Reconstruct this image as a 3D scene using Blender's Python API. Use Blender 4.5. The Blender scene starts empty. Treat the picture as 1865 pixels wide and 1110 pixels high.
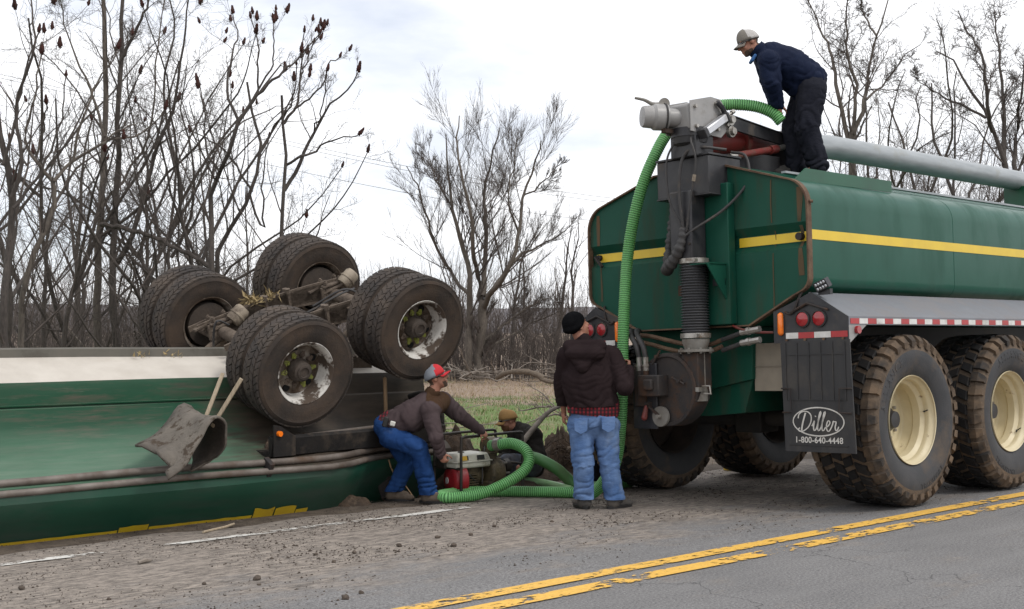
import bpy, bmesh, math, random
import numpy as np
from mathutils import Vector, Matrix, noise as mnoise

# ------------------------------------------------------------------ camera, sky, sun, exposure
F, CX, HY, H = 2250.0, 932.5, 608.0, 1.55          # focal length in photo pixels, centre, horizon row, eye height
scene = bpy.context.scene
cam_d = bpy.data.cameras.new('camera')
cam_d.sensor_width = 36.0
cam_d.lens = 36.0 * F / 1865.0
cam_d.shift_y = (HY - 555.0) / 1865.0
cam_d.clip_start = 0.1
cam_d.clip_end = 9000.0
camera = bpy.data.objects.new('camera', cam_d)
camera.location = (0, 0, H)
camera.rotation_euler = (math.radians(90), 0, 0)
scene.collection.objects.link(camera)
scene.camera = camera

SUN_EL, SUN_AZ = math.radians(52), math.radians(125)   # azimuth measured from +Y (view direction) towards +X
world = bpy.data.worlds.new('World')
scene.world = world
world.use_nodes = True
wn, wl = world.node_tree.nodes, world.node_tree.links
wn.clear()
wout = wn.new('ShaderNodeOutputWorld')
sky = wn.new('ShaderNodeTexSky')
sky.sky_type = 'NISHITA'
sky.sun_disc = False
sky.sun_elevation = SUN_EL
sky.sun_rotation = SUN_AZ
bg1 = wn.new('ShaderNodeBackground'); bg1.inputs['Strength'].default_value = 0.15
wl.new(sky.outputs[0], bg1.inputs['Color'])
tc = wn.new('ShaderNodeTexCoord')
mp = wn.new('ShaderNodeMapping'); mp.inputs['Scale'].default_value = (1.0, 1.0, 3.2)
mp.inputs['Location'].default_value = (0.35, 0.1, 0.0)
wl.new(tc.outputs['Generated'], mp.inputs['Vector'])
nz = wn.new('ShaderNodeTexNoise'); nz.inputs['Scale'].default_value = 2.6; nz.inputs['Detail'].default_value = 7
nz.inputs['Roughness'].default_value = 0.52
wl.new(mp.outputs[0], nz.inputs['Vector'])
rp = wn.new('ShaderNodeValToRGB')
rp.color_ramp.elements[0].position = 0.33; rp.color_ramp.elements[0].color = (0.90, 0.935, 1.03, 1)
rp.color_ramp.elements[1].position = 0.50; rp.color_ramp.elements[1].color = (1.32, 1.33, 1.36, 1)
wl.new(nz.outputs['Fac'], rp.inputs['Fac'])
bg2 = wn.new('ShaderNodeBackground'); bg2.inputs['Strength'].default_value = 1.0
wl.new(rp.outputs['Color'], bg2.inputs['Color'])
rf = wn.new('ShaderNodeValToRGB')
rf.color_ramp.elements[0].position = 0.30; rf.color_ramp.elements[0].color = (0.72, 0.72, 0.72, 1)
rf.color_ramp.elements[1].position = 0.50; rf.color_ramp.elements[1].color = (0.97, 0.97, 0.97, 1)
wl.new(nz.outputs['Fac'], rf.inputs['Fac'])
wmix = wn.new('ShaderNodeMixShader')
wl.new(rf.outputs['Color'], wmix.inputs['Fac'])
wl.new(bg1.outputs[0], wmix.inputs[1]); wl.new(bg2.outputs[0], wmix.inputs[2])
wl.new(wmix.outputs[0], wout.inputs['Surface'])

sun_d = bpy.data.lights.new('sun', 'SUN')
sun_d.energy = 1.5
sun_d.angle = math.radians(14)
sun_d.color = (1.0, 0.96, 0.9)
sun = bpy.data.objects.new('sun', sun_d)
scene.collection.objects.link(sun)
sdir = Vector((math.sin(SUN_AZ) * math.cos(SUN_EL), math.cos(SUN_AZ) * math.cos(SUN_EL), math.sin(SUN_EL)))
sun.rotation_euler = sdir.to_track_quat('Z', 'Y').to_euler()

vs = scene.view_settings
vs.view_transform = 'Standard'
vs.look = 'None'
vs.exposure = 0.0
vs.gamma = 1.0
vs.use_curve_mapping = False
scene.cycles.max_bounces = 6
scene.cycles.transparent_max_bounces = 8

random.seed(7)
RNG = np.random.default_rng(11)
COL = scene.collection

# ------------------------------------------------------------------ frames of the place
ANG = math.atan2(2487.5, F)
Dn = np.array([math.sin(ANG), math.cos(ANG), 0.0])          # along the road
Ln = np.array([-math.cos(ANG), math.sin(ANG), 0.0])         # across the road, to the left
P0 = np.array([(790 - CX) / F * H * F / 500, H * F / 500, 0.0])   # a point on the centre line
def at(x, y, Y): return np.array([(x - CX) / F * Y, Y, H - (y - HY) / F * Y])
def rd(t, s, z=0.0): return P0 + Dn * t + Ln * s + np.array([0, 0, z])
def road_z(s):
    s = np.asarray(s, float)
    return np.where(s < 0, 0.0, -0.035 * np.minimum(s, 5.0))
_gs = np.array([-400, -30, -9, -4.0, 0, 4.0, 4.45, 4.85, 5.4, 7.0, 9.5, 13, 60, 400])
_gz = np.array([-0.3, -0.3, -0.25, -0.06, -0.06, -0.21, -0.158, -0.165, -0.34, -0.72, -0.5, -0.36, -0.35, 0.0])
def ground_z(p):
    p = np.asarray(p, float)
    s = (p[..., :2] - P0[:2]) @ Ln[:2]
    return np.interp(s, _gs, _gz)
def M4(cols, loc):
    m = Matrix.Identity(4)
    for j, c in enumerate(cols):
        for i in range(3): m[i][j] = float(c[i])
    for i in range(3): m[i][3] = float(loc[i])
    return m
def unit(a):
    a = np.asarray(a, float); return a / (np.linalg.norm(a) + 1e-12)

# ------------------------------------------------------------------ materials
MATS = {}
def pm(name, c1, c2=None, scale=6.0, rough=0.6, r2=None, metal=0.0, bump=0.0, bscale=40.0, dirt=None, dscale=3.0,
       dlo=0.5, dhi=0.7, coat=0.0, stretch=(1, 1, 1), dstretch=(1, 1, 1), spec=0.5, lo=0.35, hi=0.65, bstretch=None,
       emit=None, estr=1.0, alpha=None, trans=0.0):
    m = bpy.data.materials.new(name); m.use_nodes = True
    n, l = m.node_tree.nodes, m.node_tree.links
    b = n['Principled BSDF']
    c2 = c2 or tuple(x * 0.75 for x in c1)
    tcn = n.new('ShaderNodeTexCoord')
    oi = n.new('ShaderNodeObjectInfo')
    vm = n.new('ShaderNodeVectorMath'); vm.operation = 'MULTIPLY_ADD'
    l.new(oi.outputs['Random'], vm.inputs[0]); vm.inputs[1].default_value = (7.3, 5.1, 9.7)
    l.new(tcn.outputs['Object'], vm.inputs[2])
    def nzn(sc, st, det=6, ro=0.6):
        mpn = n.new('ShaderNodeMapping'); mpn.inputs['Scale'].default_value = st
        l.new(vm.outputs[0], mpn.inputs['Vector'])
        t = n.new('ShaderNodeTexNoise'); t.inputs['Scale'].default_value = sc; t.inputs['Detail'].default_value = det
        t.inputs['Roughness'].default_value = ro
        l.new(mpn.outputs[0], t.inputs['Vector']); return t
    def ramp(src, lo_, hi_):
        r = n.new('ShaderNodeMapRange'); r.inputs['From Min'].default_value = lo_; r.inputs['From Max'].default_value = hi_
        l.new(src, r.inputs['Value']); return r.outputs[0]
    def mixc(f, a, bb):
        x = n.new('ShaderNodeMix'); x.data_type = 'RGBA'
        l.new(f, x.inputs['Factor'])
        for k, v in ((6, a), (7, bb)):
            if isinstance(v, tuple): x.inputs[k].default_value = (*v, 1)
            else: l.new(v, x.inputs[k])
        return x.outputs[2]
    t1 = nzn(scale, stretch)
    col = mixc(ramp(t1.outputs['Fac'], lo, hi), c1, c2)
    b.inputs['Roughness'].default_value = rough
    b.inputs['Metallic'].default_value = metal
    b.inputs['Specular IOR Level'].default_value = spec
    b.inputs['Coat Weight'].default_value = coat
    b.inputs['Coat Roughness'].default_value = 0.15
    if trans: b.inputs['Transmission Weight'].default_value = trans
    if dirt:
        t2 = nzn(dscale, dstretch, 8, 0.65)
        df = ramp(t2.outputs['Fac'], dlo, dhi)
        col = mixc(df, col, dirt)
        mr = n.new('ShaderNodeMapRange'); mr.inputs['To Min'].default_value = rough; mr.inputs['To Max'].default_value = 0.95
        l.new(df, mr.inputs['Value']); l.new(mr.outputs[0], b.inputs['Roughness'])
        if metal:
            mm = n.new('ShaderNodeMapRange'); mm.inputs['To Min'].default_value = metal; mm.inputs['To Max'].default_value = 0
            l.new(df, mm.inputs['Value']); l.new(mm.outputs[0], b.inputs['Metallic'])
        if coat:
            mm = n.new('ShaderNodeMapRange'); mm.inputs['To Min'].default_value = coat; mm.inputs['To Max'].default_value = 0
            l.new(df, mm.inputs['Value']); l.new(mm.outputs[0], b.inputs['Coat Weight'])
    l.new(col, b.inputs['Base Color'])
    if bump:
        t3 = nzn(bscale, bstretch or (1, 1, 1), 5)
        bp = n.new('ShaderNodeBump'); bp.inputs['Strength'].default_value = bump; bp.inputs['Distance'].default_value = 0.02
        l.new(t3.outputs['Fac'], bp.inputs['Height']); l.new(bp.outputs[0], b.inputs['Normal'])
    if emit:
        b.inputs['Emission Color'].default_value = (*emit, 1); b.inputs['Emission Strength'].default_value = estr
    MATS[name] = m
    return m
MUD = (0.075, 0.055, 0.04); DUST = (0.19, 0.155, 0.12); RUST = (0.10, 0.045, 0.022)
pm('green_paint', (0.004, 0.068, 0.042), (0.006, 0.077, 0.048), 2, 0.34, coat=0.0, spec=0.30, dirt=(0.04, 0.078, 0.06), dscale=2.2, dlo=0.5, dhi=1.0, dstretch=(1.2, 1, 0.35), bump=0.10, bscale=1.6)
pm('green_rear', (0.006, 0.060, 0.038), (0.009, 0.068, 0.044), 2.5, 0.5, spec=0.2, dirt=(0.052, 0.045, 0.028), dscale=2.6, dlo=0.5, dhi=0.82, dstretch=(1, 2.2, 0.35), bump=0.04, bscale=4)
pm('green_plate', (0.008, 0.085, 0.042), None, 3, 0.4, dirt=DUST, dlo=0.62, dhi=1.0)
pm('yellow_stripe', (0.72, 0.50, 0.03), (0.66, 0.45, 0.03), 5, 0.4, dirt=(0.2, 0.13, 0.05), dscale=4, dlo=0.66, dhi=0.9)
pm('rust_edge', (0.09, 0.05, 0.03), (0.16, 0.10, 0.06), 8, 0.85, bump=0.3, bscale=60)
pm('rust_streak', (0.10, 0.055, 0.022), (0.055, 0.05, 0.025), 5, 0.8, stretch=(1, 3, 0.4))
pm('black_steel', (0.016, 0.016, 0.020), (0.035, 0.034, 0.036), 6, 0.45, dirt=(0.11, 0.085, 0.062), dscale=4, dlo=0.55, dhi=0.85, bump=0.05)
pm('chassis', (0.012, 0.012, 0.012), (0.02, 0.018, 0.016), 5, 0.8, dirt=(0.04, 0.032, 0.025), dlo=0.5, dhi=0.8)
pm('rubber_black', (0.020, 0.020, 0.021), (0.032, 0.030, 0.029), 8, 0.75, dirt=(0.10, 0.076, 0.055), dscale=5, dlo=0.54, dhi=0.8, bump=0.15, bscale=50)
pm('tyre_side', (0.030, 0.031, 0.034), (0.045, 0.044, 0.046), 5, 0.72, dirt=(0.12, 0.088, 0.062), dscale=2.6, dlo=0.56, dhi=0.8, bump=0.12, bscale=60)
pm('tyre_mud', (0.14, 0.10, 0.068), (0.075, 0.054, 0.038), 6, 0.9, bump=0.5, bscale=40)
pm('lug_rubber', (0.020, 0.019, 0.019), (0.035, 0.03, 0.026), 5, 0.75, spec=0.25, dirt=(0.15, 0.105, 0.07), dscale=2.6, dlo=0.42, dhi=0.62, bump=0.2, bscale=40)
pm('worn_tyre', (0.062, 0.050, 0.043), (0.036, 0.032, 0.03), 5, 0.85, spec=0.25, dirt=(0.11, 0.085, 0.066), dscale=4, dlo=0.45, dhi=0.75, bump=0.4, bscale=45)
pm('worn_groove', (0.028, 0.022, 0.018), (0.05, 0.038, 0.03), 8, 0.95, bump=0.4, bscale=40)
pm('lug_black', (0.014, 0.014, 0.015), (0.022, 0.02, 0.019), 5, 0.7, spec=0.25, dirt=(0.10, 0.07, 0.047), dscale=4, dlo=0.58, dhi=0.75, bump=0.2, bscale=40)
pm('worn_side', (0.068, 0.052, 0.042), (0.036, 0.031, 0.028), 3, 0.85, spec=0.2, dirt=(0.085, 0.06, 0.044), dscale=3.5, dlo=0.42, dhi=0.7, bump=0.3, bscale=50)
pm('cream_rim', (0.62, 0.54, 0.36), (0.55, 0.47, 0.30), 4, 0.45, dirt=(0.13, 0.06, 0.03), dscale=9, dlo=0.63, dhi=0.75, bump=0.05)
pm('white_rim', (0.62, 0.60, 0.56), (0.48, 0.45, 0.41), 6, 0.6, dirt=(0.075, 0.054, 0.04), dscale=6, dlo=0.485, dhi=0.56, bump=0.25, bscale=30)
pm('muddy_rim', (0.34, 0.30, 0.26), (0.15, 0.11, 0.08), 9, 0.9, spec=0.2, dirt=(0.075, 0.053, 0.037), dscale=5, dlo=0.36, dhi=0.56, bump=0.35, bscale=30)
pm('drum', (0.045, 0.036, 0.03), (0.07, 0.052, 0.04), 6, 0.8, bump=0.3)
pm('axle_mud', (0.16, 0.125, 0.096), (0.08, 0.06, 0.046), 10, 0.92, bump=0.6, bscale=35)
pm('tan_steel', (0.30, 0.25, 0.19), (0.2, 0.16, 0.12), 8, 0.7, dirt=(0.08, 0.06, 0.045), dscale=8, dlo=0.5, dhi=0.7)
pm('galvanised', (0.36, 0.38, 0.39), (0.28, 0.30, 0.31), 9, 0.42, metal=0.35, dirt=(0.3, 0.28, 0.22), dscale=4, dlo=0.55, dhi=0.85, stretch=(0.3, 2, 2))
pm('grey_paint', (0.30, 0.29, 0.28), (0.25, 0.245, 0.24), 5, 0.4, dirt=(0.13, 0.11, 0.085), dscale=6, dlo=0.58, dhi=0.85)
pm('grey_dirty', (0.22, 0.21, 0.19), (0.16, 0.145, 0.125), 6, 0.6, dirt=(0.09, 0.062, 0.04), dscale=5, dlo=0.48, dhi=0.75)
pm('aluminium', (0.62, 0.63, 0.65), (0.5, 0.5, 0.52), 4, 0.35, metal=0.8, dirt=(0.28, 0.26, 0.24), dscale=5, dlo=0.55, dhi=0.9)
pm('fender_metal', (0.20, 0.205, 0.225), (0.155, 0.16, 0.18), 3, 0.5, metal=0.3, dirt=(0.22, 0.20, 0.19), dscale=3, dlo=0.45, dhi=0.8)
pm('steel', (0.45, 0.43, 0.40), (0.3, 0.28, 0.25), 8, 0.4, metal=0.8, dirt=(0.12, 0.08, 0.05), dscale=8, dlo=0.52, dhi=0.7)
pm('rusty_steel', (0.042, 0.033, 0.029), (0.026, 0.025, 0.026), 5, 0.7, spec=0.3, dirt=(0.085, 0.042, 0.022), dscale=4, dlo=0.5, dhi=0.7, bump=0.15)
pm('red_paint', (0.17, 0.018, 0.014), (0.11, 0.02, 0.015), 6, 0.45, dirt=(0.1, 0.07, 0.045), dscale=6, dlo=0.5, dhi=0.75)
pm('lamp_red', (0.36, 0.018, 0.022), (0.28, 0.015, 0.02), 20, 0.2, coat=0.5)
pm('lamp_amber', (0.95, 0.22, 0.012), (0.85, 0.17, 0.01), 20, 0.2, coat=0.5)
pm('reflector_red', (0.42, 0.03, 0.035), (0.33, 0.03, 0.03), 15, 0.35, dirt=DUST, dlo=0.6, dhi=0.9)
pm('reflector_white', (0.66, 0.65, 0.63), (0.55, 0.53, 0.5), 15, 0.35, dirt=DUST, dlo=0.55, dhi=0.85)
pm('flap_rubber', (0.024, 0.024, 0.026), (0.034, 0.033, 0.033), 4, 0.65, dirt=(0.10, 0.085, 0.068), dscale=2.5, dlo=0.52, dhi=0.9, bump=0.08, stretch=(1, 3, 0.4))
pm('flap_print', (0.62, 0.60, 0.56), (0.5, 0.48, 0.44), 12, 0.6, dirt=(0.1, 0.09, 0.08), dscale=14, dlo=0.58, dhi=0.72)
pm('hose_green', (0.125, 0.37, 0.11), (0.165, 0.43, 0.15), 6, 0.48, dirt=(0.09, 0.11, 0.05), dscale=3, dlo=0.55, dhi=0.8)
pm('hose_valley', (0.02, 0.10, 0.022), (0.025, 0.12, 0.03), 6, 0.5)
pm('hose_pale', (0.36, 0.55, 0.30), (0.28, 0.5, 0.24), 6, 0.4)
pm('hose_dull', (0.045, 0.15, 0.04), (0.06, 0.18, 0.05), 6, 0.5, dirt=(0.09, 0.09, 0.05), dlo=0.5, dhi=0.8)
pm('rubber_hose', (0.030, 0.028, 0.028), (0.045, 0.042, 0.042), 12, 0.6, dirt=(0.13, 0.10, 0.075), dscale=7, dlo=0.55, dhi=0.8)
pm('bellows', (0.040, 0.041, 0.045), (0.055, 0.055, 0.058), 6, 0.5, dirt=(0.1, 0.08, 0.06), dscale=5, dlo=0.6, dhi=0.9)
pm('tan_box', (0.28, 0.24, 0.185), (0.22, 0.19, 0.15), 4, 0.75, dirt=(0.12, 0.09, 0.06), dlo=0.55, dhi=0.9)
# the overturned trailer
pm('trailer_green', (0.006, 0.044, 0.021), (0.008, 0.052, 0.026), 1.5, 0.55, spec=0.1, dirt=(0.055, 0.05, 0.036), dscale=2.2, dlo=0.55, dhi=0.85, dstretch=(0.4, 2, 2), bump=0.06, bscale=5)
pm('trailer_low', (0.010, 0.060, 0.036), (0.014, 0.072, 0.044), 2, 0.42, dirt=(0.055, 0.065, 0.055), dscale=2.5, dlo=0.45, dhi=0.9, dstretch=(0.4, 1.5, 1.5), bump=0.06, bscale=5)
pm('trailer_white', (0.52, 0.48, 0.425), (0.44, 0.40, 0.35), 3, 0.6, spec=0.3, dirt=(0.32, 0.26, 0.2), dscale=3, dlo=0.58, dhi=0.9, dstretch=(0.3, 1, 1))
pm('trailer_dusty_sheen', (0.055, 0.17, 0.10), (0.12, 0.20, 0.14), 2.2, 0.55, spec=0.3, stretch=(0.35, 2, 2), dirt=(0.15, 0.165, 0.12), dscale=3, dlo=0.5, dhi=0.75, dstretch=(0.3, 2, 2), bump=0.08, bscale=8)  # pale green: dust with the sky's sheen painted into the colour
pm('trailer_mud', (0.070, 0.053, 0.040), (0.038, 0.032, 0.026), 3, 0.95, spec=0.1, dirt=(0.022, 0.026, 0.02), dlo=0.5, dhi=0.75, bump=0.25, bscale=12)
pm('grey_belly', (0.11, 0.10, 0.082), (0.085, 0.08, 0.066), 3, 0.75, dirt=(0.06, 0.048, 0.036), dlo=0.5, dhi=0.8)
pm('guard_mud', (0.012, 0.011, 0.011), (0.02, 0.017, 0.015), 6, 0.7, spec=0.25, dirt=(0.065, 0.05, 0.038), dscale=5, dlo=0.52, dhi=0.72, bump=0.3, bscale=20)
pm('yellow_old', (0.58, 0.40, 0.015), (0.5, 0.33, 0.02), 5, 0.6, dirt=(0.16, 0.11, 0.03), dscale=8, dlo=0.6, dhi=0.8)
pm('rust_pipe', (0.19, 0.165, 0.145), (0.10, 0.08, 0.066), 4, 0.6, dirt=(0.09, 0.055, 0.035), dscale=3, dlo=0.5, dhi=0.75, metal=0.2)
pm('torn_rubber', (0.10, 0.088, 0.076), (0.16, 0.14, 0.118), 4, 0.9, spec=0.2, dirt=(0.06, 0.045, 0.033), dscale=9, dlo=0.55, dhi=0.62, bump=0.5, bscale=25)
pm('wood_stake', (0.42, 0.34, 0.24), (0.3, 0.24, 0.17), 8, 0.85, stretch=(8, 8, 0.6), dirt=MUD, dlo=0.6, dhi=0.85)
pm('wood_handle', (0.30, 0.19, 0.10), (0.22, 0.14, 0.075), 6, 0.6, stretch=(8, 8, 0.6), dirt=MUD, dlo=0.62, dhi=0.9)
pm('nut_mud', (0.09, 0.066, 0.05), None, 8, 0.9)
pm('nut_green', (0.22, 0.24, 0.04), (0.15, 0.16, 0.035), 12, 0.5, dirt=MUD, dscale=25, dlo=0.5, dhi=0.7)
pm('hole_black', (0.006, 0.006, 0.006), None, 5, 0.95)
pm('straw', (0.36, 0.27, 0.13), (0.24, 0.18, 0.09), 12, 0.9)
# ------------------------------------------------------------------ mesh helpers
XF = {}                                   # world matrix of each parent Empty
def tag(o, label=None, cat=None, group=None, kind=None):
    for k, v in (('label', label), ('category', cat), ('group', group), ('kind', kind)):
        if v: o[k] = v
    return o
def thing(name, label, cat, loc=(0, 0, 0), mtx=None, group=None):
    o = bpy.data.objects.new(name, None); COL.objects.link(o)
    o.empty_display_size = 0.2
    m = mtx if mtx is not None else Matrix.Translation(Vector([float(x) for x in loc]))
    o.matrix_world = m
    XF[o.name] = m.copy()
    return tag(o, label, cat, group)
def part_empty(name, parent, local):
    o = bpy.data.objects.new(name, None); COL.objects.link(o)
    o.empty_display_size = 0.1
    o.parent = parent; o.matrix_local = local
    XF[o.name] = XF[parent.name] @ local
    return o
def link_mesh(name, me, parent=None):
    o = bpy.data.objects.new(name, me); COL.objects.link(o)
    if parent is not None:
        o.parent = parent
        XF[o.name] = XF[parent.name].copy()
    else:
        XF[o.name] = Matrix.Identity(4)
    return o
def copy_tree(o, parent=None):
    c = o.copy(); COL.objects.link(c)
    if parent is not None: c.parent = parent
    for ch in list(o.children): copy_tree(ch, c)
    return c
def frames(pts):
    pts = np.asarray(pts, float); n = len(pts)
    t = np.gradient(pts, axis=0); t /= np.linalg.norm(t, axis=1)[:, None] + 1e-12
    ref = np.array([0, 0, 1.0]) if abs(t[0][2]) < 0.9 else np.array([1.0, 0, 0])
    a = np.zeros_like(pts); b = np.zeros_like(pts)
    x = unit(np.cross(ref, t[0]))
    for i in range(n):
        x = unit(x - t[i] * np.dot(x, t[i]))
        a[i] = x; b[i] = np.cross(t[i], x)
    return t, a, b
def spline(pts, n=40):
    """Catmull-Rom through the points, evenly re-sampled by length"""
    P = np.asarray(pts, float)
    P = np.vstack([2 * P[0] - P[1], P, 2 * P[-1] - P[-2]])
    out = []
    for i in range(1, len(P) - 2):
        for k in range(16):
            u = k / 16
            out.append(0.5 * (2 * P[i] + (P[i + 1] - P[i - 1]) * u + (2 * P[i - 1] - 5 * P[i] + 4 * P[i + 1] - P[i + 2]) * u * u
                              + (3 * P[i] - P[i - 1] - 3 * P[i + 1] + P[i + 2]) * u ** 3))
    out.append(P[-2]); out = np.array(out)
    d = np.r_[0, np.cumsum(np.linalg.norm(np.diff(out, axis=0), axis=1))]
    q = np.linspace(0, d[-1], n)
    return np.stack([np.interp(q, d, out[:, k]) for k in range(out.shape[1])], 1)
class MB:
    def __init__(s): s.v = []; s.f = []; s.m = []
    def add(s, vs, fs, mi=0):
        o = len(s.v); s.v.extend([tuple(map(float, x)) for x in vs])
        for f in fs: s.f.append(tuple(o + i for i in f)); s.m.append(mi)
        return s
    def box(s, c, d, mi=0, rot=None, taper=1.0):
        c = np.asarray(c, float); hx, hy, hz = [x / 2 for x in d]
        vs = []
        for z in (-hz, hz):
            k = taper if z > 0 else 1.0
            for x, y in ((-hx, -hy), (hx, -hy), (hx, hy), (-hx, hy)): vs.append((x * k, y * k, z))
        vs = np.array(vs)
        if rot is not None: vs = vs @ np.asarray(rot, float).T
        return s.add(vs + c, [(3, 2, 1, 0), (4, 5, 6, 7), (0, 1, 5, 4), (1, 2, 6, 5), (2, 3, 7, 6), (3, 0, 4, 7)], mi)
    def bar(s, p, q, w, h, up=(0, 0, 1), mi=0):
        p = np.asarray(p, float); q = np.asarray(q, float); z = unit(q - p)
        x = unit(np.cross(up, z)); y = np.cross(z, x)
        return s.box((p + q) / 2, (w, h, np.linalg.norm(q - p)), mi, np.stack([x, y, z], 1))
    def tube(s, pts, r, n=8, mi=0, caps=True, flat=None):
        pts = np.asarray(pts, float); t, a, b = frames(pts)
        r = np.broadcast_to(np.asarray(r, float), (len(pts),))
        th = np.linspace(0, 2 * math.pi, n, endpoint=False)
        vs = pts[:, None] + r[:, None, None] * (np.cos(th)[None, :, None] * a[:, None] + np.sin(th)[None, :, None] * b[:, None])
        K = len(pts)
        fs = [(i * n + j, i * n + (j + 1) % n, (i + 1) * n + (j + 1) % n, (i + 1) * n + j) for i in range(K - 1) for j in range(n)]
        if caps: fs += [tuple(range(n - 1, -1, -1)), tuple((K - 1) * n + j for j in range(n))]
        if callable(mi):
            o = len(s.v); s.v.extend(map(tuple, vs.reshape(-1, 3)))
            for q, f in enumerate(fs):
                s.f.append(tuple(o + i for i in f)); s.m.append(mi(q // n))
            return s
        return s.add(vs.reshape(-1, 3), fs, mi)
    def cyl(s, p, q, r, r2=None, n=16, mi=0): return s.tube([p, q], [r, r if r2 is None else r2], n, mi)
    def lathe(s, prof, o=(0, 0, 0), axis=(0, 0, 1), n=32, mi=0, closed=False, ref=None, ring_m=None):
        ax = unit(axis); rr = np.array([0, 0, 1.0]) if abs(ax[2]) < 0.9 else np.array([1.0, 0, 0])
        if ref is not None: rr = np.asarray(ref, float)
        x = unit(rr - ax * np.dot(rr, ax)); y = np.cross(ax, x); o = np.asarray(o, float)
        th = np.linspace(0, 2 * math.pi, n, endpoint=False)
        pr = np.asarray(prof, float)
        vs = o + pr[:, 1][:, None, None] * ax + pr[:, 0][:, None, None] * (np.cos(th)[None, :, None] * x + np.sin(th)[None, :, None] * y)
        K = len(pr); R = K if closed else K - 1
        base = len(s.v); s.v.extend(map(tuple, vs.reshape(-1, 3)))
        for i in range(R):
            i2 = (i + 1) % K
            for j in range(n):
                s.f.append((base + i * n + j, base + i2 * n + j, base + i2 * n + (j + 1) % n, base + i * n + (j + 1) % n))
                s.m.append(ring_m[i] if ring_m else mi)
        return s
    def prism(s, poly, o, ex, ey, ez, depth, mi=0):
        o = np.asarray(o, float); ex, ey, ez = (np.asarray(k, float) for k in (ex, ey, ez)); n = len(poly)
        a = [o + ex * p[0] + ey * p[1] for p in poly]; b = [q + ez * depth for q in a]
        return s.add(a + b, [tuple(range(n - 1, -1, -1)), tuple(range(n, 2 * n))] + [(i, (i + 1) % n, n + (i + 1) % n, n + i) for i in range(n)], mi)
    def ell(s, c, r, rot=None, seg=14, rings=9, mi=0):
        vs = [(0, 0, 1.0)]
        for i in range(1, rings):
            p = math.pi * i / rings
            for j in range(seg):
                q = 2 * math.pi * j / seg; vs.append((math.sin(p) * math.cos(q), math.sin(p) * math.sin(q), math.cos(p)))
        vs.append((0, 0, -1.0)); vs = np.array(vs) * np.asarray(r, float)
        if rot is not None: vs = vs @ np.asarray(rot, float).T
        fs = [(0, 1 + j, 1 + (j + 1) % seg) for j in range(seg)]
        for i in range(rings - 2):
            for j in range(seg):
                a = 1 + i * seg + j; b = 1 + i * seg + (j + 1) % seg; fs.append((a, a + seg, b + seg, b))
        last = len(vs) - 1; k = 1 + (rings - 2) * seg
        fs += [(k + (j + 1) % seg, k + j, last) for j in range(seg)]
        return s.add(vs + np.asarray(c, float), fs, mi)
    def caps(s, p, q, r1, r2, n=12, wide=None, kw=1.0, mi=0):
        """tapered capsule; wide/kw: stretch of the cross-section along a direction"""
        p = np.asarray(p, float); q = np.asarray(q, float); L = np.linalg.norm(q - p); d = (q - p) / (L + 1e-9)
        prof = [(r1 * math.sin(a), -r1 * math.cos(a)) for a in np.linspace(0.05, math.pi / 2, 5)] + \
               [(r2 * math.sin(a), L + r2 * -math.cos(a)) for a in np.linspace(math.pi / 2, math.pi - 0.05, 5)]
        k = len(s.v); s.lathe(prof, p, d, n, mi)
        s.f.append(tuple(k + j for j in range(n))); s.m.append(mi)
        s.f.append(tuple(k + (len(prof) - 1) * n + j for j in range(n - 1, -1, -1))); s.m.append(mi)
        if wide is not None:
            w = unit(wide)
            for i in range(k, len(s.v)):
                x = np.array(s.v[i]); s.v[i] = tuple(x + w * np.dot(x - p, w) * (kw - 1.0) if True else x)
        return s
    def mesh(s, name, mats, space=None, smooth=True, ang=40):
        me = bpy.data.meshes.new(name)
        vs = s.v
        if space is not None:
            inv = np.array(space.inverted()); A = np.array(vs); vs = (A @ inv[:3, :3].T + inv[:3, 3]).tolist()
        me.from_pydata(vs, [], s.f)
        for k in ([mats] if isinstance(mats, str) else mats): me.materials.append(MATS[k])
        if len(me.polygons) == len(s.m): me.polygons.foreach_set('material_index', s.m)
        me.validate()
        if smooth:
            me.polygons.foreach_set('use_smooth', [True] * len(me.polygons))
            me.set_sharp_from_angle(angle=math.radians(ang))
        me.update()
        return me
    def build(s, name, mats, parent=None, world=False, smooth=True, bevel=0.0, seg=2, ang=40, recalc=False):
        me = s.mesh(name, mats, XF[parent.name] if (world and parent is not None) else None, smooth, ang)
        if recalc:
            b = bmesh.new(); b.from_mesh(me); bmesh.ops.recalc_face_normals(b, faces=b.faces); b.to_mesh(me); b.free()
        o = link_mesh(name, me, parent)
        if bevel:
            md = o.modifiers.new('bevel', 'BEVEL'); md.width = bevel; md.segments = seg; md.limit_method = 'ANGLE'
            md.angle_limit = math.radians(35); md.harden_normals = False
        return o
def np_mesh(name, verts, faces, mats, smooth=True, mi=None):
    """fast mesh from numpy arrays (faces all of one size)"""
    me = bpy.data.meshes.new(name); verts = np.ascontiguousarray(verts, np.float32); faces = np.ascontiguousarray(faces, np.int32)
    k = faces.shape[1]
    me.vertices.add(len(verts)); me.vertices.foreach_set('co', verts.ravel())
    me.loops.add(faces.size); me.loops.foreach_set('vertex_index', faces.ravel())
    me.polygons.add(len(faces)); me.polygons.foreach_set('loop_start', np.arange(0, faces.size, k, dtype=np.int32))
    me.polygons.foreach_set('loop_total', np.full(len(faces), k, np.int32))
    for m in ([mats] if isinstance(mats, str) else mats): me.materials.append(MATS[m])
    if mi is not None: me.polygons.foreach_set('material_index', np.ascontiguousarray(mi, np.int32))
    if smooth: me.polygons.foreach_set('use_smooth', np.ones(len(faces), bool))
    me.update(calc_edges=True); me.validate()
    return me

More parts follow.
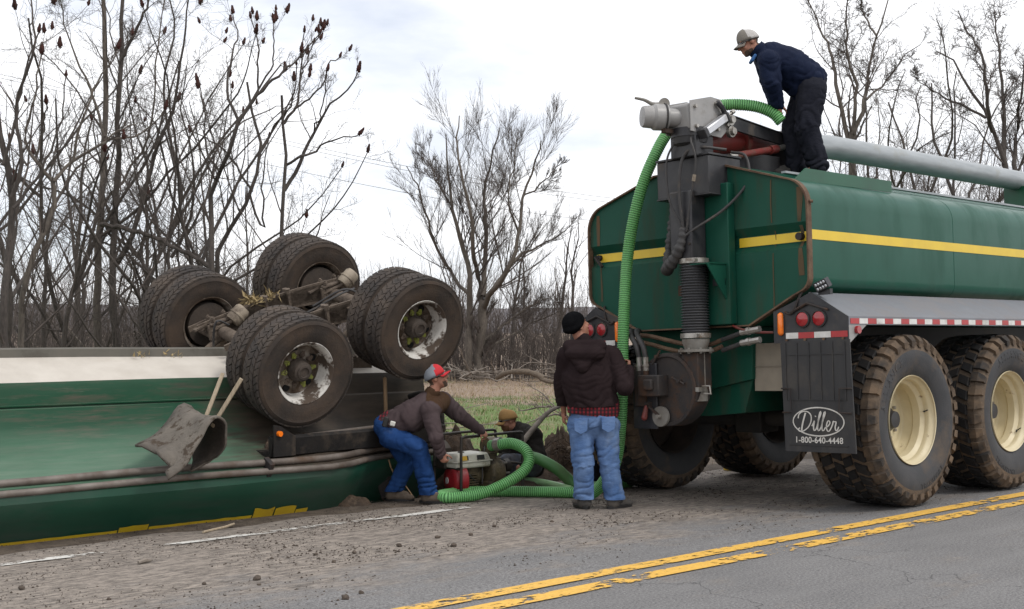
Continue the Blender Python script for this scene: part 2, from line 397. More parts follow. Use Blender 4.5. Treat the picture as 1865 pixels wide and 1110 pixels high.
# ------------------------------------------------------------------ ground, road, markings, hills
def nodes_mat(name):
    m = bpy.data.materials.new(name); m.use_nodes = True; MATS[name] = m
    return m, m.node_tree.nodes, m.node_tree.links, m.node_tree.nodes['Principled BSDF']
def N(n, kind, **kw):
    x = n.new(kind)
    for k, v in kw.items():
        if hasattr(x, k) and k not in x.inputs: setattr(x, k, v)
        else: x.inputs[k.replace('_', ' ')].default_value = v
    return x
def noise_n(n, l, vec, scale, detail=6, rough=0.6, st=None):
    if st is not None:
        q = n.new('ShaderNodeMapping'); q.inputs['Scale'].default_value = st; l.new(vec, q.inputs['Vector']); vec = q.outputs[0]
    t = n.new('ShaderNodeTexNoise'); t.inputs['Scale'].default_value = scale; t.inputs['Detail'].default_value = detail
    t.inputs['Roughness'].default_value = rough; l.new(vec, t.inputs['Vector']); return t.outputs['Fac']
def rmap(n, l, src, a, b, c=0.0, d=1.0):
    r = n.new('ShaderNodeMapRange'); r.inputs['From Min'].default_value = a; r.inputs['From Max'].default_value = b
    r.inputs['To Min'].default_value = c; r.inputs['To Max'].default_value = d; l.new(src, r.inputs['Value']); return r.outputs[0]
def cmix(n, l, f, a, b, mode='MIX'):
    x = n.new('ShaderNodeMix'); x.data_type = 'RGBA'; x.blend_type = mode
    if isinstance(f, float): x.inputs[0].default_value = f
    else: l.new(f, x.inputs[0])
    for k, v in ((6, a), (7, b)):
        if isinstance(v, tuple): x.inputs[k].default_value = (*v, 1)
        else: l.new(v, x.inputs[k])
    return x.outputs[2]
def mathn(n, l, op, a, b=None):
    x = n.new('ShaderNodeMath'); x.operation = op
    for k, v in ((0, a), (1, b)):
        if v is None: continue
        if isinstance(v, (int, float)): x.inputs[k].default_value = v
        else: l.new(v, x.inputs[k])
    return x.outputs[0]

# asphalt with dried mud on the far lane (object space: x along the road, y across it)
m, n, l, b = nodes_mat('asphalt')
tco = n.new('ShaderNodeTexCoord'); ob = tco.outputs['Object']
sx = n.new('ShaderNodeSeparateXYZ'); l.new(ob, sx.inputs[0])
grain = noise_n(n, l, ob, 58, 4, 0.85)
vor = n.new('ShaderNodeTexVoronoi'); vor.inputs['Scale'].default_value = 75; l.new(ob, vor.inputs['Vector'])
base = cmix(n, l, rmap(n, l, grain, 0.35, 0.68), (0.055, 0.053, 0.053), (0.33, 0.32, 0.315))
base = cmix(n, l, rmap(n, l, vor.outputs['Distance'], 0.0, 0.35, 0.75, 0.0), base, (0.05, 0.049, 0.05))
big = noise_n(n, l, ob, 0.7, 5)
base = cmix(n, l, rmap(n, l, big, 0.35, 0.7, 0.0, 0.35), base, (0.09, 0.088, 0.088))
wear = noise_n(n, l, ob, 3.0, 4, 0.6, (0.25, 1.5, 1))
base = cmix(n, l, rmap(n, l, wear, 0.45, 0.75, 0.0, 0.4), base, (0.21, 0.205, 0.20))
ck = n.new('ShaderNodeTexVoronoi'); ck.feature = 'DISTANCE_TO_EDGE'; ck.inputs['Scale'].default_value = 0.85
dv = n.new('ShaderNodeVectorMath'); dv.operation = 'ADD'
nv = n.new('ShaderNodeTexNoise'); nv.inputs['Scale'].default_value = 2.2; nv.inputs['Detail'].default_value = 6
l.new(ob, nv.inputs['Vector']); l.new(nv.outputs['Color'], dv.inputs[0]); l.new(ob, dv.inputs[1]); l.new(dv.outputs[0], ck.inputs['Vector'])
crack = rmap(n, l, ck.outputs['Distance'], 0.0, 0.007, 1.0, 0.0)
crack = mathn(n, l, 'MULTIPLY', crack, rmap(n, l, noise_n(n, l, ob, 0.9, 3), 0.45, 0.6))
base = cmix(n, l, mathn(n, l, 'MULTIPLY', crack, 0.7), base, (0.025, 0.024, 0.024))
# mud: grows with the distance from the centre line towards the ditch, in streaks along the road
sm = noise_n(n, l, ob, 1.1, 8, 0.68, (0.7, 1.4, 1))
sm2 = noise_n(n, l, ob, 7.0, 6, 0.75, (0.5, 1.5, 1))
lat = rmap(n, l, sx.outputs['Y'], 0.25, 2.6, -0.24, 0.30)
msk = rmap(n, l, mathn(n, l, 'ADD', mathn(n, l, 'ADD', sm, lat), mathn(n, l, 'MULTIPLY', sm2, 0.30)), 0.48, 0.74)
mudc = cmix(n, l, rmap(n, l, noise_n(n, l, ob, 14, 8, 0.85, (0.55, 1.4, 1)), 0.38, 0.60), (0.052, 0.041, 0.033), (0.36, 0.305, 0.255))
base = cmix(n, l, mathn(n, l, 'MULTIPLY', msk, 0.85), base, mudc)
wet = mathn(n, l, 'MULTIPLY', rmap(n, l, noise_n(n, l, ob, 0.55, 4), 0.5, 0.7), rmap(n, l, sx.outputs['X'], 1.5, 5.0))
base = cmix(n, l, mathn(n, l, 'MULTIPLY', mathn(n, l, 'MULTIPLY', wet, msk), 0.6), base, (0.045, 0.034, 0.027))
l.new(base, b.inputs['Base Color']); b.inputs['Roughness'].default_value = 0.88; b.inputs['Specular IOR Level'].default_value = 0.35
bp = n.new('ShaderNodeBump'); bp.inputs['Strength'].default_value = 0.6; bp.inputs['Distance'].default_value = 0.012
hh = mathn(n, l, 'ADD', mathn(n, l, 'MULTIPLY', grain, 0.6), mathn(n, l, 'MULTIPLY', mathn(n, l, 'MULTIPLY', sm2, msk), 1.6))
hh = mathn(n, l, 'SUBTRACT', hh, crack)
l.new(hh, bp.inputs['Height']); l.new(bp.outputs[0], b.inputs['Normal'])

# soil, leaf litter and grass of the field
m, n, l, b = nodes_mat('field_soil')
ob = n.new('ShaderNodeTexCoord').outputs['Object']
sx = n.new('ShaderNodeSeparateXYZ'); l.new(ob, sx.inputs[0])
g1 = noise_n(n, l, ob, 0.35, 5); g2 = noise_n(n, l, ob, 9, 6, 0.75); g3 = noise_n(n, l, ob, 60, 4, 0.8)
soil = cmix(n, l, rmap(n, l, g2, 0.35, 0.65), (0.05, 0.036, 0.026), (0.13, 0.10, 0.075))
litter = cmix(n, l, rmap(n, l, g3, 0.4, 0.6), (0.15, 0.11, 0.08), (0.36, 0.27, 0.20))
green = cmix(n, l, rmap(n, l, g3, 0.4, 0.6), (0.07, 0.12, 0.025), (0.15, 0.21, 0.06))
fld = cmix(n, l, rmap(n, l, mathn(n, l, 'ADD', g1, rmap(n, l, sx.outputs['Y'], 16.0, 26.0, 0.12, -0.14)), 0.44, 0.58), litter, green)
fld = cmix(n, l, rmap(n, l, sx.outputs['Y'], 33.0, 37.0), fld, litter)
base = cmix(n, l, rmap(n, l, sx.outputs['Y'], 8.5, 10.5), soil, fld)
l.new(base, b.inputs['Base Color']); b.inputs['Roughness'].default_value = 0.95
bp = n.new('ShaderNodeBump'); bp.inputs['Strength'].default_value = 0.7; bp.inputs['Distance'].default_value = 0.05
l.new(g2, bp.inputs['Height']); l.new(bp.outputs[0], b.inputs['Normal'])

ROADM = M4([Dn, Ln, (0, 0, 1)], P0)
def grid_mesh(name, T, S, zf, mat_):
    A, B = np.meshgrid(T, S, indexing='ij'); Z = zf(A, B)
    vs = np.stack([A, B, Z], -1).reshape(-1, 3); nt, ns = len(T), len(S)
    i, j = np.meshgrid(np.arange(nt - 1), np.arange(ns - 1), indexing='ij')
    q = (i * ns + j).ravel(); fs = np.stack([q, q + ns, q + ns + 1, q + 1], 1)
    o = link_mesh(name, np_mesh(name, vs, fs, mat_)); o.matrix_world = ROADM
    return o
def lump(a, b, sc, seed=0.0):
    o = np.zeros(a.shape); f = o.ravel()
    for k, (x, y) in enumerate(zip(a.ravel(), b.ravel())): f[k] = mnoise.noise((x * sc, y * sc, seed))
    return f.reshape(a.shape)
def terr(A, B):
    z = np.interp(B, _gs, _gz)
    near = (np.abs(A - 6) < 40) & (B > 4.4) & (B < 60)
    wob = np.where(near, lump(A, B, 0.9) * 0.06 + lump(A, B, 2.6, 3) * 0.03, 0)
    far = np.clip((np.hypot(A, B) - 150) / 600, 0, 1)
    return z + wob * np.clip((B - 4.4) / 1.5, 0, 1) + far * 2.0
Tg = np.unique(np.concatenate([np.linspace(-3000, -60, 14), np.linspace(-60, -10, 20), np.linspace(-10, 30, 110), np.linspace(30, 100, 30), np.linspace(100, 3200, 16)]))
Sg = np.unique(np.concatenate([np.linspace(-600, -10, 10), [-9, -6, -4, 0, 2, 4.0, 4.25], np.linspace(4.4, 16, 60), np.linspace(16, 60, 50), np.linspace(60, 3200, 22)]))
tag(grid_mesh('ground', Tg, Sg, terr, 'field_soil'), 'muddy verge and grassy field behind the road', kind='structure')
Tr = np.unique(np.concatenate([np.linspace(-120, -12, 10), np.linspace(-12, 14, 130), np.linspace(14, 160, 20)]))
Sr = np.unique(np.concatenate([[-12, -8, -4, -2, -1, -0.3, 0, 0.3], np.linspace(0.6, 4.3, 28)]))
def road_surf(A, B):
    e = np.where(np.abs(A - 2) < 12, lump(A, B, 1.7) * 0.006 + lump(A, B, 5.0, 4) * 0.004, 0)
    return road_z(B) + e * np.clip(B / 1.5, 0, 1)
road_o = grid_mesh('road', Tr, Sr, road_surf, 'asphalt')
rv = np.array([v.co[:] for v in road_o.data.vertices])
edge = rv[:, 1] > 4.2
for k in np.nonzero(edge)[0]:
    v = road_o.data.vertices[k]; v.co.y += 0.22 * mnoise.noise((v.co.x * 1.3, 1, 0)); v.co.z -= 0.012
tag(road_o, 'grey asphalt road with dried mud on the far lane', kind='structure')

def paint_mat(name, c1, c2, thr, st):
    m, n, l, b = nodes_mat(name)
    ob = n.new('ShaderNodeTexCoord').outputs['Object']
    fine = noise_n(n, l, ob, 14, 6, 0.75, st); coarse = noise_n(n, l, ob, 1.6, 4, 0.6)
    v = mathn(n, l, 'ADD', fine, mathn(n, l, 'MULTIPLY', mathn(n, l, 'SUBTRACT', coarse, 0.5), 0.75))
    al = rmap(n, l, v, thr, thr + 0.025)
    col = cmix(n, l, rmap(n, l, noise_n(n, l, ob, 40, 4), 0.35, 0.65), c1, c2)
    l.new(col, b.inputs['Base Color']); l.new(al, b.inputs['Alpha']); b.inputs['Roughness'].default_value = 0.7
paint_mat('yellow_line', (0.74, 0.44, 0.075), (0.60, 0.34, 0.06), 0.405, (0.6, 1.3, 1))
paint_mat('yellow_line_b', (0.74, 0.44, 0.075), (0.60, 0.34, 0.06), 0.46, (0.6, 1.3, 1))
paint_mat('white_line', (0.66, 0.64, 0.60), (0.5, 0.48, 0.44), 0.47, (0.8, 1.2, 1))
def marking(name, s0, s1, mat_, label, dz=0.008, t0=-11, t1=40, wob=0.008):
    T = np.linspace(t0, t1, 300); S = np.linspace(s0, s1, 3)
    o = grid_mesh(name, T, S, lambda A, B: road_surf(A, B) + dz, mat_)
    for v in o.data.vertices: v.co.y += wob * mnoise.noise((v.co.x * 2.1, s0, 0))
    return tag(o, label, kind='structure')
marking('yellow_road_line', -0.02, 0.14, 'yellow_line', 'worn solid yellow centre line nearer the tanker wheels')
marking('yellow_road_line', -0.285, -0.135, 'yellow_line_b', 'worn and broken yellow centre line nearer the camera')
marking('white_road_line', 3.56, 3.68, 'white_line', 'worn white edge line half buried in mud', t1=3.3)

# paint of the overturned trailer: a pale tint paints sky reflection and dust on what faces up, scrapes and smears run along the shell
m, n, l, b = nodes_mat('trailer_green')
ob = n.new('ShaderNodeTexCoord').outputs['Object']; gn = n.new('ShaderNodeNewGeometry'); sn = n.new('ShaderNodeSeparateXYZ'); l.new(gn.outputs['Normal'], sn.inputs[0])
st = noise_n(n, l, ob, 3.0, 8, 0.7, (0.35, 2.0, 2.0)); st2 = noise_n(n, l, ob, 9.0, 6, 0.7, (0.25, 2.0, 2.0)); bl = noise_n(n, l, ob, 0.9, 5)
g = cmix(n, l, rmap(n, l, st, 0.35, 0.65), (0.006, 0.046, 0.021), (0.010, 0.060, 0.030))
smear = mathn(n, l, 'MULTIPLY', rmap(n, l, st2, 0.45, 0.68), rmap(n, l, bl, 0.45, 0.62))
g = cmix(n, l, mathn(n, l, 'MULTIPLY', smear, 0.8), g, (0.075, 0.062, 0.045))
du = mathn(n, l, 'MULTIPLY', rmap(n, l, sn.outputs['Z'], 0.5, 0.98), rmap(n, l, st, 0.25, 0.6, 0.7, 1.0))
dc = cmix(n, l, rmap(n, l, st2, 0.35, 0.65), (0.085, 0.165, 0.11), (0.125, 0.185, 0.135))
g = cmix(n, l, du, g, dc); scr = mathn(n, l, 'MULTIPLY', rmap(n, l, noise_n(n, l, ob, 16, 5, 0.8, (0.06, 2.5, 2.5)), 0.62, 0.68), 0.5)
sp = n.new('ShaderNodeSeparateXYZ'); l.new(ob, sp.inputs[0]); mk = rmap(n, l, mathn(n, l, 'ADD', sp.outputs['X'], mathn(n, l, 'MULTIPLY', mathn(n, l, 'SUBTRACT', mathn(n, l, 'ADD', bl, st2), 1.0), 1.8)), 1.05, 1.95)
g = cmix(n, l, scr, g, (0.16, 0.17, 0.14)); g = cmix(n, l, mk, g, cmix(n, l, rmap(n, l, st, 0.35, 0.65), (0.034, 0.029, 0.023), (0.075, 0.057, 0.043))); l.new(g, b.inputs['Base Color']); b.inputs['Roughness'].default_value = 0.5; b.inputs['Specular IOR Level'].default_value = 0.18
bp = n.new('ShaderNodeBump'); bp.inputs['Strength'].default_value = 0.25; bp.inputs['Distance'].default_value = 0.02; l.new(bl, bp.inputs['Height']); l.new(bp.outputs[0], b.inputs['Normal'])
# far wooded ridge
pm('far_wood', (0.13, 0.115, 0.12), (0.085, 0.08, 0.09), 0.02, 0.95, bump=0.4, bscale=0.1)
az = np.linspace(-1.3, 1.3, 220); rows = []
for k, (rr, hh_) in enumerate(((700, 0.0), (900, 0.45), (1150, 0.9), (1300, 1.0), (1700, 0.5))):
    pr = [(rr * math.sin(a), rr * math.cos(a), -2 + hh_ * (30 + 9 * mnoise.noise((a * 3.0, 0.3, 0)) + 5 * mnoise.noise((a * 11, 2, 0)) + 1.5 * mnoise.noise((a * 90, 5, 0)))) for a in az]
    rows.append(pr)
vs = np.array(rows).reshape(-1, 3); na = len(az)
fs = np.array([(i * na + j, i * na + j + 1, (i + 1) * na + j + 1, (i + 1) * na + j) for i in range(4) for j in range(na - 1)])
tag(link_mesh('hills', np_mesh('hills', vs, fs, 'far_wood')), 'low wooded ridge on the horizon', kind='structure')
# ------------------------------------------------------------------ the standing green tanker (local x forward, y to its left, z up)
lean = math.radians(2.0)
TL = np.array([Ln[0] * math.cos(lean), Ln[1] * math.cos(lean), -math.sin(lean)]); TU = np.cross(Dn, TL)
T0 = np.array([3.63, 11.04, 0.0])
TRK = M4([Dn, TL, TU], T0)
def tw(u, v, w): return T0 + u * Dn + v * TL + w * TU
truck = thing('tanker', 'green liquid tanker with yellow stripe standing upright on the road', 'tanker', mtx=TRK)
CV = 1.74
UR = -0.95; UF = 6.6
def arc(cx, cy, r, a0, a1, n): return [(cx + r * math.cos(math.radians(a)), cy + r * math.sin(math.radians(a))) for a in np.linspace(a0, a1, n)]
half = [(0.68, 1.66), (1.16, 1.905)] + arc(1.205, 2.06, 0.125, -62, 0, 5) + arc(1.08, 2.70, 0.25, 0, 68, 7) + [(0.42, 3.165)]
ring = [(CV + a, w) for a, w in half] + [(CV - a, w) for a, w in reversed(half)]
mb = MB()
us = [UR + 0.012, 0.6, 2.4, 4.2, UF]
K = len(ring)
vs = [(u, v, w) for u in us for v, w in ring]
fs = [(i * K + j, i * K + (j + 1) % K, (i + 1) * K + (j + 1) % K, (i + 1) * K + j) for i in range(len(us) - 1) for j in range(K)]
fs.append(tuple((len(us) - 1) * K + j for j in range(K)))
mb.add(vs, fs); tank = mb.build('tank', 'green_paint', truck, ang=28, recalc=True)
# rear panel with its folded groove
hw = sorted(half, key=lambda q: q[1])
def half_at(w): return float(np.interp(w, [q[1] for q in hw], [q[0] for q in hw]))
lv = [(1.66, UR), (1.80, UR), (1.95, UR), (2.0, UR), (2.06, UR), (2.2, UR), (2.325, UR), (2.375, UR + 0.05), (2.475, UR + 0.05), (2.55, UR - 0.005),
      (2.70, UR), (2.76, UR), (2.82, UR), (2.88, UR), (2.93, UR), (3.05, UR), (3.165, UR)]
mb = MB(); vs = []; 
for w, u in lv:
    h = half_at(w) - 0.004
    for k in np.linspace(-1, 1, 9): vs.append((u, CV + k * h, w))
fs = [(i * 9 + j, i * 9 + j + 1, (i + 1) * 9 + j + 1, (i + 1) * 9 + j) for i in range(len(lv) - 1) for j in range(8)]
mb.add(vs, fs); mb.build('rear_panel', 'green_rear', truck, ang=12, recalc=True)
# rusty lip round the panel
mb = MB(); lip = ring + [ring[0]]
o1 = [(v, w) for v, w in ring]
vs = []
for v, w in o1:
    d = unit(np.array([v - CV, (w - 2.35) * 1.2]))
    for du, k in ((-0.032, 0.006), (-0.032, -0.012), (0.03, -0.012), (0.03, 0.006)): vs.append((UR + du, v + d[0] * k, w + d[1] * k))
fs = []
for i in range(K):
    j = (i + 1) % K
    for c in range(4): fs.append((i * 4 + c, j * 4 + c, j * 4 + (c + 1) % 4, i * 4 + (c + 1) % 4))
mb.add(vs, fs); mb.build('panel_lip', 'rust_edge', truck, recalc=True)
# stripes
mb = MB(); mb.box((( UF + UR) / 2, CV - 1.332, 2.435), (UF - UR - 0.03, 0.004, 0.085)); mb.build('side_stripe', 'yellow_stripe', truck)
for v0, v1 in ((0.475, 1.20), (1.86, 3.02)):
    mb = MB(); mb.box((UR + 0.046, (v0 + v1) / 2, 2.425), (0.004, v1 - v0, 0.084)); mb.build('rear_stripe', 'yellow_stripe', truck)
# seams and rust runs on the panel (weld beads and stained drips with shapes of their own)
def run(v, w0, w1, wd, name, mat_, u=UR - 0.004, wig=0.012):
    mb = MB(); L_, R_ = [], []
    for w in np.linspace(w0, w1, 14):
        o = wig * mnoise.noise((v * 9, w * 3.1, 0)); ww = wd * (0.7 + 0.5 * mnoise.noise((v * 5, w * 4, 2)))
        uu = float(np.interp(w, [q[0] for q in lv], [q[1] for q in lv])) + (u - UR)
        L_.append((uu, v + o - ww / 2, w)); R_.append((uu, v + o + ww / 2, w))
    n_ = len(L_); mb.add(L_ + R_, [(i, i + 1, n_ + i + 1, n_ + i) for i in range(n_ - 1)]); mb.build(name, mat_, truck)
run(0.80, 2.96, 1.72, 0.014, 'weld_seam', 'rust_streak'); run(0.50, 2.86, 2.08, 0.07, 'rust_run', 'rust_streak', UR - 0.003)
run(2.92, 2.35, 1.98, 0.03, 'rust_run', 'rust_streak', UR - 0.003); run(2.95, 2.86, 2.55, 0.06, 'rust_run', 'rust_streak', UR - 0.003)
mb = MB(); mb.cyl((UR + 0.047, 0.52, 2.425), (UR - 0.01, 0.52, 2.425), 0.034, n=14); mb.build('plug', 'rusty_steel', truck)
mb = MB(); mb.cyl((UR + 0.047, 2.97, 2.43), (UR + 0.01, 2.97, 2.43), 0.03, n=12); mb.bar((UR - 0.01, 2.99, 2.44), (UR - 0.03, 2.88, 2.33), 0.03, 0.02); mb.build('catch_bracket', 'rusty_steel', truck)
mb = MB(); mb.cyl((UR + 0.0, CV - 1.34, 2.72), (UR + 0.02, CV - 1.36, 2.72), 0.014, n=8); mb.build('lip_bolt', 'rust_edge', truck)
for u_ in (1.55,):                     # weld beads between the shell plates
    mb = MB(); mb.tube([(u_, CV - a - 0.001, w) for a, w in half], 0.0015, 6); mb.build('weld_bead', 'green_paint', truck)
# walkway plates on the shoulders of the roof
for sg in (1, -1):
    mb = MB(); v = CV - sg * 1.14
    mb.prism([(-0.88, 2.94), (-0.70, 3.06), (0.74, 3.06), (0.74, 2.95)], (0, v, 0), (1, 0, 0), (0, 0, 1), (0, sg * 1.0, 0), 0.012)
    mb.build('roof_plate', 'green_plate', truck, recalc=True)
mb = MB(); mb.box((2.8, CV - 0.9, 3.055), (7.0, 0.05, 0.02), rot=None); mb.build('roof_rail', 'galvanised', truck)
# centre spine behind the riser
mb = MB(); mb.box((UR - 0.055, 1.42, 2.33), (0.10, 0.42, 1.30)); mb.build('spine_channel', 'green_rear', truck, bevel=0.008)
mb = MB(); mb.prism([(0, 0), (-0.28, 0), (0, -0.33)], (UR - 0.10, 1.25, 2.23), (1, 0, 0), (0, 0, 1), (0, 1, 0), 0.012)
mb.box((UR - 0.22, 1.36, 2.236), (0.24, 0.24, 0.012)); mb.build('gusset', 'green_rear', truck, recalc=True)
# sump below the tank
mb = MB(); mb.prism([(1.16, 1.655), (2.55, 1.655), (2.55, 1.02), (2.1, 1.0), (1.18, 1.17)], (-0.80, 0, 0), (0, 1, 0), (0, 0, 1), (1, 0, 0), 1.3)
mb.build('sump', 'green_rear', truck, bevel=0.006, recalc=True)
mb = MB(); mb.prism([(1.2, 1.165), (2.1, 0.998), (2.1, 0.84), (1.75, 0.82), (1.3, 0.86)], (-0.76, 0, 0), (0, 1, 0), (0, 0, 1), (1, 0, 0), 0.9); mb.build('sump_tray', 'green_rear', truck, recalc=True)
mb = MB(); mb.box((-0.35, 1.035, 1.28), (0.8, 0.31, 0.44)); mb.box((-0.757, 1.035, 1.285), (0.01, 0.32, 0.008)); mb.build('frame_bracket', 'tan_box', truck, bevel=0.006)
mb = MB()
for v in (1.12, 2.36): mb.box((3.0, v, 1.48), (6.6, 0.16, 0.36))
for u in (-0.1, 1.3, 2.8): mb.box((u, CV, 1.45), (0.12, 1.3, 0.2))
mb.build('chassis_rail', 'chassis', truck, bevel=0.01)
for u in (0.0, 1.87):
    mb = MB(); mb.cyl((u, 0.5, 0.775), (u, 2 * CV - 0.5, 0.775), 0.085, n=14); mb.box((u, CV, 0.78), (0.3, 0.32, 0.3)); mb.box((u, 1.12, 1.05), (0.2, 0.2, 0.5)); mb.box((u, 2.36, 1.05), (0.2, 0.2, 0.5))
    mb.build('axle', 'chassis', truck, bevel=0.02)
mb = MB(); mb.box((0.94, 1.12, 0.9), (2.3, 0.12, 0.16)); mb.box((0.94, 2.36, 0.9), (2.3, 0.12, 0.16)); mb.build('walking_beam', 'chassis', truck, bevel=0.01)
mb = MB(); mb.ell((0.5, 1.65, 0.98), (0.5, 0.2, 0.16)); mb.tube(spline([(-0.3, 2.0, 1.2), (0.1, 1.9, 0.95), (0.6, 1.5, 0.9), (1.2, 1.4, 1.1)], 14), 0.03); mb.build('air_reservoir', 'chassis', truck)

# fenders with reflective tape, light panels, mud flaps
for sg in (1, -1):
    V = lambda d: CV - sg * (CV - d - (0.0 if sg == 1 else 0.10))              # d measured from the outer side
    fen = part_empty('fender', truck, Matrix.Identity(4))
    mb = MB()
    prof = [(0.42, 1.925), (0.028, 1.70), (0.028, 1.628), (0.040, 1.628), (0.040, 1.692), (0.42, 1.91)]
    mb.prism([(V(a), w) for a, w in prof], (-0.975, 0, 0), (0, 1, 0), (0, 0, 1), (1, 0, 0), 4.6); mb.build('fender_sheet', 'fender_metal', fen, recalc=True)
    if sg == 1:
        k = 0; u = -0.955
        while u < 2.6:
            Lk = 0.135
            mb = MB(); mb.box((u + Lk / 2, V(0.026), 1.660), (Lk - 0.004, 0.004, 0.046)); mb.build('reflector_tape', 'reflector_red' if k % 2 == 0 else 'reflector_white', fen)
            u += Lk; k += 1
        mb = MB(); mb.cyl((-0.86, V(0.03), 1.585), (-0.86, V(0.0), 1.585), 0.034, n=16); mb.build('side_lamp', 'lamp_red', fen)
        mb = MB(); mb.prism([(-0.975, 1.628), (-0.70, 1.628), (-0.97, 1.47)], (0, V(0.03), 0), (1, 0, 0), (0, 0, 1), (0, 1, 0), 0.006); mb.build('corner_gusset', 'grey_paint', fen, recalc=True)
    pan = part_empty('light_panel', truck, Matrix.Identity(4))
    mb = MB(); mb.prism([(V(a), w) for a, w in ((0.03, 1.50), (0.03, 1.70), (0.395, 1.925), (0.55, 1.86), (0.79, 1.77), (0.79, 1.49))], (-0.985, 0, 0), (0, 1, 0), (0, 0, 1), (1, 0, 0), 0.012)
    mb.build('panel_plate', 'black_steel', pan, recalc=True)
    for d in (0.481, 0.312):
        mb = MB(); mb.lathe([(0.0, -0.022), (0.05, -0.019), (0.062, -0.010), (0.062, 0.002)], (-0.987, V(d), 1.693), (1, 0, 0), 24); mb.build('tail_lamp', 'lamp_red', pan)
        mb = MB(); mb.lathe([(0.062, -0.004), (0.064, -0.016), (0.075, -0.014), (0.078, 0.0)], (-0.987, V(d), 1.693), (1, 0, 0), 24); mb.build('lamp_ring', 'rubber_black', pan)
    mb = MB(); mb.caps((-0.997, V(0.706), 1.735), (-0.997, V(0.706), 1.585), 0.028, 0.028, 14); mb.build('marker_lamp', 'lamp_amber', pan)
    mb = MB(); mb.caps((-0.970, V(0.706), 1.735), (-0.970, V(0.706), 1.585), 0.037, 0.037, 14); mb.build('lamp_ring', 'rubber_black', pan)
    e = [0.035, 0.20, 0.367, 0.53, 0.66]
    for k in range(4):
        mb = MB(); mb.box((-0.988, V((e[k] + e[k + 1]) / 2), 1.553), (0.004, e[k + 1] - e[k] - 0.002, 0.052)); mb.build('reflector_tape', 'reflector_red' if k % 2 == 0 else 'reflector_white', pan)
    mb = MB(); mb.tube([(-1.0, V(0.22), 1.765), (-1.0, V(0.425), 1.83), (-1.0, V(0.60), 1.755)], 0.012, 6); mb.tube(spline([(-0.995, V(0.66), 1.765), (-1.0, V(0.61), 1.745), (-1.0, V(0.56), 1.775), (-0.99, V(0.53), 1.85), (-0.96, V(0.5), 1.93)], 14), 0.011, 6)
    mb.build('lamp_wiring', 'rusty_steel', pan)
    for d in (0.08, 0.27, 0.46, 0.65):
        mb = MB(); mb.cyl((-0.988, V(d), 1.515), (-1.0, V(d), 1.515), 0.012, n=8); mb.build('rivet', 'rust_edge', pan)
    flap = part_empty('mud_flap', truck, Matrix.Identity(4))
    mb = MB(); mb.prism([(V(0.012), 1.505), (V(0.714), 1.505), (V(0.690), 0.54), (V(-0.02), 0.54)], (-1.0, 0, 0), (0, 1, 0), (0, 0, 1), (1, 0, 0), 0.012)
    mb.build('flap_sheet', 'flap_rubber', flap, recalc=True)
    for k in range(6): mb = MB(); mb.box((-1.003, V(0.06 + 0.12 * k), 1.24), (0.008, 0.009, 0.5)); mb.build('flap_rib', 'flap_rubber', flap)
    for w in (1.385, 0.99, 0.60): mb = MB(); mb.box((-1.003, V(0.35), w), (0.007, 0.6, 0.007)); mb.build('flap_rib', 'flap_rubber', flap)
    for d, k in ((0.03, -1), (0.68, 1)):
        mb = MB(); mb.tube([(-1.008, V(d + 0.10 * -k), 1.07), (-1.06, V(d + 0.02 * k), 1.07), (-1.06, V(d + 0.02 * k), 0.86), (-1.008, V(d + 0.10 * -k), 0.86)] if False else
                           [(-1.008, V(d + 0.03 * k), 1.09), (-1.03, V(d - 0.075 * k), 1.09), (-1.03, V(d - 0.085 * k), 0.885), (-1.008, V(d + 0.02 * k), 0.88)], 0.008, 6); mb.build('flap_hook', 'rusty_steel', flap)
    if sg == 1:
        cvf, cwf, ra, rb = 0.342, 0.803, 0.262, 0.128
        mb = MB(); th = np.linspace(0, 2 * math.pi, 49)[:-1]
        vs = [(-1.0045, cvf - r_ * math.cos(a) * ra, cwf + r2_ * math.sin(a) * rb) for (r_, r2_) in ((1, 1), (0.955, 0.91)) for a in th]
        mb.add(vs, [(i, (i + 1) % 48, 48 + (i + 1) % 48, 48 + i) for i in range(48)]); mb.build('oval_emblem', 'flap_print', flap, recalc=True)
        # handwritten name, laid out as brush strokes (x to the right as read, y up)
        S_ = [([(0.075, 0.02), (0.11, 0.2), (0.185, 0.43)], 0.036), ([(0.0, 0.30), (0.02, 0.39), (0.10, 0.45), (0.22, 0.46), (0.31, 0.39), (0.32, 0.26), (0.25, 0.11), (0.13, 0.02), (0.04, 0.0), (-0.01, 0.045), (0.04, 0.085)], 0.027),
              ([(0.335, 0.13), (0.375, 0.20), (0.40, 0.25), (0.375, 0.11), (0.385, 0.035), (0.425, 0.05), (0.46, 0.12)], 0.029), ([(0.425, 0.345), (0.435, 0.362)], 0.034),
              ([(0.455, 0.10), (0.51, 0.28), (0.565, 0.42), (0.555, 0.47), (0.525, 0.40), (0.485, 0.20), (0.475, 0.06), (0.505, 0.025), (0.56, 0.11)], 0.027),
              ([(0.56, 0.10), (0.615, 0.28), (0.67, 0.42), (0.66, 0.47), (0.63, 0.40), (0.59, 0.20), (0.58, 0.06), (0.61, 0.025), (0.66, 0.10)], 0.027),
              ([(0.66, 0.10), (0.73, 0.14), (0.775, 0.21), (0.755, 0.26), (0.715, 0.23), (0.69, 0.13), (0.705, 0.04), (0.75, 0.025), (0.81, 0.11)], 0.028),
              ([(0.81, 0.11), (0.845, 0.20), (0.855, 0.25), (0.885, 0.235), (0.925, 0.235), (0.90, 0.12), (0.91, 0.045), (0.95, 0.06), (0.985, 0.13)], 0.028)]
        mb = MB(); q0 = 0.0
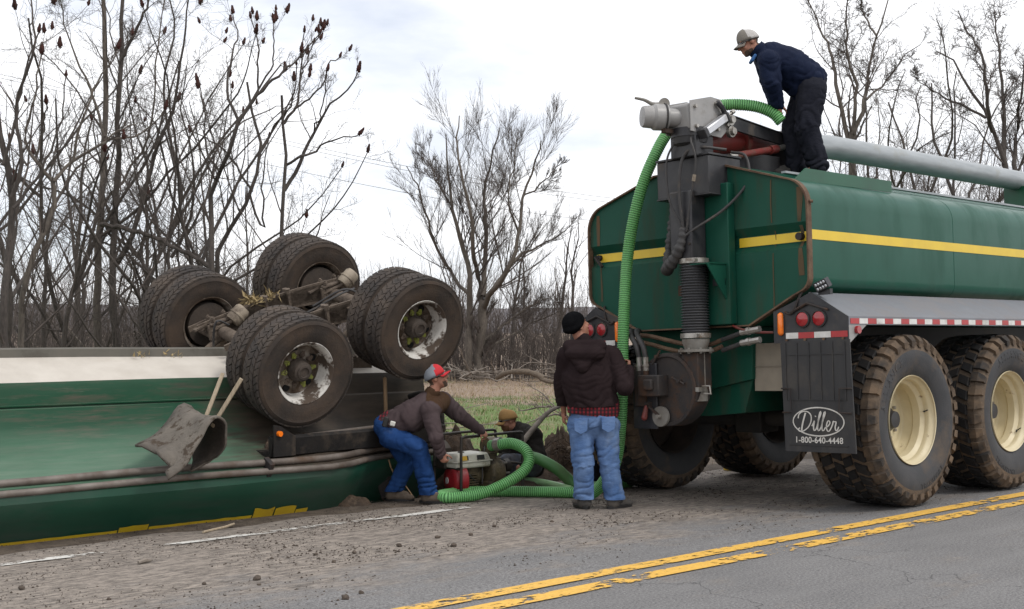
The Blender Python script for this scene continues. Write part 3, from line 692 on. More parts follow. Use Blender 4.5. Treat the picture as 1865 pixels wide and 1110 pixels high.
        for pts, wd in S_:
            p = spline([(x, y, 0) for x, y in pts], 26); t_, a_, b_ = frames(p)
            nn = np.stack([-t_[:, 1], t_[:, 0], t_[:, 2] * 0], 1)
            w_ = wd * (0.75 + 0.35 * np.abs(t_[:, 1]))
            Lp = p + nn * w_[:, None] / 2; Rp = p - nn * w_[:, None] / 2; sc = 0.415
            f3 = lambda q: (-1.0045 - q0, cvf + 0.205 - q[0] * sc - 0.002, cwf - 0.088 + q[1] * sc * 0.92)
            n_ = len(p); mb.add([f3(q) for q in Lp] + [f3(q) for q in Rp], [(i, i + 1, n_ + i + 1, n_ + i) for i in range(n_ - 1)])
            q0 += 0.0004
        mb.build('lettering', 'flap_print', flap, recalc=True)
        cu = bpy.data.curves.new('phone_number', 'FONT'); cu.body = '1-800-640-4448'; cu.size = 0.073; cu.align_x = 'CENTER'; cu.offset = 0.0015; cu.space_character = 1.03
        to = bpy.data.objects.new('phone_number_tmp', cu); COL.objects.link(to)
        dg = bpy.context.evaluated_depsgraph_get(); me = bpy.data.meshes.new_from_object(to.evaluated_get(dg)); bpy.data.objects.remove(to)
        for v in me.vertices: x, y, z = v.co; v.co = (-1.0045, cvf - x, 0.62 + y)
        me.materials.clear(); me.materials.append(MATS['flap_print']); link_mesh('phone_number', me, flap)
# work light on the fender
wl_ = part_empty('work_light', truck, Matrix.Identity(4))
R_ = np.array(Matrix.Rotation(math.radians(-20), 3, 'X') @ Matrix.Rotation(math.radians(-18), 3, 'Y'))
mb = MB(); mb.box((-0.93, 0.31, 1.985), (0.06, 0.13, 0.085), rot=R_)
for k in range(5): mb.box(np.array((-0.93, 0.31, 1.985)) + R_ @ np.array((0.045, -0.05 + 0.025 * k, 0)), (0.03, 0.006, 0.08), rot=R_)
mb.build('lamp_housing', 'black_steel', wl_, bevel=0.006)
for y in (-0.042, -0.014, 0.014, 0.042):
    for z in (-0.02, 0.02):
        mb = MB(); mb.ell(np.array((-0.93, 0.31, 1.985)) + R_ @ np.array((-0.031, y, z)), (0.006, 0.012, 0.014), rot=R_, seg=8, rings=6); mb.build('lamp_lens', 'aluminium', wl_)
mb = MB(); mb.box((-0.90, 0.30, 1.925), (0.04, 0.12, 0.05)); mb.build('lamp_bracket', 'black_steel', wl_)

# wheels -------------------------------------------------------------
def lug(mb, th, dth, h0, h1, r0, r1, skew=0.0, inset=0.82, mi=0, tw_=0.0):
    """one tread block on a tyre whose axis is Y"""
    vs = []
    hm = (h0 + h1) / 2
    for r, k in ((r0, 1.0), (r1, inset)):
        for a, h in ((-0.5, h0), (0.5, h0), (0.5, h1), (-0.5, h1)):
            hh = hm + (h - hm) * k; aa = th + (a * k) * dth + skew * (hh - hm)
            rr = r if not callable(r) else r(hh)
            vs.append((rr * math.cos(aa), hh, rr * math.sin(aa)))
    mb.add(vs, [(4, 7, 6, 5), (0, 4, 5, 1), (1, 5, 6, 2), (2, 6, 7, 3), (3, 7, 4, 0)], mi)
WR, WW = 0.775, 0.68
mb = MB()
prof = [(0.385, -0.25), (0.41, -0.285), (0.47, -0.315), (0.56, -0.338), (0.63, -0.335), (0.675, -0.322), (0.685, -0.318), (0.69, -0.325), (0.70, -0.318), (0.735, -0.28), (0.752, -0.18), (0.757, 0), (0.752, 0.18), (0.735, 0.28), (0.70, 0.318), (0.63, 0.335), (0.56, 0.338), (0.47, 0.315), (0.41, 0.285), (0.385, 0.25)]
rm = [0] * 4 + [1] * 11 + [0] * 10
mb.lathe(prof, (0, 0, 0), (0, 1, 0), 96, ring_m=rm)
nb = 34
for i in range(nb):
    for r_i, (h0, h1) in enumerate(((-0.225, -0.105), (-0.095, 0.0), (0.005, 0.10), (0.11, 0.225))):
        th = 2 * math.pi * (i + 0.5 * (r_i % 2)) / nb
        lug(mb, th, 0.128, h0, h1, 0.745, 0.778, skew=0.55 if r_i % 2 else -0.55, inset=0.84, mi=2)
for i in range(nb):
    for sg in (-1, 1):
        th = 2 * math.pi * (i + (0.25 if sg > 0 else 0.75)) / nb
        a0 = th - 0.062; a1 = th + 0.062; vs = []
        for (r, h) in ((0.772, 0.235), (0.765, 0.30), (0.715, 0.345), (0.66, 0.343), (0.70, 0.30), (0.735, 0.235)):
            for a in (a0, a1):
                rr = r; aa = a if h < 0.32 else th + (a - th) * 0.72
                vs.append((rr * math.cos(aa), sg * h, rr * math.sin(aa)))
        mb.add(vs, [(0, 1, 3, 2), (2, 3, 5, 4), (4, 5, 7, 6), (0, 2, 4, 6, 8, 10), (11, 9, 7, 5, 3, 1)], 3)
ME_TYRE = mb.mesh('tyre', ['tyre_side', 'tyre_mud', 'lug_black', 'lug_rubber'], ang=30)
b_ = bmesh.new(); b_.from_mesh(ME_TYRE); bmesh.ops.recalc_face_normals(b_, faces=b_.faces); b_.to_mesh(ME_TYRE); b_.free()
mb = MB()
mb.lathe([(0.395, -0.295), (0.402, -0.30), (0.405, -0.29), (0.388, -0.262), (0.372, -0.25), (0.366, -0.235), (0.368, -0.20), (0.352, -0.185), (0.335, -0.17), (0.335, -0.10), (0.35, -0.085), (0.352, 0.0), (0.345, 0.012), (0.325, 0.02), (0.30, 0.018), (0.22, -0.01), (0.14, -0.012), (0.13, 0.0), (0.0, 0.0)], (0, 0, 0), (0, 1, 0), 64)
mb.lathe([(0.352, 0.01), (0.37, 0.2), (0.388, 0.262), (0.402, 0.30), (0.395, 0.295)], (0, 0, 0), (0, 1, 0), 48)
ME_RIM = mb.mesh('rim', 'cream_rim', ang=35); ME_RIM_L = mb.mesh('rim', 'drum', ang=35)
mb = MB(); mb.lathe([(0.11, 0.0), (0.11, -0.05), (0.085, -0.075), (0.075, -0.12), (0.0, -0.125)], (0, 0, 0), (0, 1, 0), 24); ME_HUB = mb.mesh('hub', 'black_steel')
mb = MB(); mb.lathe([(0.016, 0.0), (0.016, -0.03), (0.0, -0.032)], (0, -0.008, 0), (0, 1, 0), 6); ME_NUT = mb.mesh('lug_nut', 'steel')
mb = MB(); mb.cyl((0.365, -0.20, 0.06), (0.335, -0.215, 0.06), 0.008, n=6); mb.cyl((0.345, -0.21, 0.06), (0.318, -0.26, 0.075), 0.006, n=6); ME_VALVE = mb.mesh('valve_stem', 'black_steel')
# raised maker's lettering on the sidewall
def side_text(txt, r0, a_mid, size, flip, name):
    cu = bpy.data.curves.new(name, 'FONT'); cu.body = txt; cu.size = size; cu.align_x = 'CENTER'; cu.extrude = 0.002; cu.space_character = 1.25; cu.offset = 0.001
    to = bpy.data.objects.new(name, cu); COL.objects.link(to)
    dg = bpy.context.evaluated_depsgraph_get(); me = bpy.data.meshes.new_from_object(to.evaluated_get(dg)); bpy.data.objects.remove(to)
    for v in me.vertices:
        x, y, z = v.co; rr = r0 + (y if not flip else -y)
        aa = math.radians(a_mid) + (-x / r0 if not flip else x / r0)
        hz = float(np.interp(rr, [0.41, 0.47, 0.56, 0.63, 0.675], [0.285, 0.315, 0.338, 0.335, 0.322]))
        v.co = (rr * math.cos(aa), -hz - 0.0015 - z, rr * math.sin(aa))
    me.materials.clear(); me.materials.append(MATS['tyre_side']); return me
ME_T1 = side_text('ALLIANCE', 0.535, 142, 0.10, False, 'tyre_lettering')
ME_T2 = side_text('TRANSPORT', 0.625, 293, 0.066, True, 'tyre_lettering')
def truck_wheel(u, left, spin):
    rot = Matrix.Rotation(math.radians(180), 4, 'Z') if left else Matrix.Identity(4)
    v = (2 * CV - WW / 2) if left else WW / 2
    w = part_empty('wheel', truck, Matrix.Translation((u, v, 0.775)) @ rot @ Matrix.Rotation(math.radians(spin), 4, 'Y'))
    link_mesh('tyre', ME_TYRE, w); link_mesh('rim', ME_RIM_L if left else ME_RIM, w); link_mesh('hub', ME_HUB, w); link_mesh('valve_stem', ME_VALVE, w)
    if not left:
        for k in range(10):
            o = link_mesh('lug_nut', ME_NUT, w); a = 2 * math.pi * k / 10; o.location = (0.175 * math.cos(a), 0, 0.175 * math.sin(a))
        for M_ in (ME_T1, ME_T2): link_mesh('tyre_lettering', M_, w)
truck_wheel(0.04, False, 0); truck_wheel(1.91, False, 47); truck_wheel(0.04, True, 20); truck_wheel(1.91, True, 75)

# riser: bellows, flange, pump volute
RU, RV = -1.17, 1.53
mb = MB(); pts = [(RU, RV, w) for w in np.linspace(1.57, 2.27, 169)]
rr = [0.122 + 0.013 * math.sin(2 * math.pi * k / 6.0) for k in range(169)]
mb.tube(pts, rr, 28); mb.build('flexible_riser', 'bellows', truck, ang=80)
for w in (1.585, 2.275):
    mb = MB(); mb.lathe([(0.12, -0.022), (0.141, -0.022), (0.141, 0.022), (0.12, 0.022)], (RU, RV, w), (0, 0, 1), 28); mb.box((RU - 0.1, RV - 0.10, w), (0.05, 0.03, 0.03)); mb.build('hose_clamp', 'steel', truck)
mb = MB(); mb.lathe([(0.128, 1.555), (0.128, 1.53), (0.105, 1.46), (0.165, 1.458), (0.165, 1.435), (0.098, 1.433), (0.098, 1.05), (0.098, 0.98)], (RU, RV, 0), (0, 0, 1), 24)
for k in range(8):
    a = 2 * math.pi * k / 8 + 0.2; mb.cyl((RU + 0.143 * math.cos(a), RV + 0.143 * math.sin(a), 1.42), (RU + 0.143 * math.cos(a), RV + 0.143 * math.sin(a), 1.475), 0.012, n=6)
mb.build('outlet_flange', 'grey_dirty', truck)
mb = MB(); DC = (RU, 1.80, 1.09)
mb.lathe([(0.0, -0.10), (0.32, -0.10), (0.335, -0.085), (0.335, 0.10), (0.0, 0.10)], DC, (1, 0, 0), 44); mb.prism(arc(1.80, 1.09, 0.34, -80, 8, 12) + [(1.433, 1.42), (1.625, 1.42), (1.625, 1.1)] if False else [(1.433, 1.43), (1.625, 1.43), (1.625, 0.95), (1.52, 0.90), (1.46, 1.0), (1.433, 1.12)], (RU - 0.098, 0, 0), (0, 1, 0), (0, 0, 1), (1, 0, 0), 0.196)
mb.build('pump_volute', 'rusty_steel', truck, bevel=0.008, recalc=True)
mb = MB(); mb.lathe([(0.30, -0.104), (0.31, -0.118), (0.338, -0.114), (0.345, -0.09), (0.345, 0.07)], DC, (1, 0, 0), 44); mb.build('volute_rim', 'rusty_steel', truck)
mb = MB(); mb.box((RU - 0.17, 1.92, 1.13), (0.15, 0.26, 0.20)); mb.box((RU - 0.13, 2.10, 1.13), (0.06, 0.14, 0.40)); mb.box((RU - 0.26, 1.90, 1.14), (0.04, 0.1, 0.1)); mb.build('hydraulic_motor', 'rusty_steel', truck, bevel=0.012)
mb = MB(); mb.box((RU - 0.12, 2.06, 1.03), (0.02, 0.30, 0.62)); mb.build('motor_plate', 'black_steel', truck, bevel=0.005)
for v in (2.02, 2.10):
    mb = MB(); mb.cyl((RU - 0.15, v, 1.21), (RU - 0.15, v, 1.27), 0.026, n=10, mi=1); mb.cyl((RU - 0.15, v, 1.27), (RU - 0.15, v, 1.40), 0.028, n=8, mi=0); mb.cyl((RU - 0.15, v, 1.31), (RU - 0.15, v, 1.33), 0.034, n=8); mb.build('hose_fitting', ['steel', 'rusty_steel'], truck)
    mb = MB(); mb.tube(spline([(RU - 0.15, v, 1.39), (RU - 0.16, v + 0.02, 1.50), (RU - 0.12, v + 0.12, 1.60), (RU - 0.02, v + 0.22, 1.655), (RU + 0.1, v + 0.3, 1.66)], 24), 0.026, 10); mb.build('hydraulic_hose', 'rubber_hose', truck)
for v in (0.0, 0.06):
    mb = MB(); mb.tube(spline([(UR - 0.05, 2.42, 1.62 - v), (UR - 0.08, 2.2, 1.60 - v * 1.3), (UR - 0.10, 1.95, 1.55 - v * 1.4), (UR - 0.08, 1.7, 1.50 - v * 1.2), (UR - 0.06, 1.5, 1.50 - v), (UR - 0.05, 1.36, 1.54 - v)], 30), 0.021, 8); mb.build('hydraulic_hose', 'rust_edge', truck)
    mb = MB(); mb.tube(spline([(UR - 0.05, 1.36, 1.54 - 1.6 * v), (UR - 0.05, 1.2, 1.58 - 1.6 * v), (UR - 0.05, 1.12, 1.605 - 1.6 * v)], 10), 0.022, 8, mi=1); mb.cyl((UR - 0.05, 1.14, 1.60 - 1.6 * v), (UR - 0.05, 0.93, 1.625 - 1.6 * v), 0.030, n=8); mb.cyl((UR - 0.05, 1.04, 1.612 - 1.6 * v), (UR - 0.05, 1.07, 1.61 - 1.6 * v), 0.037, n=8); mb.build('hydraulic_coupling', ['steel', 'rubber_hose'], truck)
mb = MB(); mb.tube(spline([(UR - 0.06, 1.22, 1.665), (UR - 0.07, 1.12, 1.63), (UR - 0.05, 0.98, 1.60), (UR, 0.82, 1.59)], 14), 0.012, 6); mb.build('lamp_cable', 'red_paint', truck)
mb = MB(); mb.cyl((RU - 0.12, 1.86, 0.84), (RU - 0.15, 1.86, 0.84), 0.095, n=24); mb.cyl((RU - 0.13, 1.86, 0.84), (RU - 0.2, 1.86, 0.84), 0.02, n=8); mb.build('drain_cap', 'grey_dirty', truck)
mb = MB(); mb.bar((RU - 0.17, 1.86, 0.85), (RU - 0.17, 2.0, 0.95), 0.02, 0.02); mb.box((RU - 0.14, 2.0, 0.95), (0.08, 0.05, 0.05)); mb.build('drain_linkage', 'rusty_steel', truck)
mb = MB(); mb.caps((RU - 0.17, 2.01, 0.93), (RU - 0.19, 2.02, 0.83), 0.02, 0.03, 8); mb.build('drain_handle', 'red_paint', truck)
for (v, w, a) in ((1.64, 1.17, 0.4), (1.90, 1.40, -0.9)):
    mb = MB(); mb.cyl((RU - 0.13, v + 0.09 * math.cos(a), w + 0.09 * math.sin(a)), (RU - 0.13, v - 0.07 * math.cos(a), w - 0.07 * math.sin(a)), 0.01, n=6); mb.cyl((RU - 0.10, v, w), (RU - 0.15, v, w), 0.018, n=8); mb.build('wing_bolt', 'rusty_steel', truck)
mb = MB(); mb.tube([(RU - 0.05, 1.43, 1.12), (RU - 0.05, 1.34, 1.12), (RU - 0.05, 1.33, 1.05), (RU - 0.05, 1.42, 1.05)], 0.01, 6); mb.box((RU - 0.06, 1.44, 1.09), (0.1, 0.04, 0.04)); mb.build('latch', 'steel', truck)
mb = MB(); mb.box((UR - 0.06, 1.75, 2.02), (0.10, 0.14, 0.10)); mb.build('hose_stop', 'rusty_steel', truck, bevel=0.006)
mb = MB(); mb.box((UR - 0.115, 1.32, 2.07), (0.02, 0.14, 0.06)); mb.cyl((UR - 0.12, 1.27, 2.07), (UR - 0.145, 1.27, 2.07), 0.014, n=6); mb.build('riser_strap', 'black_steel', truck)

# control box, riser pipe and loading head
mb = MB(); mb.box((RU, RV + 0.06, 2.60), (0.22, 0.26, 0.66)); mb.build('riser_pipe', 'black_steel', truck, bevel=0.02)
for (v, w) in ((RV - 0.03, 2.55), (RV - 0.05, 2.43), (RV - 0.03, 2.65)):
    mb = MB(); mb.cyl((RU - 0.11, v, w), (RU - 0.125, v, w), 0.014, n=8); mb.build('riser_bolt', 'rusty_steel', truck)
bx = part_empty('control_box', truck, Matrix.Identity(4))
mb = MB(); mb.box((-0.985, 1.595, 3.055), (0.47, 0.62, 0.35)); mb.build('box_shell', 'black_steel', bx, bevel=0.008)
mb = MB(); mb.box((-0.985, 1.595, 3.243), (0.49, 0.64, 0.02)); mb.box((-0.985, 1.595, 2.877), (0.485, 0.635, 0.014)); mb.build('box_lid', 'black_steel', bx, bevel=0.004)
mb = MB(); mb.box((RU + 0.02, RV, 3.33), (0.26, 0.30, 0.2)); mb.build('riser_neck', 'black_steel', truck, bevel=0.01)
mb = MB(); mb.cyl((-0.75, 1.83, 3.16), (-0.75, 1.83, 3.45), 0.09, n=16); mb.build('vent_stub', 'green_rear', truck)
mb = MB(); mb.cyl((RU, RV, 3.42), (RU, RV, 3.50), 0.18, n=28); mb.lathe([(0.13, 3.34), (0.16, 3.36), (0.17, 3.42)], (RU, RV, 0), (0, 0, 1), 24); mb.build('swivel_ring', 'black_steel', truck)
HD = np.array((RU + 0.05, RV, 3.60))
mb = MB()
mb.prism([(-0.20, -0.13), (0.20, -0.15), (0.36, 0.0), (0.20, 0.16), (0.10, 0.18), (-0.22, 0.11)], HD + np.array((0, -0.13, 0)), (1, 0, 0), (0, 0, 1), (0, 1, 0), 0.26)
mb.build('valve_body', 'grey_paint', truck, bevel=0.03, seg=3, recalc=True)
mb = MB()
for s_ in (-0.15, 0.14): mb.prism([(-0.22, -0.15), (0.22, -0.17), (0.40, -0.02), (0.36, 0.05), (0.22, 0.19), (0.08, 0.20), (-0.22, 0.13)], HD + np.array((0, s_, 0)), (1, 0, 0), (0, 0, 1), (0, 1, 0), 0.012)
mb.build('valve_cheek', 'grey_paint', truck, bevel=0.003, recalc=True)
for (x, z) in ((-0.16, 0.08), (-0.15, -0.10), (0.16, -0.1), (0.14, 0.14), (0.27, 0.05), (0.3, -0.04)):
    mb = MB(); mb.cyl(HD + np.array((x, -0.15, z)), HD + np.array((x, -0.178, z)), 0.018, n=6); mb.build('valve_bolt', 'steel', truck)
ca = unit((-0.83, 0.50, 0.02)); c0 = HD + np.array((-0.15, 0.02, -0.0))
mb = MB(); mb.lathe([(0.085, 0.0), (0.085, 0.13), (0.12, 0.14), (0.12, 0.16), (0.122, 0.165), (0.122, 0.26), (0.105, 0.285), (0.10, 0.36), (0.092, 0.375), (0.0, 0.38)], c0, ca, 32)
mb.build('inlet_cap', 'grey_paint', truck, ang=30)
mb = MB(); mb.lathe([(0.115, 0.155), (0.13, 0.158), (0.13, 0.172), (0.115, 0.175)], c0, ca, 32); mb.build('cap_gasket', 'rubber_black', truck)
lp = c0 + ca * 0.17 + np.array((0, 0, 0.12))
mb = MB(); mb.prism(arc(0, 0.01, 0.05, -20, 200, 10), lp + np.array((0, -0.02, 0)), ca * -1, (0, 0, 1), np.cross(ca, (0, 0, 1)), 0.03); mb.tube(spline([lp + ca * 0.0, lp + ca * 0.10 + np.array((0, 0, 0.0)), lp + ca * 0.18 + np.array((0, 0, 0.035)), lp + ca * 0.27 + np.array((0, 0, 0.05))], 12), np.linspace(0.024, 0.012, 12), 8)
mb.build('cap_lever', 'grey_dirty', truck, recalc=True)
mb = MB(); lq = c0 + ca * 0.15 + np.array((0, -0.02, -0.13)); mb.box(lq, (0.12, 0.05, 0.04)); mb.cyl(lq, lq + np.array((0.15, -0.02, 0.03)), 0.012, n=6); mb.build('cap_hinge', 'rusty_steel', truck)
# air cylinder along the cheek
q0 = HD + np.array((-0.09, -0.21, -0.16)); q1 = HD + np.array((0.20, -0.21, 0.005)); dd = unit(q1 - q0)
ac = part_empty('air_cylinder', truck, Matrix.Identity(4))
mb = MB(); mb.bar(q0, q1, 0.075, 0.075, up=(0, 1, 0)); mb.build('cylinder_barrel', 'aluminium', ac, bevel=0.012)
mb = MB(); mb.bar(q0 - dd * 0.05, q0, 0.088, 0.088, up=(0, 1, 0)); mb.bar(q1, q1 + dd * 0.03, 0.088, 0.088, up=(0, 1, 0)); mb.build('cylinder_head', 'black_steel', ac, bevel=0.006)
mb = MB(); mb.cyl(q1 + dd * 0.03, q1 + dd * 0.14, 0.012, n=8); mb.cyl(q1 + dd * 0.12, q1 + dd * 0.16, 0.022, n=8); mb.build('cylinder_rod', 'steel', ac)
mb = MB(); mb.tube([HD + np.array((0.13, -0.18, 0.15)), HD + np.array((0.2, -0.19, 0.10)), HD + np.array((0.28, -0.19, -0.02))], 0.024, 8); mb.build('crank_arm', 'black_steel', truck)
# boom arms, red elbow, boom pipe, lift cylinder
for v in (1.38, 1.86):
    mb = MB(); mb.prism([(-0.82, 3.66), (-0.80, 3.535), (0.20, 3.45), (0.20, 3.56)], (0, v, 0), (1, 0, 0), (0, 0, 1), (0, 1, 0), 0.03); mb.box((-0.3, v + 0.02, 3.615), (1.0, 0.06, 0.012), rot=np.array(Matrix.Rotation(math.radians(6), 3, 'Y'))); mb.build('boom_arm', 'black_steel', truck, bevel=0.004, recalc=True)
for (x, z) in ((-0.78, 3.61), (-0.77, 3.50)):
    mb = MB(); mb.cyl((x, 1.36, z), (x, 1.32, z), 0.034, n=8); mb.cyl((x, 1.39, z), (x, 1.35, z), 0.055, n=14); mb.build('pivot_bolt', 'steel', truck)
mb = MB(); mb.tube(spline([(-0.95, 1.62, 3.40), (-0.62, 1.62, 3.46), (-0.25, 1.63, 3.50), (0.1, 1.64, 3.53)], 16), 0.135, 22); mb.lathe([(0.135, -0.03), (0.18, -0.03), (0.18, 0.03), (0.135, 0.03)], (-0.35, 1.63, 3.49), (1, 0, 0.1), 24); mb.build('boom_elbow', 'red_paint', truck)
mb = MB(); mb.box((-0.2, 1.62, 3.63), (0.5, 0.1, 0.03)); mb.box((-0.05, 1.62, 3.66), (0.05, 0.05, 0.05)); mb.build('hinge_block', 'red_paint', truck, bevel=0.005)
mb = MB(); mb.tube([(0.05, 1.66, 3.53), (0.5, 1.68, 3.555), (1.4, 1.70, 3.62), (6.3, 1.74, 3.63)], 0.128, 28); mb.build('boom_pipe', 'galvanised', truck, ang=60)
mb = MB(); mb.tube([(0.05, 1.66, 3.53), (0.45, 1.68, 3.552)], 0.134, 28); mb.build('boom_sleeve', 'rusty_steel', truck)
mb = MB(); mb.cyl((-0.75, 1.33, 3.27), (-0.15, 1.34, 3.39), 0.034, n=14); mb.cyl((-0.22, 1.33, 3.376), (-0.1, 1.34, 3.40), 0.043, n=14); mb.build('lift_cylinder', 'red_paint', truck)
mb = MB(); mb.cyl((-0.85, 1.33, 3.25), (-0.74, 1.33, 3.272), 0.03, n=10); mb.cyl((-0.06, 1.34, 3.41), (0.1, 1.34, 3.45), 0.03, n=10); mb.build('lift_rod', 'steel', truck)
mb = MB(); mb.box((-0.2, 1.62, 3.27), (1.15, 0.10, 0.24)); mb.box((-0.2, 1.62, 3.155), (1.4, 0.44, 0.03)); mb.box((0.33, 1.62, 3.3), (0.1, 0.36, 0.36)); mb.build('boom_saddle', 'black_steel', truck, bevel=0.005)
mb = MB(); mb.box((5.75, 1.72, 3.34), (0.10, 0.34, 0.40)); mb.build('boom_rest', 'green_plate', truck, bevel=0.005)
# cables
cb = [([(-1.30, 1.60, 3.40), (-1.34, 1.68, 3.20), (-1.34, 1.66, 2.85), (-1.31, 1.56, 2.62), (-1.30, 1.53, 2.52)], 0.010), ([(-1.24, 1.46, 3.44), (-1.32, 1.40, 3.36), (-1.31, 1.36, 3.16), (-1.31, 1.44, 2.8), (-1.30, 1.50, 2.54)], 0.010),
      ([(-1.0, 1.25, 3.29), (-1.22, 1.40, 3.31), (-1.30, 1.52, 3.22), (-1.32, 1.555, 2.9), (-1.30, 1.53, 2.54)], 0.015), ([(-0.9, 1.27, 3.28), (-0.88, 1.12, 3.22), (-0.92, 1.08, 2.98), (-1.08, 1.22, 2.74), (-1.25, 1.45, 2.56), (-1.30, 1.52, 2.50)], 0.013)]
for p, r in cb:
    mb = MB(); mb.tube(spline(p, 40), r, 8); mb.build('cable', 'rubber_hose', truck)
mb = MB(); mb.tube([(-1.313, 1.375, 3.05), (-1.313, 1.39, 2.99)], 0.016, 8); mb.build('cable_splice', 'tan_steel', truck)
P_ = spline([(-1.28, 1.54, 2.58), (-1.30, 1.56, 2.45), (-1.31, 1.62, 2.33), (-1.27, 1.76, 2.22), (-1.18, 1.84, 2.24), (-1.12, 1.87, 2.40), (-1.08, 1.85, 2.70), (-1.05, 1.84, 2.88)], 70)
mb = MB(); mb.tube(P_, [0.036 + 0.02 * math.exp(-((k - 24) / 16) ** 2) + 0.007 * math.sin(k * 1.9) + 0.004 * math.sin(k * 0.7) for k in range(70)], 12); mb.build('wrapped_cable', 'rubber_hose', truck, ang=80)
# ------------------------------------------------------------------ the overturned trailer (local x along the road, y away from it)
trailer = thing('overturned_trailer', 'overturned green tank trailer with white stripe lying wheels-up in the ditch', 'trailer', mtx=ROADM)
TA = -7.0; TB = 4.15
prof = [(5.10, -0.75), (4.80, -0.33), (4.70, -0.17), (4.62, -0.055), (4.55, 0.04), (4.50, 0.12), (4.47, 0.19), (4.47, 0.25), (4.50, 0.31), (4.60, 0.365), (4.73, 0.415), (4.87, 0.48),
        (5.0, 0.555), (5.12, 0.66), (5.20, 0.77), (5.245, 0.90), (5.27, 0.915), (5.29, 1.0), (5.32, 1.10), (5.335, 1.128), (5.36, 1.14), (5.55, 1.235), (5.74, 1.325), (5.752, 1.33), (5.762, 1.405), (5.80, 1.42), (7.3, 1.40), (8.0, 1.0), (8.3, 0.3), (8.2, -0.7)]
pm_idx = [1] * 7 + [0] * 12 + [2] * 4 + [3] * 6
ts = np.concatenate([np.linspace(TA, 1.2, 12), np.linspace(1.35, TB, 16)])
def bend(t, z):                                   # the rear end was pushed in when it rolled
    q = min(1.0, max(0.0, (t - 2.3) / 1.0)); return 0.42 * q * q * (3 - 2 * q) * min(1.0, max(0.25, (0.9 - z) / 0.6))
K = len(prof); mb = MB(); vs = []
for t in ts:
    for s_, z in prof:
        dn = 0.02 * mnoise.noise((t * 0.8, s_ * 2, z * 2)); vs.append((t, s_ + dn + bend(t, z), z + dn * 0.5))
for i in range(len(ts) - 1):
    for j in range(K - 1):
        mi = pm_idx[j]
        mb.f.append((i * K + j, (i + 1) * K + j, (i + 1) * K + j + 1, i * K + j + 1)); mb.m.append(mi)
mb.v = vs
mb.f.append(tuple((len(ts) - 1) * K + j for j in range(K - 1, -1, -1))); mb.m.append(4)
mb.build('tank_shell', ['trailer_green', 'trailer_low', 'trailer_white', 'grey_belly', 'trailer_mud', 'trailer_dusty_sheen'], trailer, ang=22, recalc=True)
mb = MB(); mb.box((-2.0, 5.262, 0.925), (8.5, 0.05, 0.012)); mb.build('shell_seam', 'trailer_green', trailer)
for s_, z, r in ((4.53, 0.362, 0.032), (4.465, 0.285, 0.030)):
    pts = np.array([(t, bend(t, z) + s_ + 0.012 * math.sin(t * 1.3 + z * 9), z + 0.008 * math.sin(t * 2.1 + s_ * 7)) for t in np.linspace(TA, 4.0, 40)])
    mb = MB(); mb.tube(pts, r, 14); mb.build('side_pipe', 'rust_pipe', trailer)
mb = MB(); mb.box((1.62, 4.49, 0.32), (0.05, 0.13, 0.14), rot=np.array(Matrix.Rotation(0.5, 3, 'X'))); mb.build('pipe_clip', 'rusty_steel', trailer, bevel=0.006)
# remains of the yellow stripe just above the ground
def yel(t0, t1, hfun, name='yellow_tape'):
    mb = MB(); T = np.linspace(t0, t1, 60); A_, B_ = [], []
    ss = np.array([4.80, 4.70, 4.62, 4.55, 4.50]); zz = np.array([-0.33, -0.17, -0.055, 0.04, 0.12])
    for t in T:
        for lst, z in ((A_, -0.24), (B_, -0.14 + hfun(t) + 0.008 * mnoise.noise((t * 9, 0, 0)))):
            dn = 0.02 * mnoise.noise((t * 0.8, 9, -0.2)); lst.append((t, float(np.interp(z, zz, ss)) - 0.014 + dn, z))
    n_ = len(T); mb.add(A_ + B_, [(i, i + 1, n_ + i + 1, n_ + i) for i in range(n_ - 1)]); mb.build(name, 'yellow_old', trailer, recalc=True)
yel(-7, 0.25, lambda t: 0.0); yel(0.262, 0.53, lambda t: 0.022 + 0.03 * (t - 0.26)); yel(0.54, 1.56, lambda t: 0.002)
yel(1.57, 1.785, lambda t: 0.058 + 0.010 * math.sin(t * 25)); yel(1.80, 2.02, lambda t: 0.050 + 0.010 * math.sin(t * 17)); yel(2.03, 2.16, lambda t: 0.018)

# black mudguard trough lying under the wheels
gd = part_empty('mudguard', trailer, Matrix.Translation((1.72, 4.5, 0)) @ Matrix.Rotation(math.radians(7.5), 4, 'Z') @ Matrix.Translation((-1.72, -4.40, 0)))
mb = MB(); gp = [(4.48, 0.40), (4.46, 0.565), (4.50, 0.59), (4.53, 0.58), (4.515, 0.43), (4.76, 0.455), (4.92, 0.50), (4.92, 0.48), (4.76, 0.435), (4.52, 0.385)]
mb.prism(gp, (1.72, 0, 0), (0, 1, 0), (0, 0, 1), (1, 0, 0), 2.35); mb.build('guard_sheet', 'guard_mud', gd, bevel=0.004, recalc=True)
mb = MB(); mb.prism([(1.72, 0.40), (1.72, 0.70), (1.80, 0.685), (1.98, 0.58), (1.98, 0.40)], (0, 4.44, 0), (1, 0, 0), (0, 0, 1), (0, 1, 0), 0.015); mb.build('guard_bracket', 'guard_mud', gd, recalc=True)
mb = MB(); mb.cyl((1.775, 4.44, 0.615), (1.775, 4.405, 0.615), 0.026, n=16); mb.build('guard_lamp', 'lamp_amber', gd)
mb = MB(); mb.tube(spline([(4.02, 4.52, 0.42), (4.06, 4.52, 0.62), (4.05, 4.58, 0.83), (4.0, 4.72, 0.90), (3.95, 4.9, 0.86)], 18), 0.035, 10); mb.box((3.96, 4.7, 0.63), (0.03, 0.36, 0.45)); mb.build('guard_end', 'guard_mud', gd)
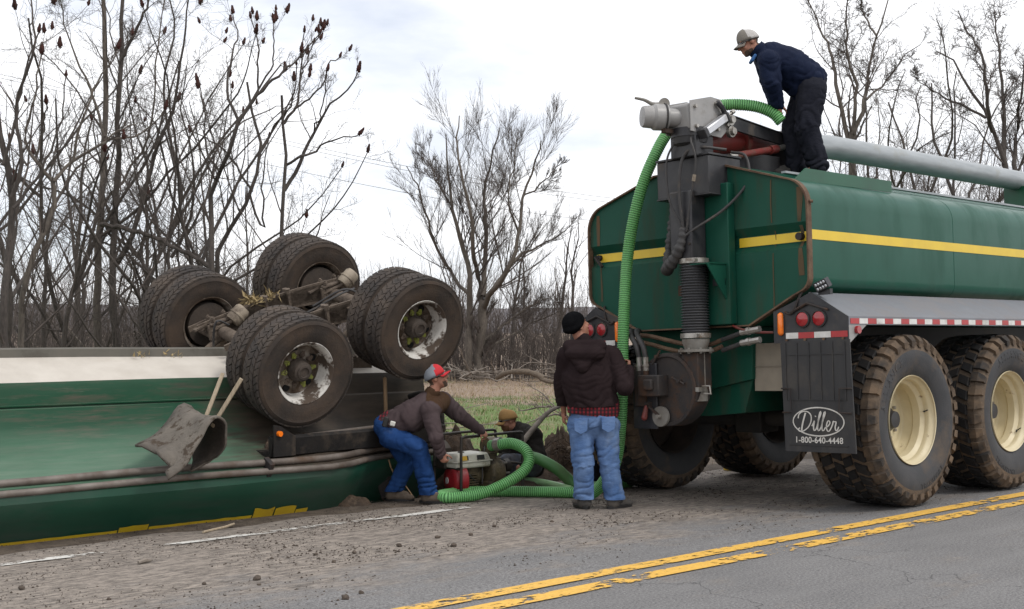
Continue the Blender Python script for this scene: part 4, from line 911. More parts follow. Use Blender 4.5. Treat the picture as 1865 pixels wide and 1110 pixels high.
mb = MB(); mb.tube([(1.9, 4.62, 0.545), (3.9, 4.70, 0.60)], 0.022, 10); mb.build('guard_rod', 'rust_pipe', gd)
for k in range(5):
    t = 2.0 + 0.42 * k
    mb = MB(); mb.bar((t, 4.53, 0.55), (t + 0.02, 4.9, 0.55), 0.02, 0.02); mb.build('guard_strut', 'guard_mud', gd)

# running gear thrown up in the air: axes along the frame (x), along the axle away from us (y)
ga = unit((-0.652, 0.717, 0.245)); gb = unit((0.73, 0.61, 0.31)); gb = unit(gb - ga * np.dot(ga, gb)); gc = np.cross(gb, ga)
GA = np.array([-1.954, 11.8, 1.162])
RG = ROADM.inverted() @ M4([gb, ga, gc], GA)
# tyre
mb = MB(); Rt = 0.545
tp_ = [(0.295, -0.105), (0.31, -0.125), (0.35, -0.140), (0.43, -0.148), (0.475, -0.143), (0.485, -0.147), (0.495, -0.142), (0.515, -0.135), (0.528, -0.120), (0.533, 0.0), (0.528, 0.120), (0.515, 0.135), (0.475, 0.143), (0.43, 0.148), (0.35, 0.140), (0.31, 0.125), (0.295, 0.105)]
mb.lathe(tp_, (0, 0, 0), (0, 1, 0), 72, ring_m=[0] * 7 + [1] * 4 + [0] * 6)
nt = 46
for i in range(nt):
    for r_i, (h0, h1) in enumerate(((-0.130, -0.068), (-0.064, -0.003), (0.003, 0.064), (0.068, 0.130))):
        lug(mb, 2 * math.pi * (i + (0.5, 0.15, 0.65, 0.3)[r_i]) / nt, 0.125, h0, h1, 0.524, 0.547 if r_i in (1, 2) else 0.540, skew=(1.3, -1.1, 1.1, -1.3)[r_i], inset=0.93, mi=2)
ME_TT = mb.mesh('tyre', ['worn_side', 'worn_groove', 'worn_tyre'], ang=30)
b_ = bmesh.new(); b_.from_mesh(ME_TT); bmesh.ops.recalc_face_normals(b_, faces=b_.faces); b_.to_mesh(ME_TT); b_.free()
mb = MB(); mb.lathe([(0.298, -0.118), (0.31, -0.130), (0.305, -0.132), (0.287, -0.115), (0.270, -0.085), (0.268, -0.03), (0.262, 0.02), (0.25, 0.05)], (0, 0, 0), (0, 1, 0), 56); ME_TR = mb.mesh('rim', 'white_rim')
mb = MB(); mb.lathe([(0.262, 0.02), (0.255, 0.055), (0.235, 0.075), (0.20, 0.070), (0.165, 0.045), (0.13, 0.035), (0.0, 0.035)], (0, 0, 0), (0, 1, 0), 48); mb.lathe([(0.268, -0.03), (0.29, 0.11), (0.31, 0.13)], (0, 0, 0), (0, 1, 0), 40); ME_TD = mb.mesh('wheel_disc', 'muddy_rim')
mb = MB(); mb.lathe([(0.115, 0.035), (0.115, 0.0), (0.10, -0.02), (0.095, -0.075), (0.075, -0.085), (0.07, -0.10), (0.05, -0.104), (0.045, -0.09), (0.0, -0.09)], (0, 0, 0), (0, 1, 0), 28); ME_TH = mb.mesh('hub', 'drum')
mb = MB(); mb.lathe([(0.021, 0.0), (0.021, -0.03), (0.013, -0.04), (0.0, -0.042)], (0, 0.035, 0), (0, 1, 0), 6); mb.prism([(-0.03, 0), (0.03, 0), (0.012, 0.05), (-0.012, 0.05)], (0, 0.004, 0), (1, 0, 0), (0, 0, 1), (0, 1, 0), 0.008); ME_TN = mb.mesh('wheel_nut', 'nut_green'); ME_TN2 = mb.mesh('wheel_nut', 'nut_mud')
mb = MB(); mb.lathe([(0.0, 0.0), (0.036, 0.0), (0.036, 0.02), (0.0, 0.02)], (0, 0.0, 0), (0, 1, 0), 20); ME_TV = mb.mesh('hand_hole', 'hole_black')
mb = MB(); mb.lathe([(0.0, -0.06), (0.16, -0.06), (0.205, -0.05), (0.215, -0.11), (0.20, -0.115), (0.195, -0.07), (0.235, 0.0), (0.235, 0.10), (0.0, 0.10)][::-1], (0, 0, 0), (0, -1, 0), 40); ME_DR = mb.mesh('brake_drum', 'drum')
mb = MB(); mb.lathe([(0.298, -0.118), (0.31, -0.130), (0.305, -0.132), (0.287, -0.115), (0.270, -0.085), (0.262, -0.03), (0.258, 0.10), (0.29, 0.11), (0.31, 0.13)], (0, 0, 0), (0, 1, 0), 48); ME_TR2 = mb.mesh('rim', 'muddy_rim')
def trailer_wheel(x, y, kind, spin):
    w = part_empty('wheel', trailer, RG @ Matrix.Translation((x, y, 0)) @ Matrix.Rotation(math.radians(spin), 4, 'Y'))
    link_mesh('tyre', ME_TT, w)
    if kind == 'outer':
        link_mesh('rim', ME_TR, w); link_mesh('wheel_disc', ME_TD, w); link_mesh('hub', ME_TH, w)
        for k in range(10):
            a = 2 * math.pi * k / 10
            o = link_mesh('wheel_nut', ME_TN if k in (1, 2, 3, 6, 7, 8) else ME_TN2, w); o.matrix_local = Matrix.Rotation(a, 4, 'Y') @ Matrix.Translation((0, 0, 0.143)); 
        for a in (40, 112, 184, 256, 328):
            o = link_mesh('hand_hole', ME_TV, w); o.location = (0.205 * math.cos(math.radians(a)), 0.058, 0.205 * math.sin(math.radians(a)))
    else:
        link_mesh('rim', ME_TR2, w); link_mesh('brake_drum', ME_DR, w)
for x in (0.0, 1.395):
    trailer_wheel(x, 0.15, 'outer', -118 + 30 * x); trailer_wheel(x, 0.475, 'inner', 31 + 50 * x); trailer_wheel(x, 2.08, 'inner', 77 * x); trailer_wheel(x, 2.40, 'inner', 12 + 40 * x)
run_g = part_empty('running_gear', trailer, RG)
def G(mb, name, mat_, **k): return mb.build(name, mat_, run_g, **k)
for x in (0.0, 1.395):
    mb = MB(); mb.cyl((x, 0.6, 0), (x, 2.0, 0), 0.068, n=18); mb.cyl((x, 0.62, 0), (x, 0.72, 0), 0.10, n=18); mb.cyl((x, 1.82, 0), (x, 1.94, 0), 0.10, n=18); G(mb, 'axle_tube', 'axle_mud')
    for y in (0.78, 1.62):
        mb = MB(); mb.lathe([(0.0, 0.0), (0.075, 0.0), (0.085, 0.02), (0.085, 0.07), (0.094, 0.075), (0.094, 0.09), (0.085, 0.095), (0.085, 0.16), (0.07, 0.185), (0.0, 0.19)], (x + 0.10, y, 0.10), (0.75, 0.0, 0.45), 24); G(mb, 'brake_chamber', 'tan_steel')
        mb = MB(); mb.cyl((x + 0.10, y, 0.10), (x - 0.12, y + 0.06, 0.04), 0.02, n=8); mb.box((x - 0.13, y + 0.06, 0.03), (0.05, 0.03, 0.16)); mb.cyl((x - 0.13, y + 0.06, -0.02), (x - 0.13, y + 0.34, -0.02), 0.022, n=10); G(mb, 'slack_adjuster', 'axle_mud')
    for y in (0.95, 1.72):
        mb = MB(); mb.box((x, y, 0.0), (0.2, 0.12, 0.20)); mb.box((x, y, 0.115), (0.26, 0.14, 0.03)); G(mb, 'axle_seat', 'axle_mud', bevel=0.01)
        for dx in (-0.09, 0.09):
            for dy in (-0.05, 0.05):
                mb = MB(); mb.cyl((x + dx, y + dy, -0.05), (x + dx, y + dy, 0.19), 0.013, n=8); mb.cyl((x + dx, y + dy, 0.145), (x + dx, y + dy, 0.175), 0.024, n=6); G(mb, 'u_bolt', 'axle_mud')
        mb = MB(); mb.bar((x - 0.30, y - 0.02, 0.10), (x - 0.02, y + 0.05, 0.13), 0.05, 0.02); mb.bar((x - 0.30, y + 0.1, 0.08), (x - 0.02, y + 0.1, 0.11), 0.02, 0.06); G(mb, 'torque_bracket', 'axle_mud')
    mb = MB(); mb.cyl((x - 0.02, 1.0, -0.06), (x - 0.5, 0.95, -0.26), 0.035, n=10); mb.cyl((x - 0.5, 0.88, -0.26), (x - 0.5, 1.02, -0.26), 0.06, n=14); G(mb, 'radius_rod', 'axle_mud')
    mb = MB(); mb.cyl((x - 0.02, 1.7, -0.06), (x - 0.5, 1.65, -0.26), 0.035, n=10); mb.cyl((x - 0.5, 1.58, -0.26), (x - 0.5, 1.72, -0.26), 0.06, n=14); G(mb, 'radius_rod', 'axle_mud')
for y in (0.95, 1.72):
    for k in range(7):
        z0 = 0.13 - 0.022 * k; Lh_ = 0.95 - 0.07 * k; xm = 0.70
        mb = MB(); P2 = [(xm + q * Lh_, y, z0 + 0.02 - 0.05 * q * q) for q in np.linspace(-1, 1, 9)]
        for p, q in zip(P2[:-1], P2[1:]): mb.bar(p, q, 0.076, 0.018, up=(0, 1, 0))
        G(mb, 'spring_leaf', 'axle_mud')
    for dx in (0.56, 0.84):
        mb = MB(); mb.box((dx, y, 0.08), (0.03, 0.095, 0.20)); mb.cyl((dx, y - 0.03, 0.17), (dx, y - 0.03, 0.225), 0.028, n=8); mb.cyl((dx, y + 0.03, 0.17), (dx, y + 0.03, 0.215), 0.028, n=8); G(mb, 'spring_clamp', 'axle_mud')
    mb = MB(); mb.prism([(0.5, 0.0), (0.9, 0.0), (0.8, -0.55), (0.6, -0.55)], (0, y - 0.04, 0), (1, 0, 0), (0, 0, 1), (0, 1, 0), 0.08); G(mb, 'spring_hanger', 'axle_mud', recalc=True)
mb = MB(); mb.cyl((0.7, 0.80, -0.08), (0.7, 1.86, -0.08), 0.055, n=14); mb.box((0.7, 1.3, -0.45), (0.7, 1.0, 0.12)); mb.box((0.55, 0.98, -0.62), (1.5, 0.12, 0.3)); mb.box((0.55, 1.68, -0.62), (1.5, 0.12, 0.3)); G(mb, 'cross_member', 'axle_mud')
for k, p in enumerate([[(0.1, 1.2, 0.1), (0.3, 1.25, 0.25), (0.7, 1.3, 0.05), (1.2, 1.25, 0.15), (1.5, 1.4, 0.1)], [(0.0, 1.5, 0.12), (-0.15, 1.45, 0.22), (-0.2, 1.5, 0.0), (-0.25, 1.45, -0.3)], [(1.4, 1.0, 0.1), (1.2, 1.1, 0.25), (0.9, 1.3, 0.1)]]):
    mb = MB(); mb.tube(spline(p, 20), 0.012, 6); G(mb, 'air_line', 'rubber_hose')
# tufts of dead grass caught on the springs and on the belly edge
def tuft(parent, c, n_, ln, mat_='straw', world=False, name='grass_tuft'):
    mb = MB(); c = np.asarray(c, float)
    for k in range(n_):
        d = unit(RNG.normal(0, 1, 3) * (1, 1, 0.6) + (0, 0, 0.5)); p = c + RNG.normal(0, 0.04, 3) * (1, 1, 0.3); q = p + d * ln * RNG.uniform(0.4, 1.1); w = unit(np.cross(d, (0.3, 0.9, 0.2))) * 0.0035
        mb.add([p - w, p + w, (p + q) / 2 + w + RNG.normal(0, 0.01, 3), q], [(0, 1, 2), (0, 2, 3)])
    return mb.build(name, mat_, parent, world=world, smooth=False)
tuft(run_g, (0.42, 1.72, 0.2), 90, 0.14); tuft(run_g, (0.62, 1.7, 0.2), 40, 0.10); tuft(run_g, (0.2, 0.9, 0.2), 40, 0.10)
for t in (0.95, 1.3): tuft(trailer, (t, 5.70, 1.335), 14, 0.06)

# torn rubber apron curled over the side pipes
c1 = spline([at(346, 858, 10.75), at(352, 812, 11.0), at(356, 768, 11.18), at(345, 745, 11.18), at(330, 739, 11.12), at(312, 762, 10.95), at(285, 793, 10.75), at(246, 815, 10.55)], 26)
c2 = spline([at(394, 834, 10.75), at(409, 812, 10.72), at(410, 776, 10.65), at(399, 762, 10.55), at(383, 772, 10.45), at(364, 806, 10.35), at(340, 848, 10.22), at(306, 876, 10.15)], 26)
mb = MB(); nA = 9; vs = []
for k in range(26):
    for j in range(nA):
        q = j / (nA - 1); e = 0.018 * mnoise.noise((k * 0.3, q * 3, 0)); p = c1[k] * (1 - q) + c2[k] * q + np.array((e, e, e))
        if k >= 22: p = p + np.array((-0.02, -0.02, 0.02)) * (k - 21) * mnoise.noise((q * 7, 3, 0)) * 1.6 + np.array((0.02, 0, 0.015)) * (k - 21) * math.sin(math.pi * q)
        vs.append(p)
mb.add(vs, [(i * nA + j, i * nA + j + 1, (i + 1) * nA + j + 1, (i + 1) * nA + j) for i in range(25) for j in range(nA - 1)])
apron = mb.build('torn_rubber_apron', ['worn_groove', 'torn_rubber'], None)
md = apron.modifiers.new('thick', 'SOLIDIFY'); md.thickness = 0.022; md.offset = -1; md.material_offset = 1; md.material_offset_rim = 1
tag(apron, 'torn muddy rubber apron curled over the pipes of the overturned trailer', 'rubber sheet')
for (p, q, lb) in (((378, 752, 10.95), (406, 680, 11.05), 'grey wooden slat leaning left of the other behind the rubber apron'), ((399, 757, 10.75), (440, 690, 10.7), 'grey wooden slat leaning right, nearest the muddy wheel')):
    P_ = at(*p); Q_ = at(*q); mb = MB(); mb.bar(P_ - unit(Q_ - P_) * 0.12, Q_, 0.034, 0.018, up=(0.3, 1, 0)); o = mb.build('wooden_slat', 'wood_stake', None, bevel=0.003)
    tag(o, lb, 'slat', 'wooden slats behind the rubber apron')
# ------------------------------------------------------------------ people
pm('skin', (0.36, 0.175, 0.12), (0.30, 0.135, 0.09), 14, 0.55, spec=0.3, bump=0.08, bscale=80)
pm('hair_brown', (0.05, 0.03, 0.02), (0.09, 0.055, 0.035), 60, 0.8, bump=0.4, bscale=150)
pm('hair_ginger', (0.20, 0.09, 0.04), (0.13, 0.06, 0.03), 60, 0.8, bump=0.4, bscale=150)
pm('lips', (0.30, 0.11, 0.09), None, 10, 0.5)
FB = dict(bump=0.25, bscale=16)
pm('jeans_light', (0.062, 0.12, 0.26), (0.125, 0.20, 0.36), 5, 0.85, spec=0.1, dirt=(0.17, 0.21, 0.28), dscale=4, dlo=0.56, dhi=0.85, bump=0.35, bscale=22, bstretch=(1, 1, 2.6))
pm('jeans_blue', (0.011, 0.038, 0.13), (0.021, 0.060, 0.18), 5, 0.9, spec=0.1, dirt=(0.05, 0.07, 0.11), dscale=4, dlo=0.6, dhi=0.85, bump=0.35, bscale=22, bstretch=(1, 1, 2.2))
pm('work_trousers', (0.014, 0.015, 0.022), (0.022, 0.023, 0.031), 5, 0.9, spec=0.08, dirt=(0.09, 0.085, 0.08), dscale=4, dlo=0.62, dhi=0.85, bump=0.4, bscale=18, bstretch=(1, 1, 2.4))
pm('jeans_grey', (0.13, 0.15, 0.19), (0.08, 0.09, 0.11), 6, 0.9, spec=0.1, dirt=MUD, dlo=0.45, dhi=0.7, **FB)
pm('hoodie_brown', (0.020, 0.0135, 0.0145), (0.027, 0.0185, 0.0195), 4, 0.97, spec=0.05, bump=0.35, bscale=12)
pm('fleece_taupe', (0.062, 0.045, 0.047), (0.08, 0.060, 0.062), 4, 0.97, spec=0.05, bump=0.35, bscale=11)
pm('yoke_brown', (0.055, 0.030, 0.018), (0.065, 0.038, 0.022), 5, 0.9, spec=0.1, **FB)
pm('jacket_navy', (0.006, 0.010, 0.028), (0.009, 0.015, 0.038), 5, 0.8, spec=0.12, bump=0.4, bscale=13)
pm('jacket_black', (0.018, 0.016, 0.015), (0.034, 0.030, 0.026), 6, 0.85, spec=0.12, dirt=(0.08, 0.06, 0.045), dscale=5, dlo=0.55, dhi=0.8, bump=0.4, bscale=13)
pm('knit_black', (0.005, 0.005, 0.006), (0.008, 0.008, 0.009), 20, 0.97, spec=0.03, bump=0.4, bscale=90)
pm('cap_red', (0.55, 0.02, 0.03), (0.48, 0.018, 0.025), 8, 0.8); pm('cap_grey', (0.22, 0.24, 0.27), (0.17, 0.185, 0.21), 8, 0.85, bump=0.2, bscale=90)
pm('cap_tan', (0.33, 0.19, 0.065), (0.24, 0.135, 0.045), 7, 0.85, dirt=(0.2, 0.13, 0.05), dlo=0.5, dhi=0.7)
pm('cap_stone', (0.20, 0.18, 0.155), (0.16, 0.145, 0.125), 8, 0.85); pm('cap_mesh', (0.52, 0.50, 0.48), (0.42, 0.40, 0.38), 8, 0.85, bump=0.4, bscale=150)
pm('lens_dark', (0.008, 0.008, 0.009), None, 10, 0.12, coat=0.6)
pm('boot_grey', (0.075, 0.068, 0.062), (0.045, 0.041, 0.038), 8, 0.9, dirt=(0.12, 0.10, 0.08), dlo=0.5, dhi=0.75, bump=0.2)
pm('boot_brown', (0.13, 0.10, 0.075), (0.085, 0.062, 0.046), 8, 0.9, dirt=MUD, dlo=0.52, dhi=0.75, bump=0.2)
pm('belt_black', (0.012, 0.011, 0.011), None, 8, 0.5); pm('white_frame', (0.7, 0.68, 0.62), None, 8, 0.5); pm('glove_grey', (0.2, 0.22, 0.24), (0.12, 0.12, 0.12), 9, 0.8)
pm('shirt_blue', (0.03, 0.12, 0.32), None, 8, 0.8); pm('label_red', (0.5, 0.03, 0.03), None, 8, 0.7)
# red and black check
m, n, l, b = nodes_mat('plaid'); ob = n.new('ShaderNodeTexCoord').outputs['Object']
w1 = n.new('ShaderNodeTexWave'); w1.bands_direction = 'X'; w1.inputs['Scale'].default_value = 9; l.new(ob, w1.inputs['Vector'])
w2 = n.new('ShaderNodeTexWave'); w2.bands_direction = 'Z'; w2.inputs['Scale'].default_value = 9; l.new(ob, w2.inputs['Vector'])
c_ = cmix(n, l, rmap(n, l, w1.outputs['Fac'], 0.4, 0.6), (0.20, 0.012, 0.02), (0.035, 0.006, 0.01))
c_ = cmix(n, l, rmap(n, l, w2.outputs['Fac'], 0.4, 0.6, 0.0, 0.7), c_, (0.012, 0.006, 0.008)); l.new(c_, b.inputs['Base Color']); b.inputs['Roughness'].default_value = 0.95

def remesh(mb, vox, smooth=4, fold=None, name='tmp'):
    """union of the shapes as ONE continuous surface; fold(p) displaces along the normal (cloth folds)"""
    me = bpy.data.meshes.new(name); me.from_pydata(mb.v, [], mb.f)
    b = bmesh.new(); b.from_mesh(me); bmesh.ops.recalc_face_normals(b, faces=b.faces); b.to_mesh(me); b.free()
    o = bpy.data.objects.new(name, me); COL.objects.link(o)
    r = o.modifiers.new('r', 'REMESH'); r.mode = 'VOXEL'; r.voxel_size = vox
    if smooth: s = o.modifiers.new('s', 'SMOOTH'); s.factor = 0.5; s.iterations = smooth
    dg = bpy.context.evaluated_depsgraph_get(); out = bpy.data.meshes.new_from_object(o.evaluated_get(dg))
    bpy.data.objects.remove(o); bpy.data.meshes.remove(me)
    if fold is not None:
        k = len(out.vertices); co = np.empty(k * 3, np.float32); out.vertices.foreach_get('co', co); co = co.reshape(-1, 3)
        no = np.empty(k * 3, np.float32); out.vertices.foreach_get('normal', no); no = no.reshape(-1, 3)
        d = np.array([fold(p) for p in co]); out.vertices.foreach_set('co', (co + no * d[:, None]).astype(np.float32).ravel())
    out.polygons.foreach_set('use_smooth', [True] * len(out.polygons)); out.update()
    return out
def finish(me, name, mats, parent, pick=None):
    me.materials.clear()
    for k in ([mats] if isinstance(mats, str) else mats): me.materials.append(MATS[k])
    if pick is not None:
        me.polygons.foreach_set('material_index', [pick(np.array(p.center)) for p in me.polygons])
    else: me.polygons.foreach_set('material_index', [0] * len(me.polygons))
    loc = XF[parent.name].translation
    me.transform(Matrix.Translation(-loc)); me.update()
    return link_mesh(name, me, parent)
def folds(bones, amp=0.008, fr=26.0, seed=0.0):
    """creases that run across each limb, strongest near its lower end"""
    B = [(np.asarray(p, float), np.asarray(q, float)) for p, q in bones]
    def f(p):
        best = None
        for a, c in B:
            ab = c - a; L2 = ab @ ab; t = max(0.0, min(1.0, (p - a) @ ab / L2)); d = p - a - ab * t; dd = d @ d
            if best is None or dd < best[0]: best = (dd, t, math.sqrt(L2), d)
        _, t, L, d = best
        w = 0.45 + 0.9 * t ** 2
        v = mnoise.noise((p[0] * 5 + seed, p[1] * 5, p[2] * 5)) * 1.3
        s1 = math.sin(t * L * fr * 2.2 + v * 6.0 + d[0] * 10 + d[1] * 4 + seed); s1 = 1 - 2 * (1 - abs(s1)) ** 2.2
        v2 = mnoise.noise((p[0] * 17, p[1] * 17 + seed, p[2] * 11))
        m_ = 0.35 + 0.65 * max(0.0, min(1.0, 0.5 + 1.6 * mnoise.noise((p[0] * 3.3 + 5, p[1] * 3.3, p[2] * 3.3 + seed))))
        return amp * w * (0.75 * s1 * m_ + 1.0 * v2)
    return f
def frame_of(fwd, up=(0, 0, 1)):
    f = unit(fwd); s = unit(np.cross(up, f)); u = np.cross(f, s)      # s: to the person's left
    return f, s, u
def head_prims(mb, c, fwd, up=(0, 0, 1), neck=None, k=1.0):
    f, s, u = frame_of(fwd, up); R = np.stack([f, s, u], 1); P = lambda a, b_, c_: c + (f * a + s * b_ + u * c_) * k
    mb.ell(P(-0.012, 0, 0.035), np.array((0.098, 0.076, 0.092)) * k, R, 18, 12)
    mb.ell(P(0.028, 0, -0.035), np.array((0.066, 0.060, 0.082)) * k, R, 16, 10)
    mb.ell(P(0.058, 0, -0.095), np.array((0.030, 0.032, 0.022)) * k, R, 10, 8)          # chin
    mb.caps(P(0.092, 0, 0.018), P(0.112, 0, -0.022), 0.009 * k, 0.015 * k, 8)              # nose
    mb.ell(P(0.098, 0, -0.028), np.array((0.012, 0.019, 0.010)) * k, R, 8, 6)
    mb.ell(P(0.078, 0, 0.035), np.array((0.018, 0.056, 0.014)) * k, R, 10, 6)            # brow
    for q in (-1, 1):
        mb.ell(P(-0.008, q * 0.079, -0.005), np.array((0.020, 0.008, 0.031)) * k, R, 10, 8)
        mb.ell(P(0.066, q * 0.036, -0.030), np.array((0.024, 0.026, 0.022)) * k, R, 8, 6)
    mb.ell(P(0.088, 0, -0.060), np.array((0.011, 0.025, 0.006)) * k, R, 8, 6); mb.ell(P(0.084, 0, -0.073), np.array((0.011, 0.022, 0.007)) * k, R, 8, 6)
    if neck is not None: mb.caps(P(-0.025, 0, -0.06), np.asarray(neck, float), 0.056 * k, 0.066, 12)
    return f, s, u
def hand_prims(mb, wrist, d, n_, curl=0.5, thumb=1, spread=1.0, size=1.0):
    """wrist point, direction of the fingers, palm normal; thumb: side sign"""
    d = unit(d); n_ = unit(np.asarray(n_, float) - d * np.dot(n_, d)); s = np.cross(d, n_) * thumb; w = np.asarray(wrist, float); z = size
    R = np.stack([d, s, n_], 1)
    mb.ell(w + d * 0.05 * z, np.array((0.058, 0.042, 0.018)) * z, R, 12, 8); mb.caps(w - d * 0.03, w + d * 0.03, 0.026 * z, 0.026 * z, 10)
    for i, (o, L) in enumerate(((0.030, 0.074), (0.010, 0.082), (-0.010, 0.077), (-0.030, 0.060))):
        p = w + d * (0.088 - 0.006 * abs(i - 1)) * z + s * o * z; a = 0.25
        for sl, r in ((0.42, 0.0095), (0.33, 0.0088), (0.25, 0.008)):
            a += curl * 0.85; q = p + (d * math.cos(a) + n_ * math.sin(a) + s * o * 0.8 * spread * (1 - curl)) * L * sl * z; mb.caps(p, q, r * z, r * 0.94 * z, 8); p = q
    p = w + d * 0.028 * z + s * 0.036 * z
    for L, r, fd, fs, fn in ((0.040, 0.013, 0.6, 0.7, 0.3), (0.030, 0.011, 0.75, 0.25, 0.55), (0.024, 0.0095, 0.8, -0.1, 0.55)):
        q = p + unit(d * fd + s * fs + n_ * fn) * L * z; mb.caps(p, q, r * z, r * 0.92 * z, 8); p = q
def body_prims(mb, J, k=1.0):
    """slim continuous figure under the clothes"""
    sd = unit(np.asarray(J['shL']) - np.asarray(J['shR'])) if 'shL' in J else None
    pel, che, nek = (np.asarray(J[q], float) for q in ('pelvis', 'chest', 'neck'))
    mb.caps(pel, (pel + che) / 2, 0.105, 0.10, 14, sd, 1.35); mb.caps((pel + che) / 2, che, 0.10, 0.11, 14, sd, 1.4); mb.caps(che, nek, 0.09, 0.055, 12, sd, 1.3)
    for q in 'LR':
        sh, el, wr = (np.asarray(J[a + q], float) for a in ('sh', 'el', 'wr')); hp, kn, an = (np.asarray(J[a + q], float) for a in ('hip', 'kn', 'an'))
        mb.caps(che * 0.5 + sh * 0.5, sh, 0.06, 0.055); mb.caps(sh, el, 0.048, 0.038); mb.caps(el, wr, 0.040, 0.027)
        mb.caps(hp, kn, 0.075, 0.052); mb.caps(kn, an, 0.052, 0.036); mb.caps(pel, hp, 0.09, 0.08)
        t = np.asarray(J['toe' + q], float); mb.caps(an, an * 0.5 + t * 0.5 + np.array((0, 0, -0.05)), 0.034, 0.024)
def shoe(parent, an, toe, gz, mat_, name='shoe', wd=0.05, h=0.10):
    an = np.asarray(an, float); toe = np.asarray(toe, float); d = toe - an; d[2] = 0; d = unit(d); s = np.cross((0, 0, 1), d); h0 = an.copy(); h0[2] = gz
    R = np.stack([d, s, (0, 0, 1)], 1); mb = MB()
    mb.caps(an + (0, 0, 0.03), h0 + (0, 0, 0.055) - d * 0.015, wd * 0.95, wd * 1.0); mb.caps(h0 + (0, 0, 0.05) - d * 0.03, h0 + d * 0.14 + (0, 0, 0.042), 0.048, 0.045); mb.ell(h0 + d * 0.165 + (0, 0, 0.036), (0.068, wd, 0.034), R)
    mb.ell(h0 + d * 0.09 + (0, 0, 0.075), (0.09, 0.038, 0.034), R)
    me = remesh(mb, 0.008, 4); o = finish(me, name, mat_, parent)
    sb = MB(); pts = []
    for a in np.linspace(0, 2 * math.pi, 20, endpoint=False):
        x = 0.07 + 0.165 * math.cos(a); y = (wd * 1.02 if x > 0.02 else wd * 0.9) * math.sin(a); pts.append((x, y))
    sb.prism(pts, h0, d, s, (0, 0, 1), 0.024); sole = sb.build('sole', 'belt_black', o, world=False, recalc=True); sole.data.transform(Matrix.Translation(-XF[parent.name].translation))
    return o
def cap_obj(parent, c, f, s, u, m_front, m_back, brim_m, k=1.0, brim_drop=0.25, split=0.0, name='cap'):
    R = np.stack([f, s, u], 1); mb = MB(); o = c + u * 0.045 * k
    prof = []
    for i in range(9):
        a = i / 8 * math.pi / 2; prof.append((math.cos(a), math.sin(a)))
    N_ = 28; vs = []
    for r, z in prof:
        for j in range(N_):
            a = 2 * math.pi * j / N_; vs.append(o + R @ np.array((-0.012 + 0.112 * max(r, 0.02) ** 0.8 * math.cos(a), 0.090 * max(r, 0.02) ** 0.8 * math.sin(a), -0.028 - 0.012 * math.cos(a) * -1 + 0.118 * z)) * 1.0)
    fs = [(i * N_ + j, i * N_ + (j + 1) % N_, (i + 1) * N_ + (j + 1) % N_, (i + 1) * N_ + j) for i in range(8) for j in range(N_)]; fs.append(tuple(8 * N_ + j for j in range(N_)))
    mb.add(vs, fs)
    mb.m = [0 if np.dot(np.mean([mb.v[i] for i in f_], 0) - o, f) > split else 1 for f_ in mb.f]
    loc = XF[parent.name].translation
    cp = mb.build(name, [m_front, m_back], parent, world=True, recalc=True, ang=70)
    md = cp.modifiers.new('thick', 'SOLIDIFY'); md.thickness = 0.004
    bm_ = MB(); vs = []; nb_ = 13
    for i in range(4):
        q = i / 3
        for j in range(nb_):
            y = -1 + 2 * j / (nb_ - 1); lx = 0.098 * math.sqrt(max(0, 1 - (0.82 * y) ** 2)); ext = q * 0.075 * math.sqrt(max(0.0, 1 - 0.75 * y * y))
            vs.append(o + R @ np.array((-0.012 + lx + ext, 0.082 * y, -0.018 - brim_drop * ext - 0.028 * y * y * (0.3 + q))))
    bm_.add(vs, [(i * nb_ + j, i * nb_ + j + 1, (i + 1) * nb_ + j + 1, (i + 1) * nb_ + j) for i in range(3) for j in range(nb_ - 1)])
    br = bm_.build('cap_brim', brim_m, cp, world=True, recalc=True); md = br.modifiers.new('thick', 'SOLIDIFY'); md.thickness = 0.005
    bt = MB(); bt.ell(o + u * 0.09, (0.007, 0.007, 0.005), R, 8, 6); bt.build('cap_button', brim_m, cp, world=True)
    return cp
def shades(parent, c, f, s, u, frame='lens_dark'):
    g = None
    for q in (-1, 1):
        mb = MB(); a = c + f * 0.094 + s * q * 0.034 + u * 0.012; R = np.stack([unit(f + s * q * 0.35), unit(s * 1 - f * q * 0.35), u], 1); mb.ell(a, (0.009, 0.032, 0.020), R, 12, 8)
        if g is None: g = mb.build('sunglasses', 'lens_dark', parent, world=True)
        else: mb.build('lens', 'lens_dark', g, world=True)
        mb = MB(); mb.tube([c + f * 0.088 + s * q * 0.064 + u * 0.016, c + f * 0.05 + s * q * 0.080 + u * 0.018, c - f * 0.012 + s * q * 0.084 + u * 0.012], 0.005, 6); mb.build('temple', frame, g, world=True)
    return g
def ground_at(p): return float(np.maximum(road_z((np.asarray(p)[:2] - P0[:2]) @ Ln[:2]) if (np.asarray(p)[:2] - P0[:2]) @ Ln[:2] < 4.4 else -9, ground_z(p)))

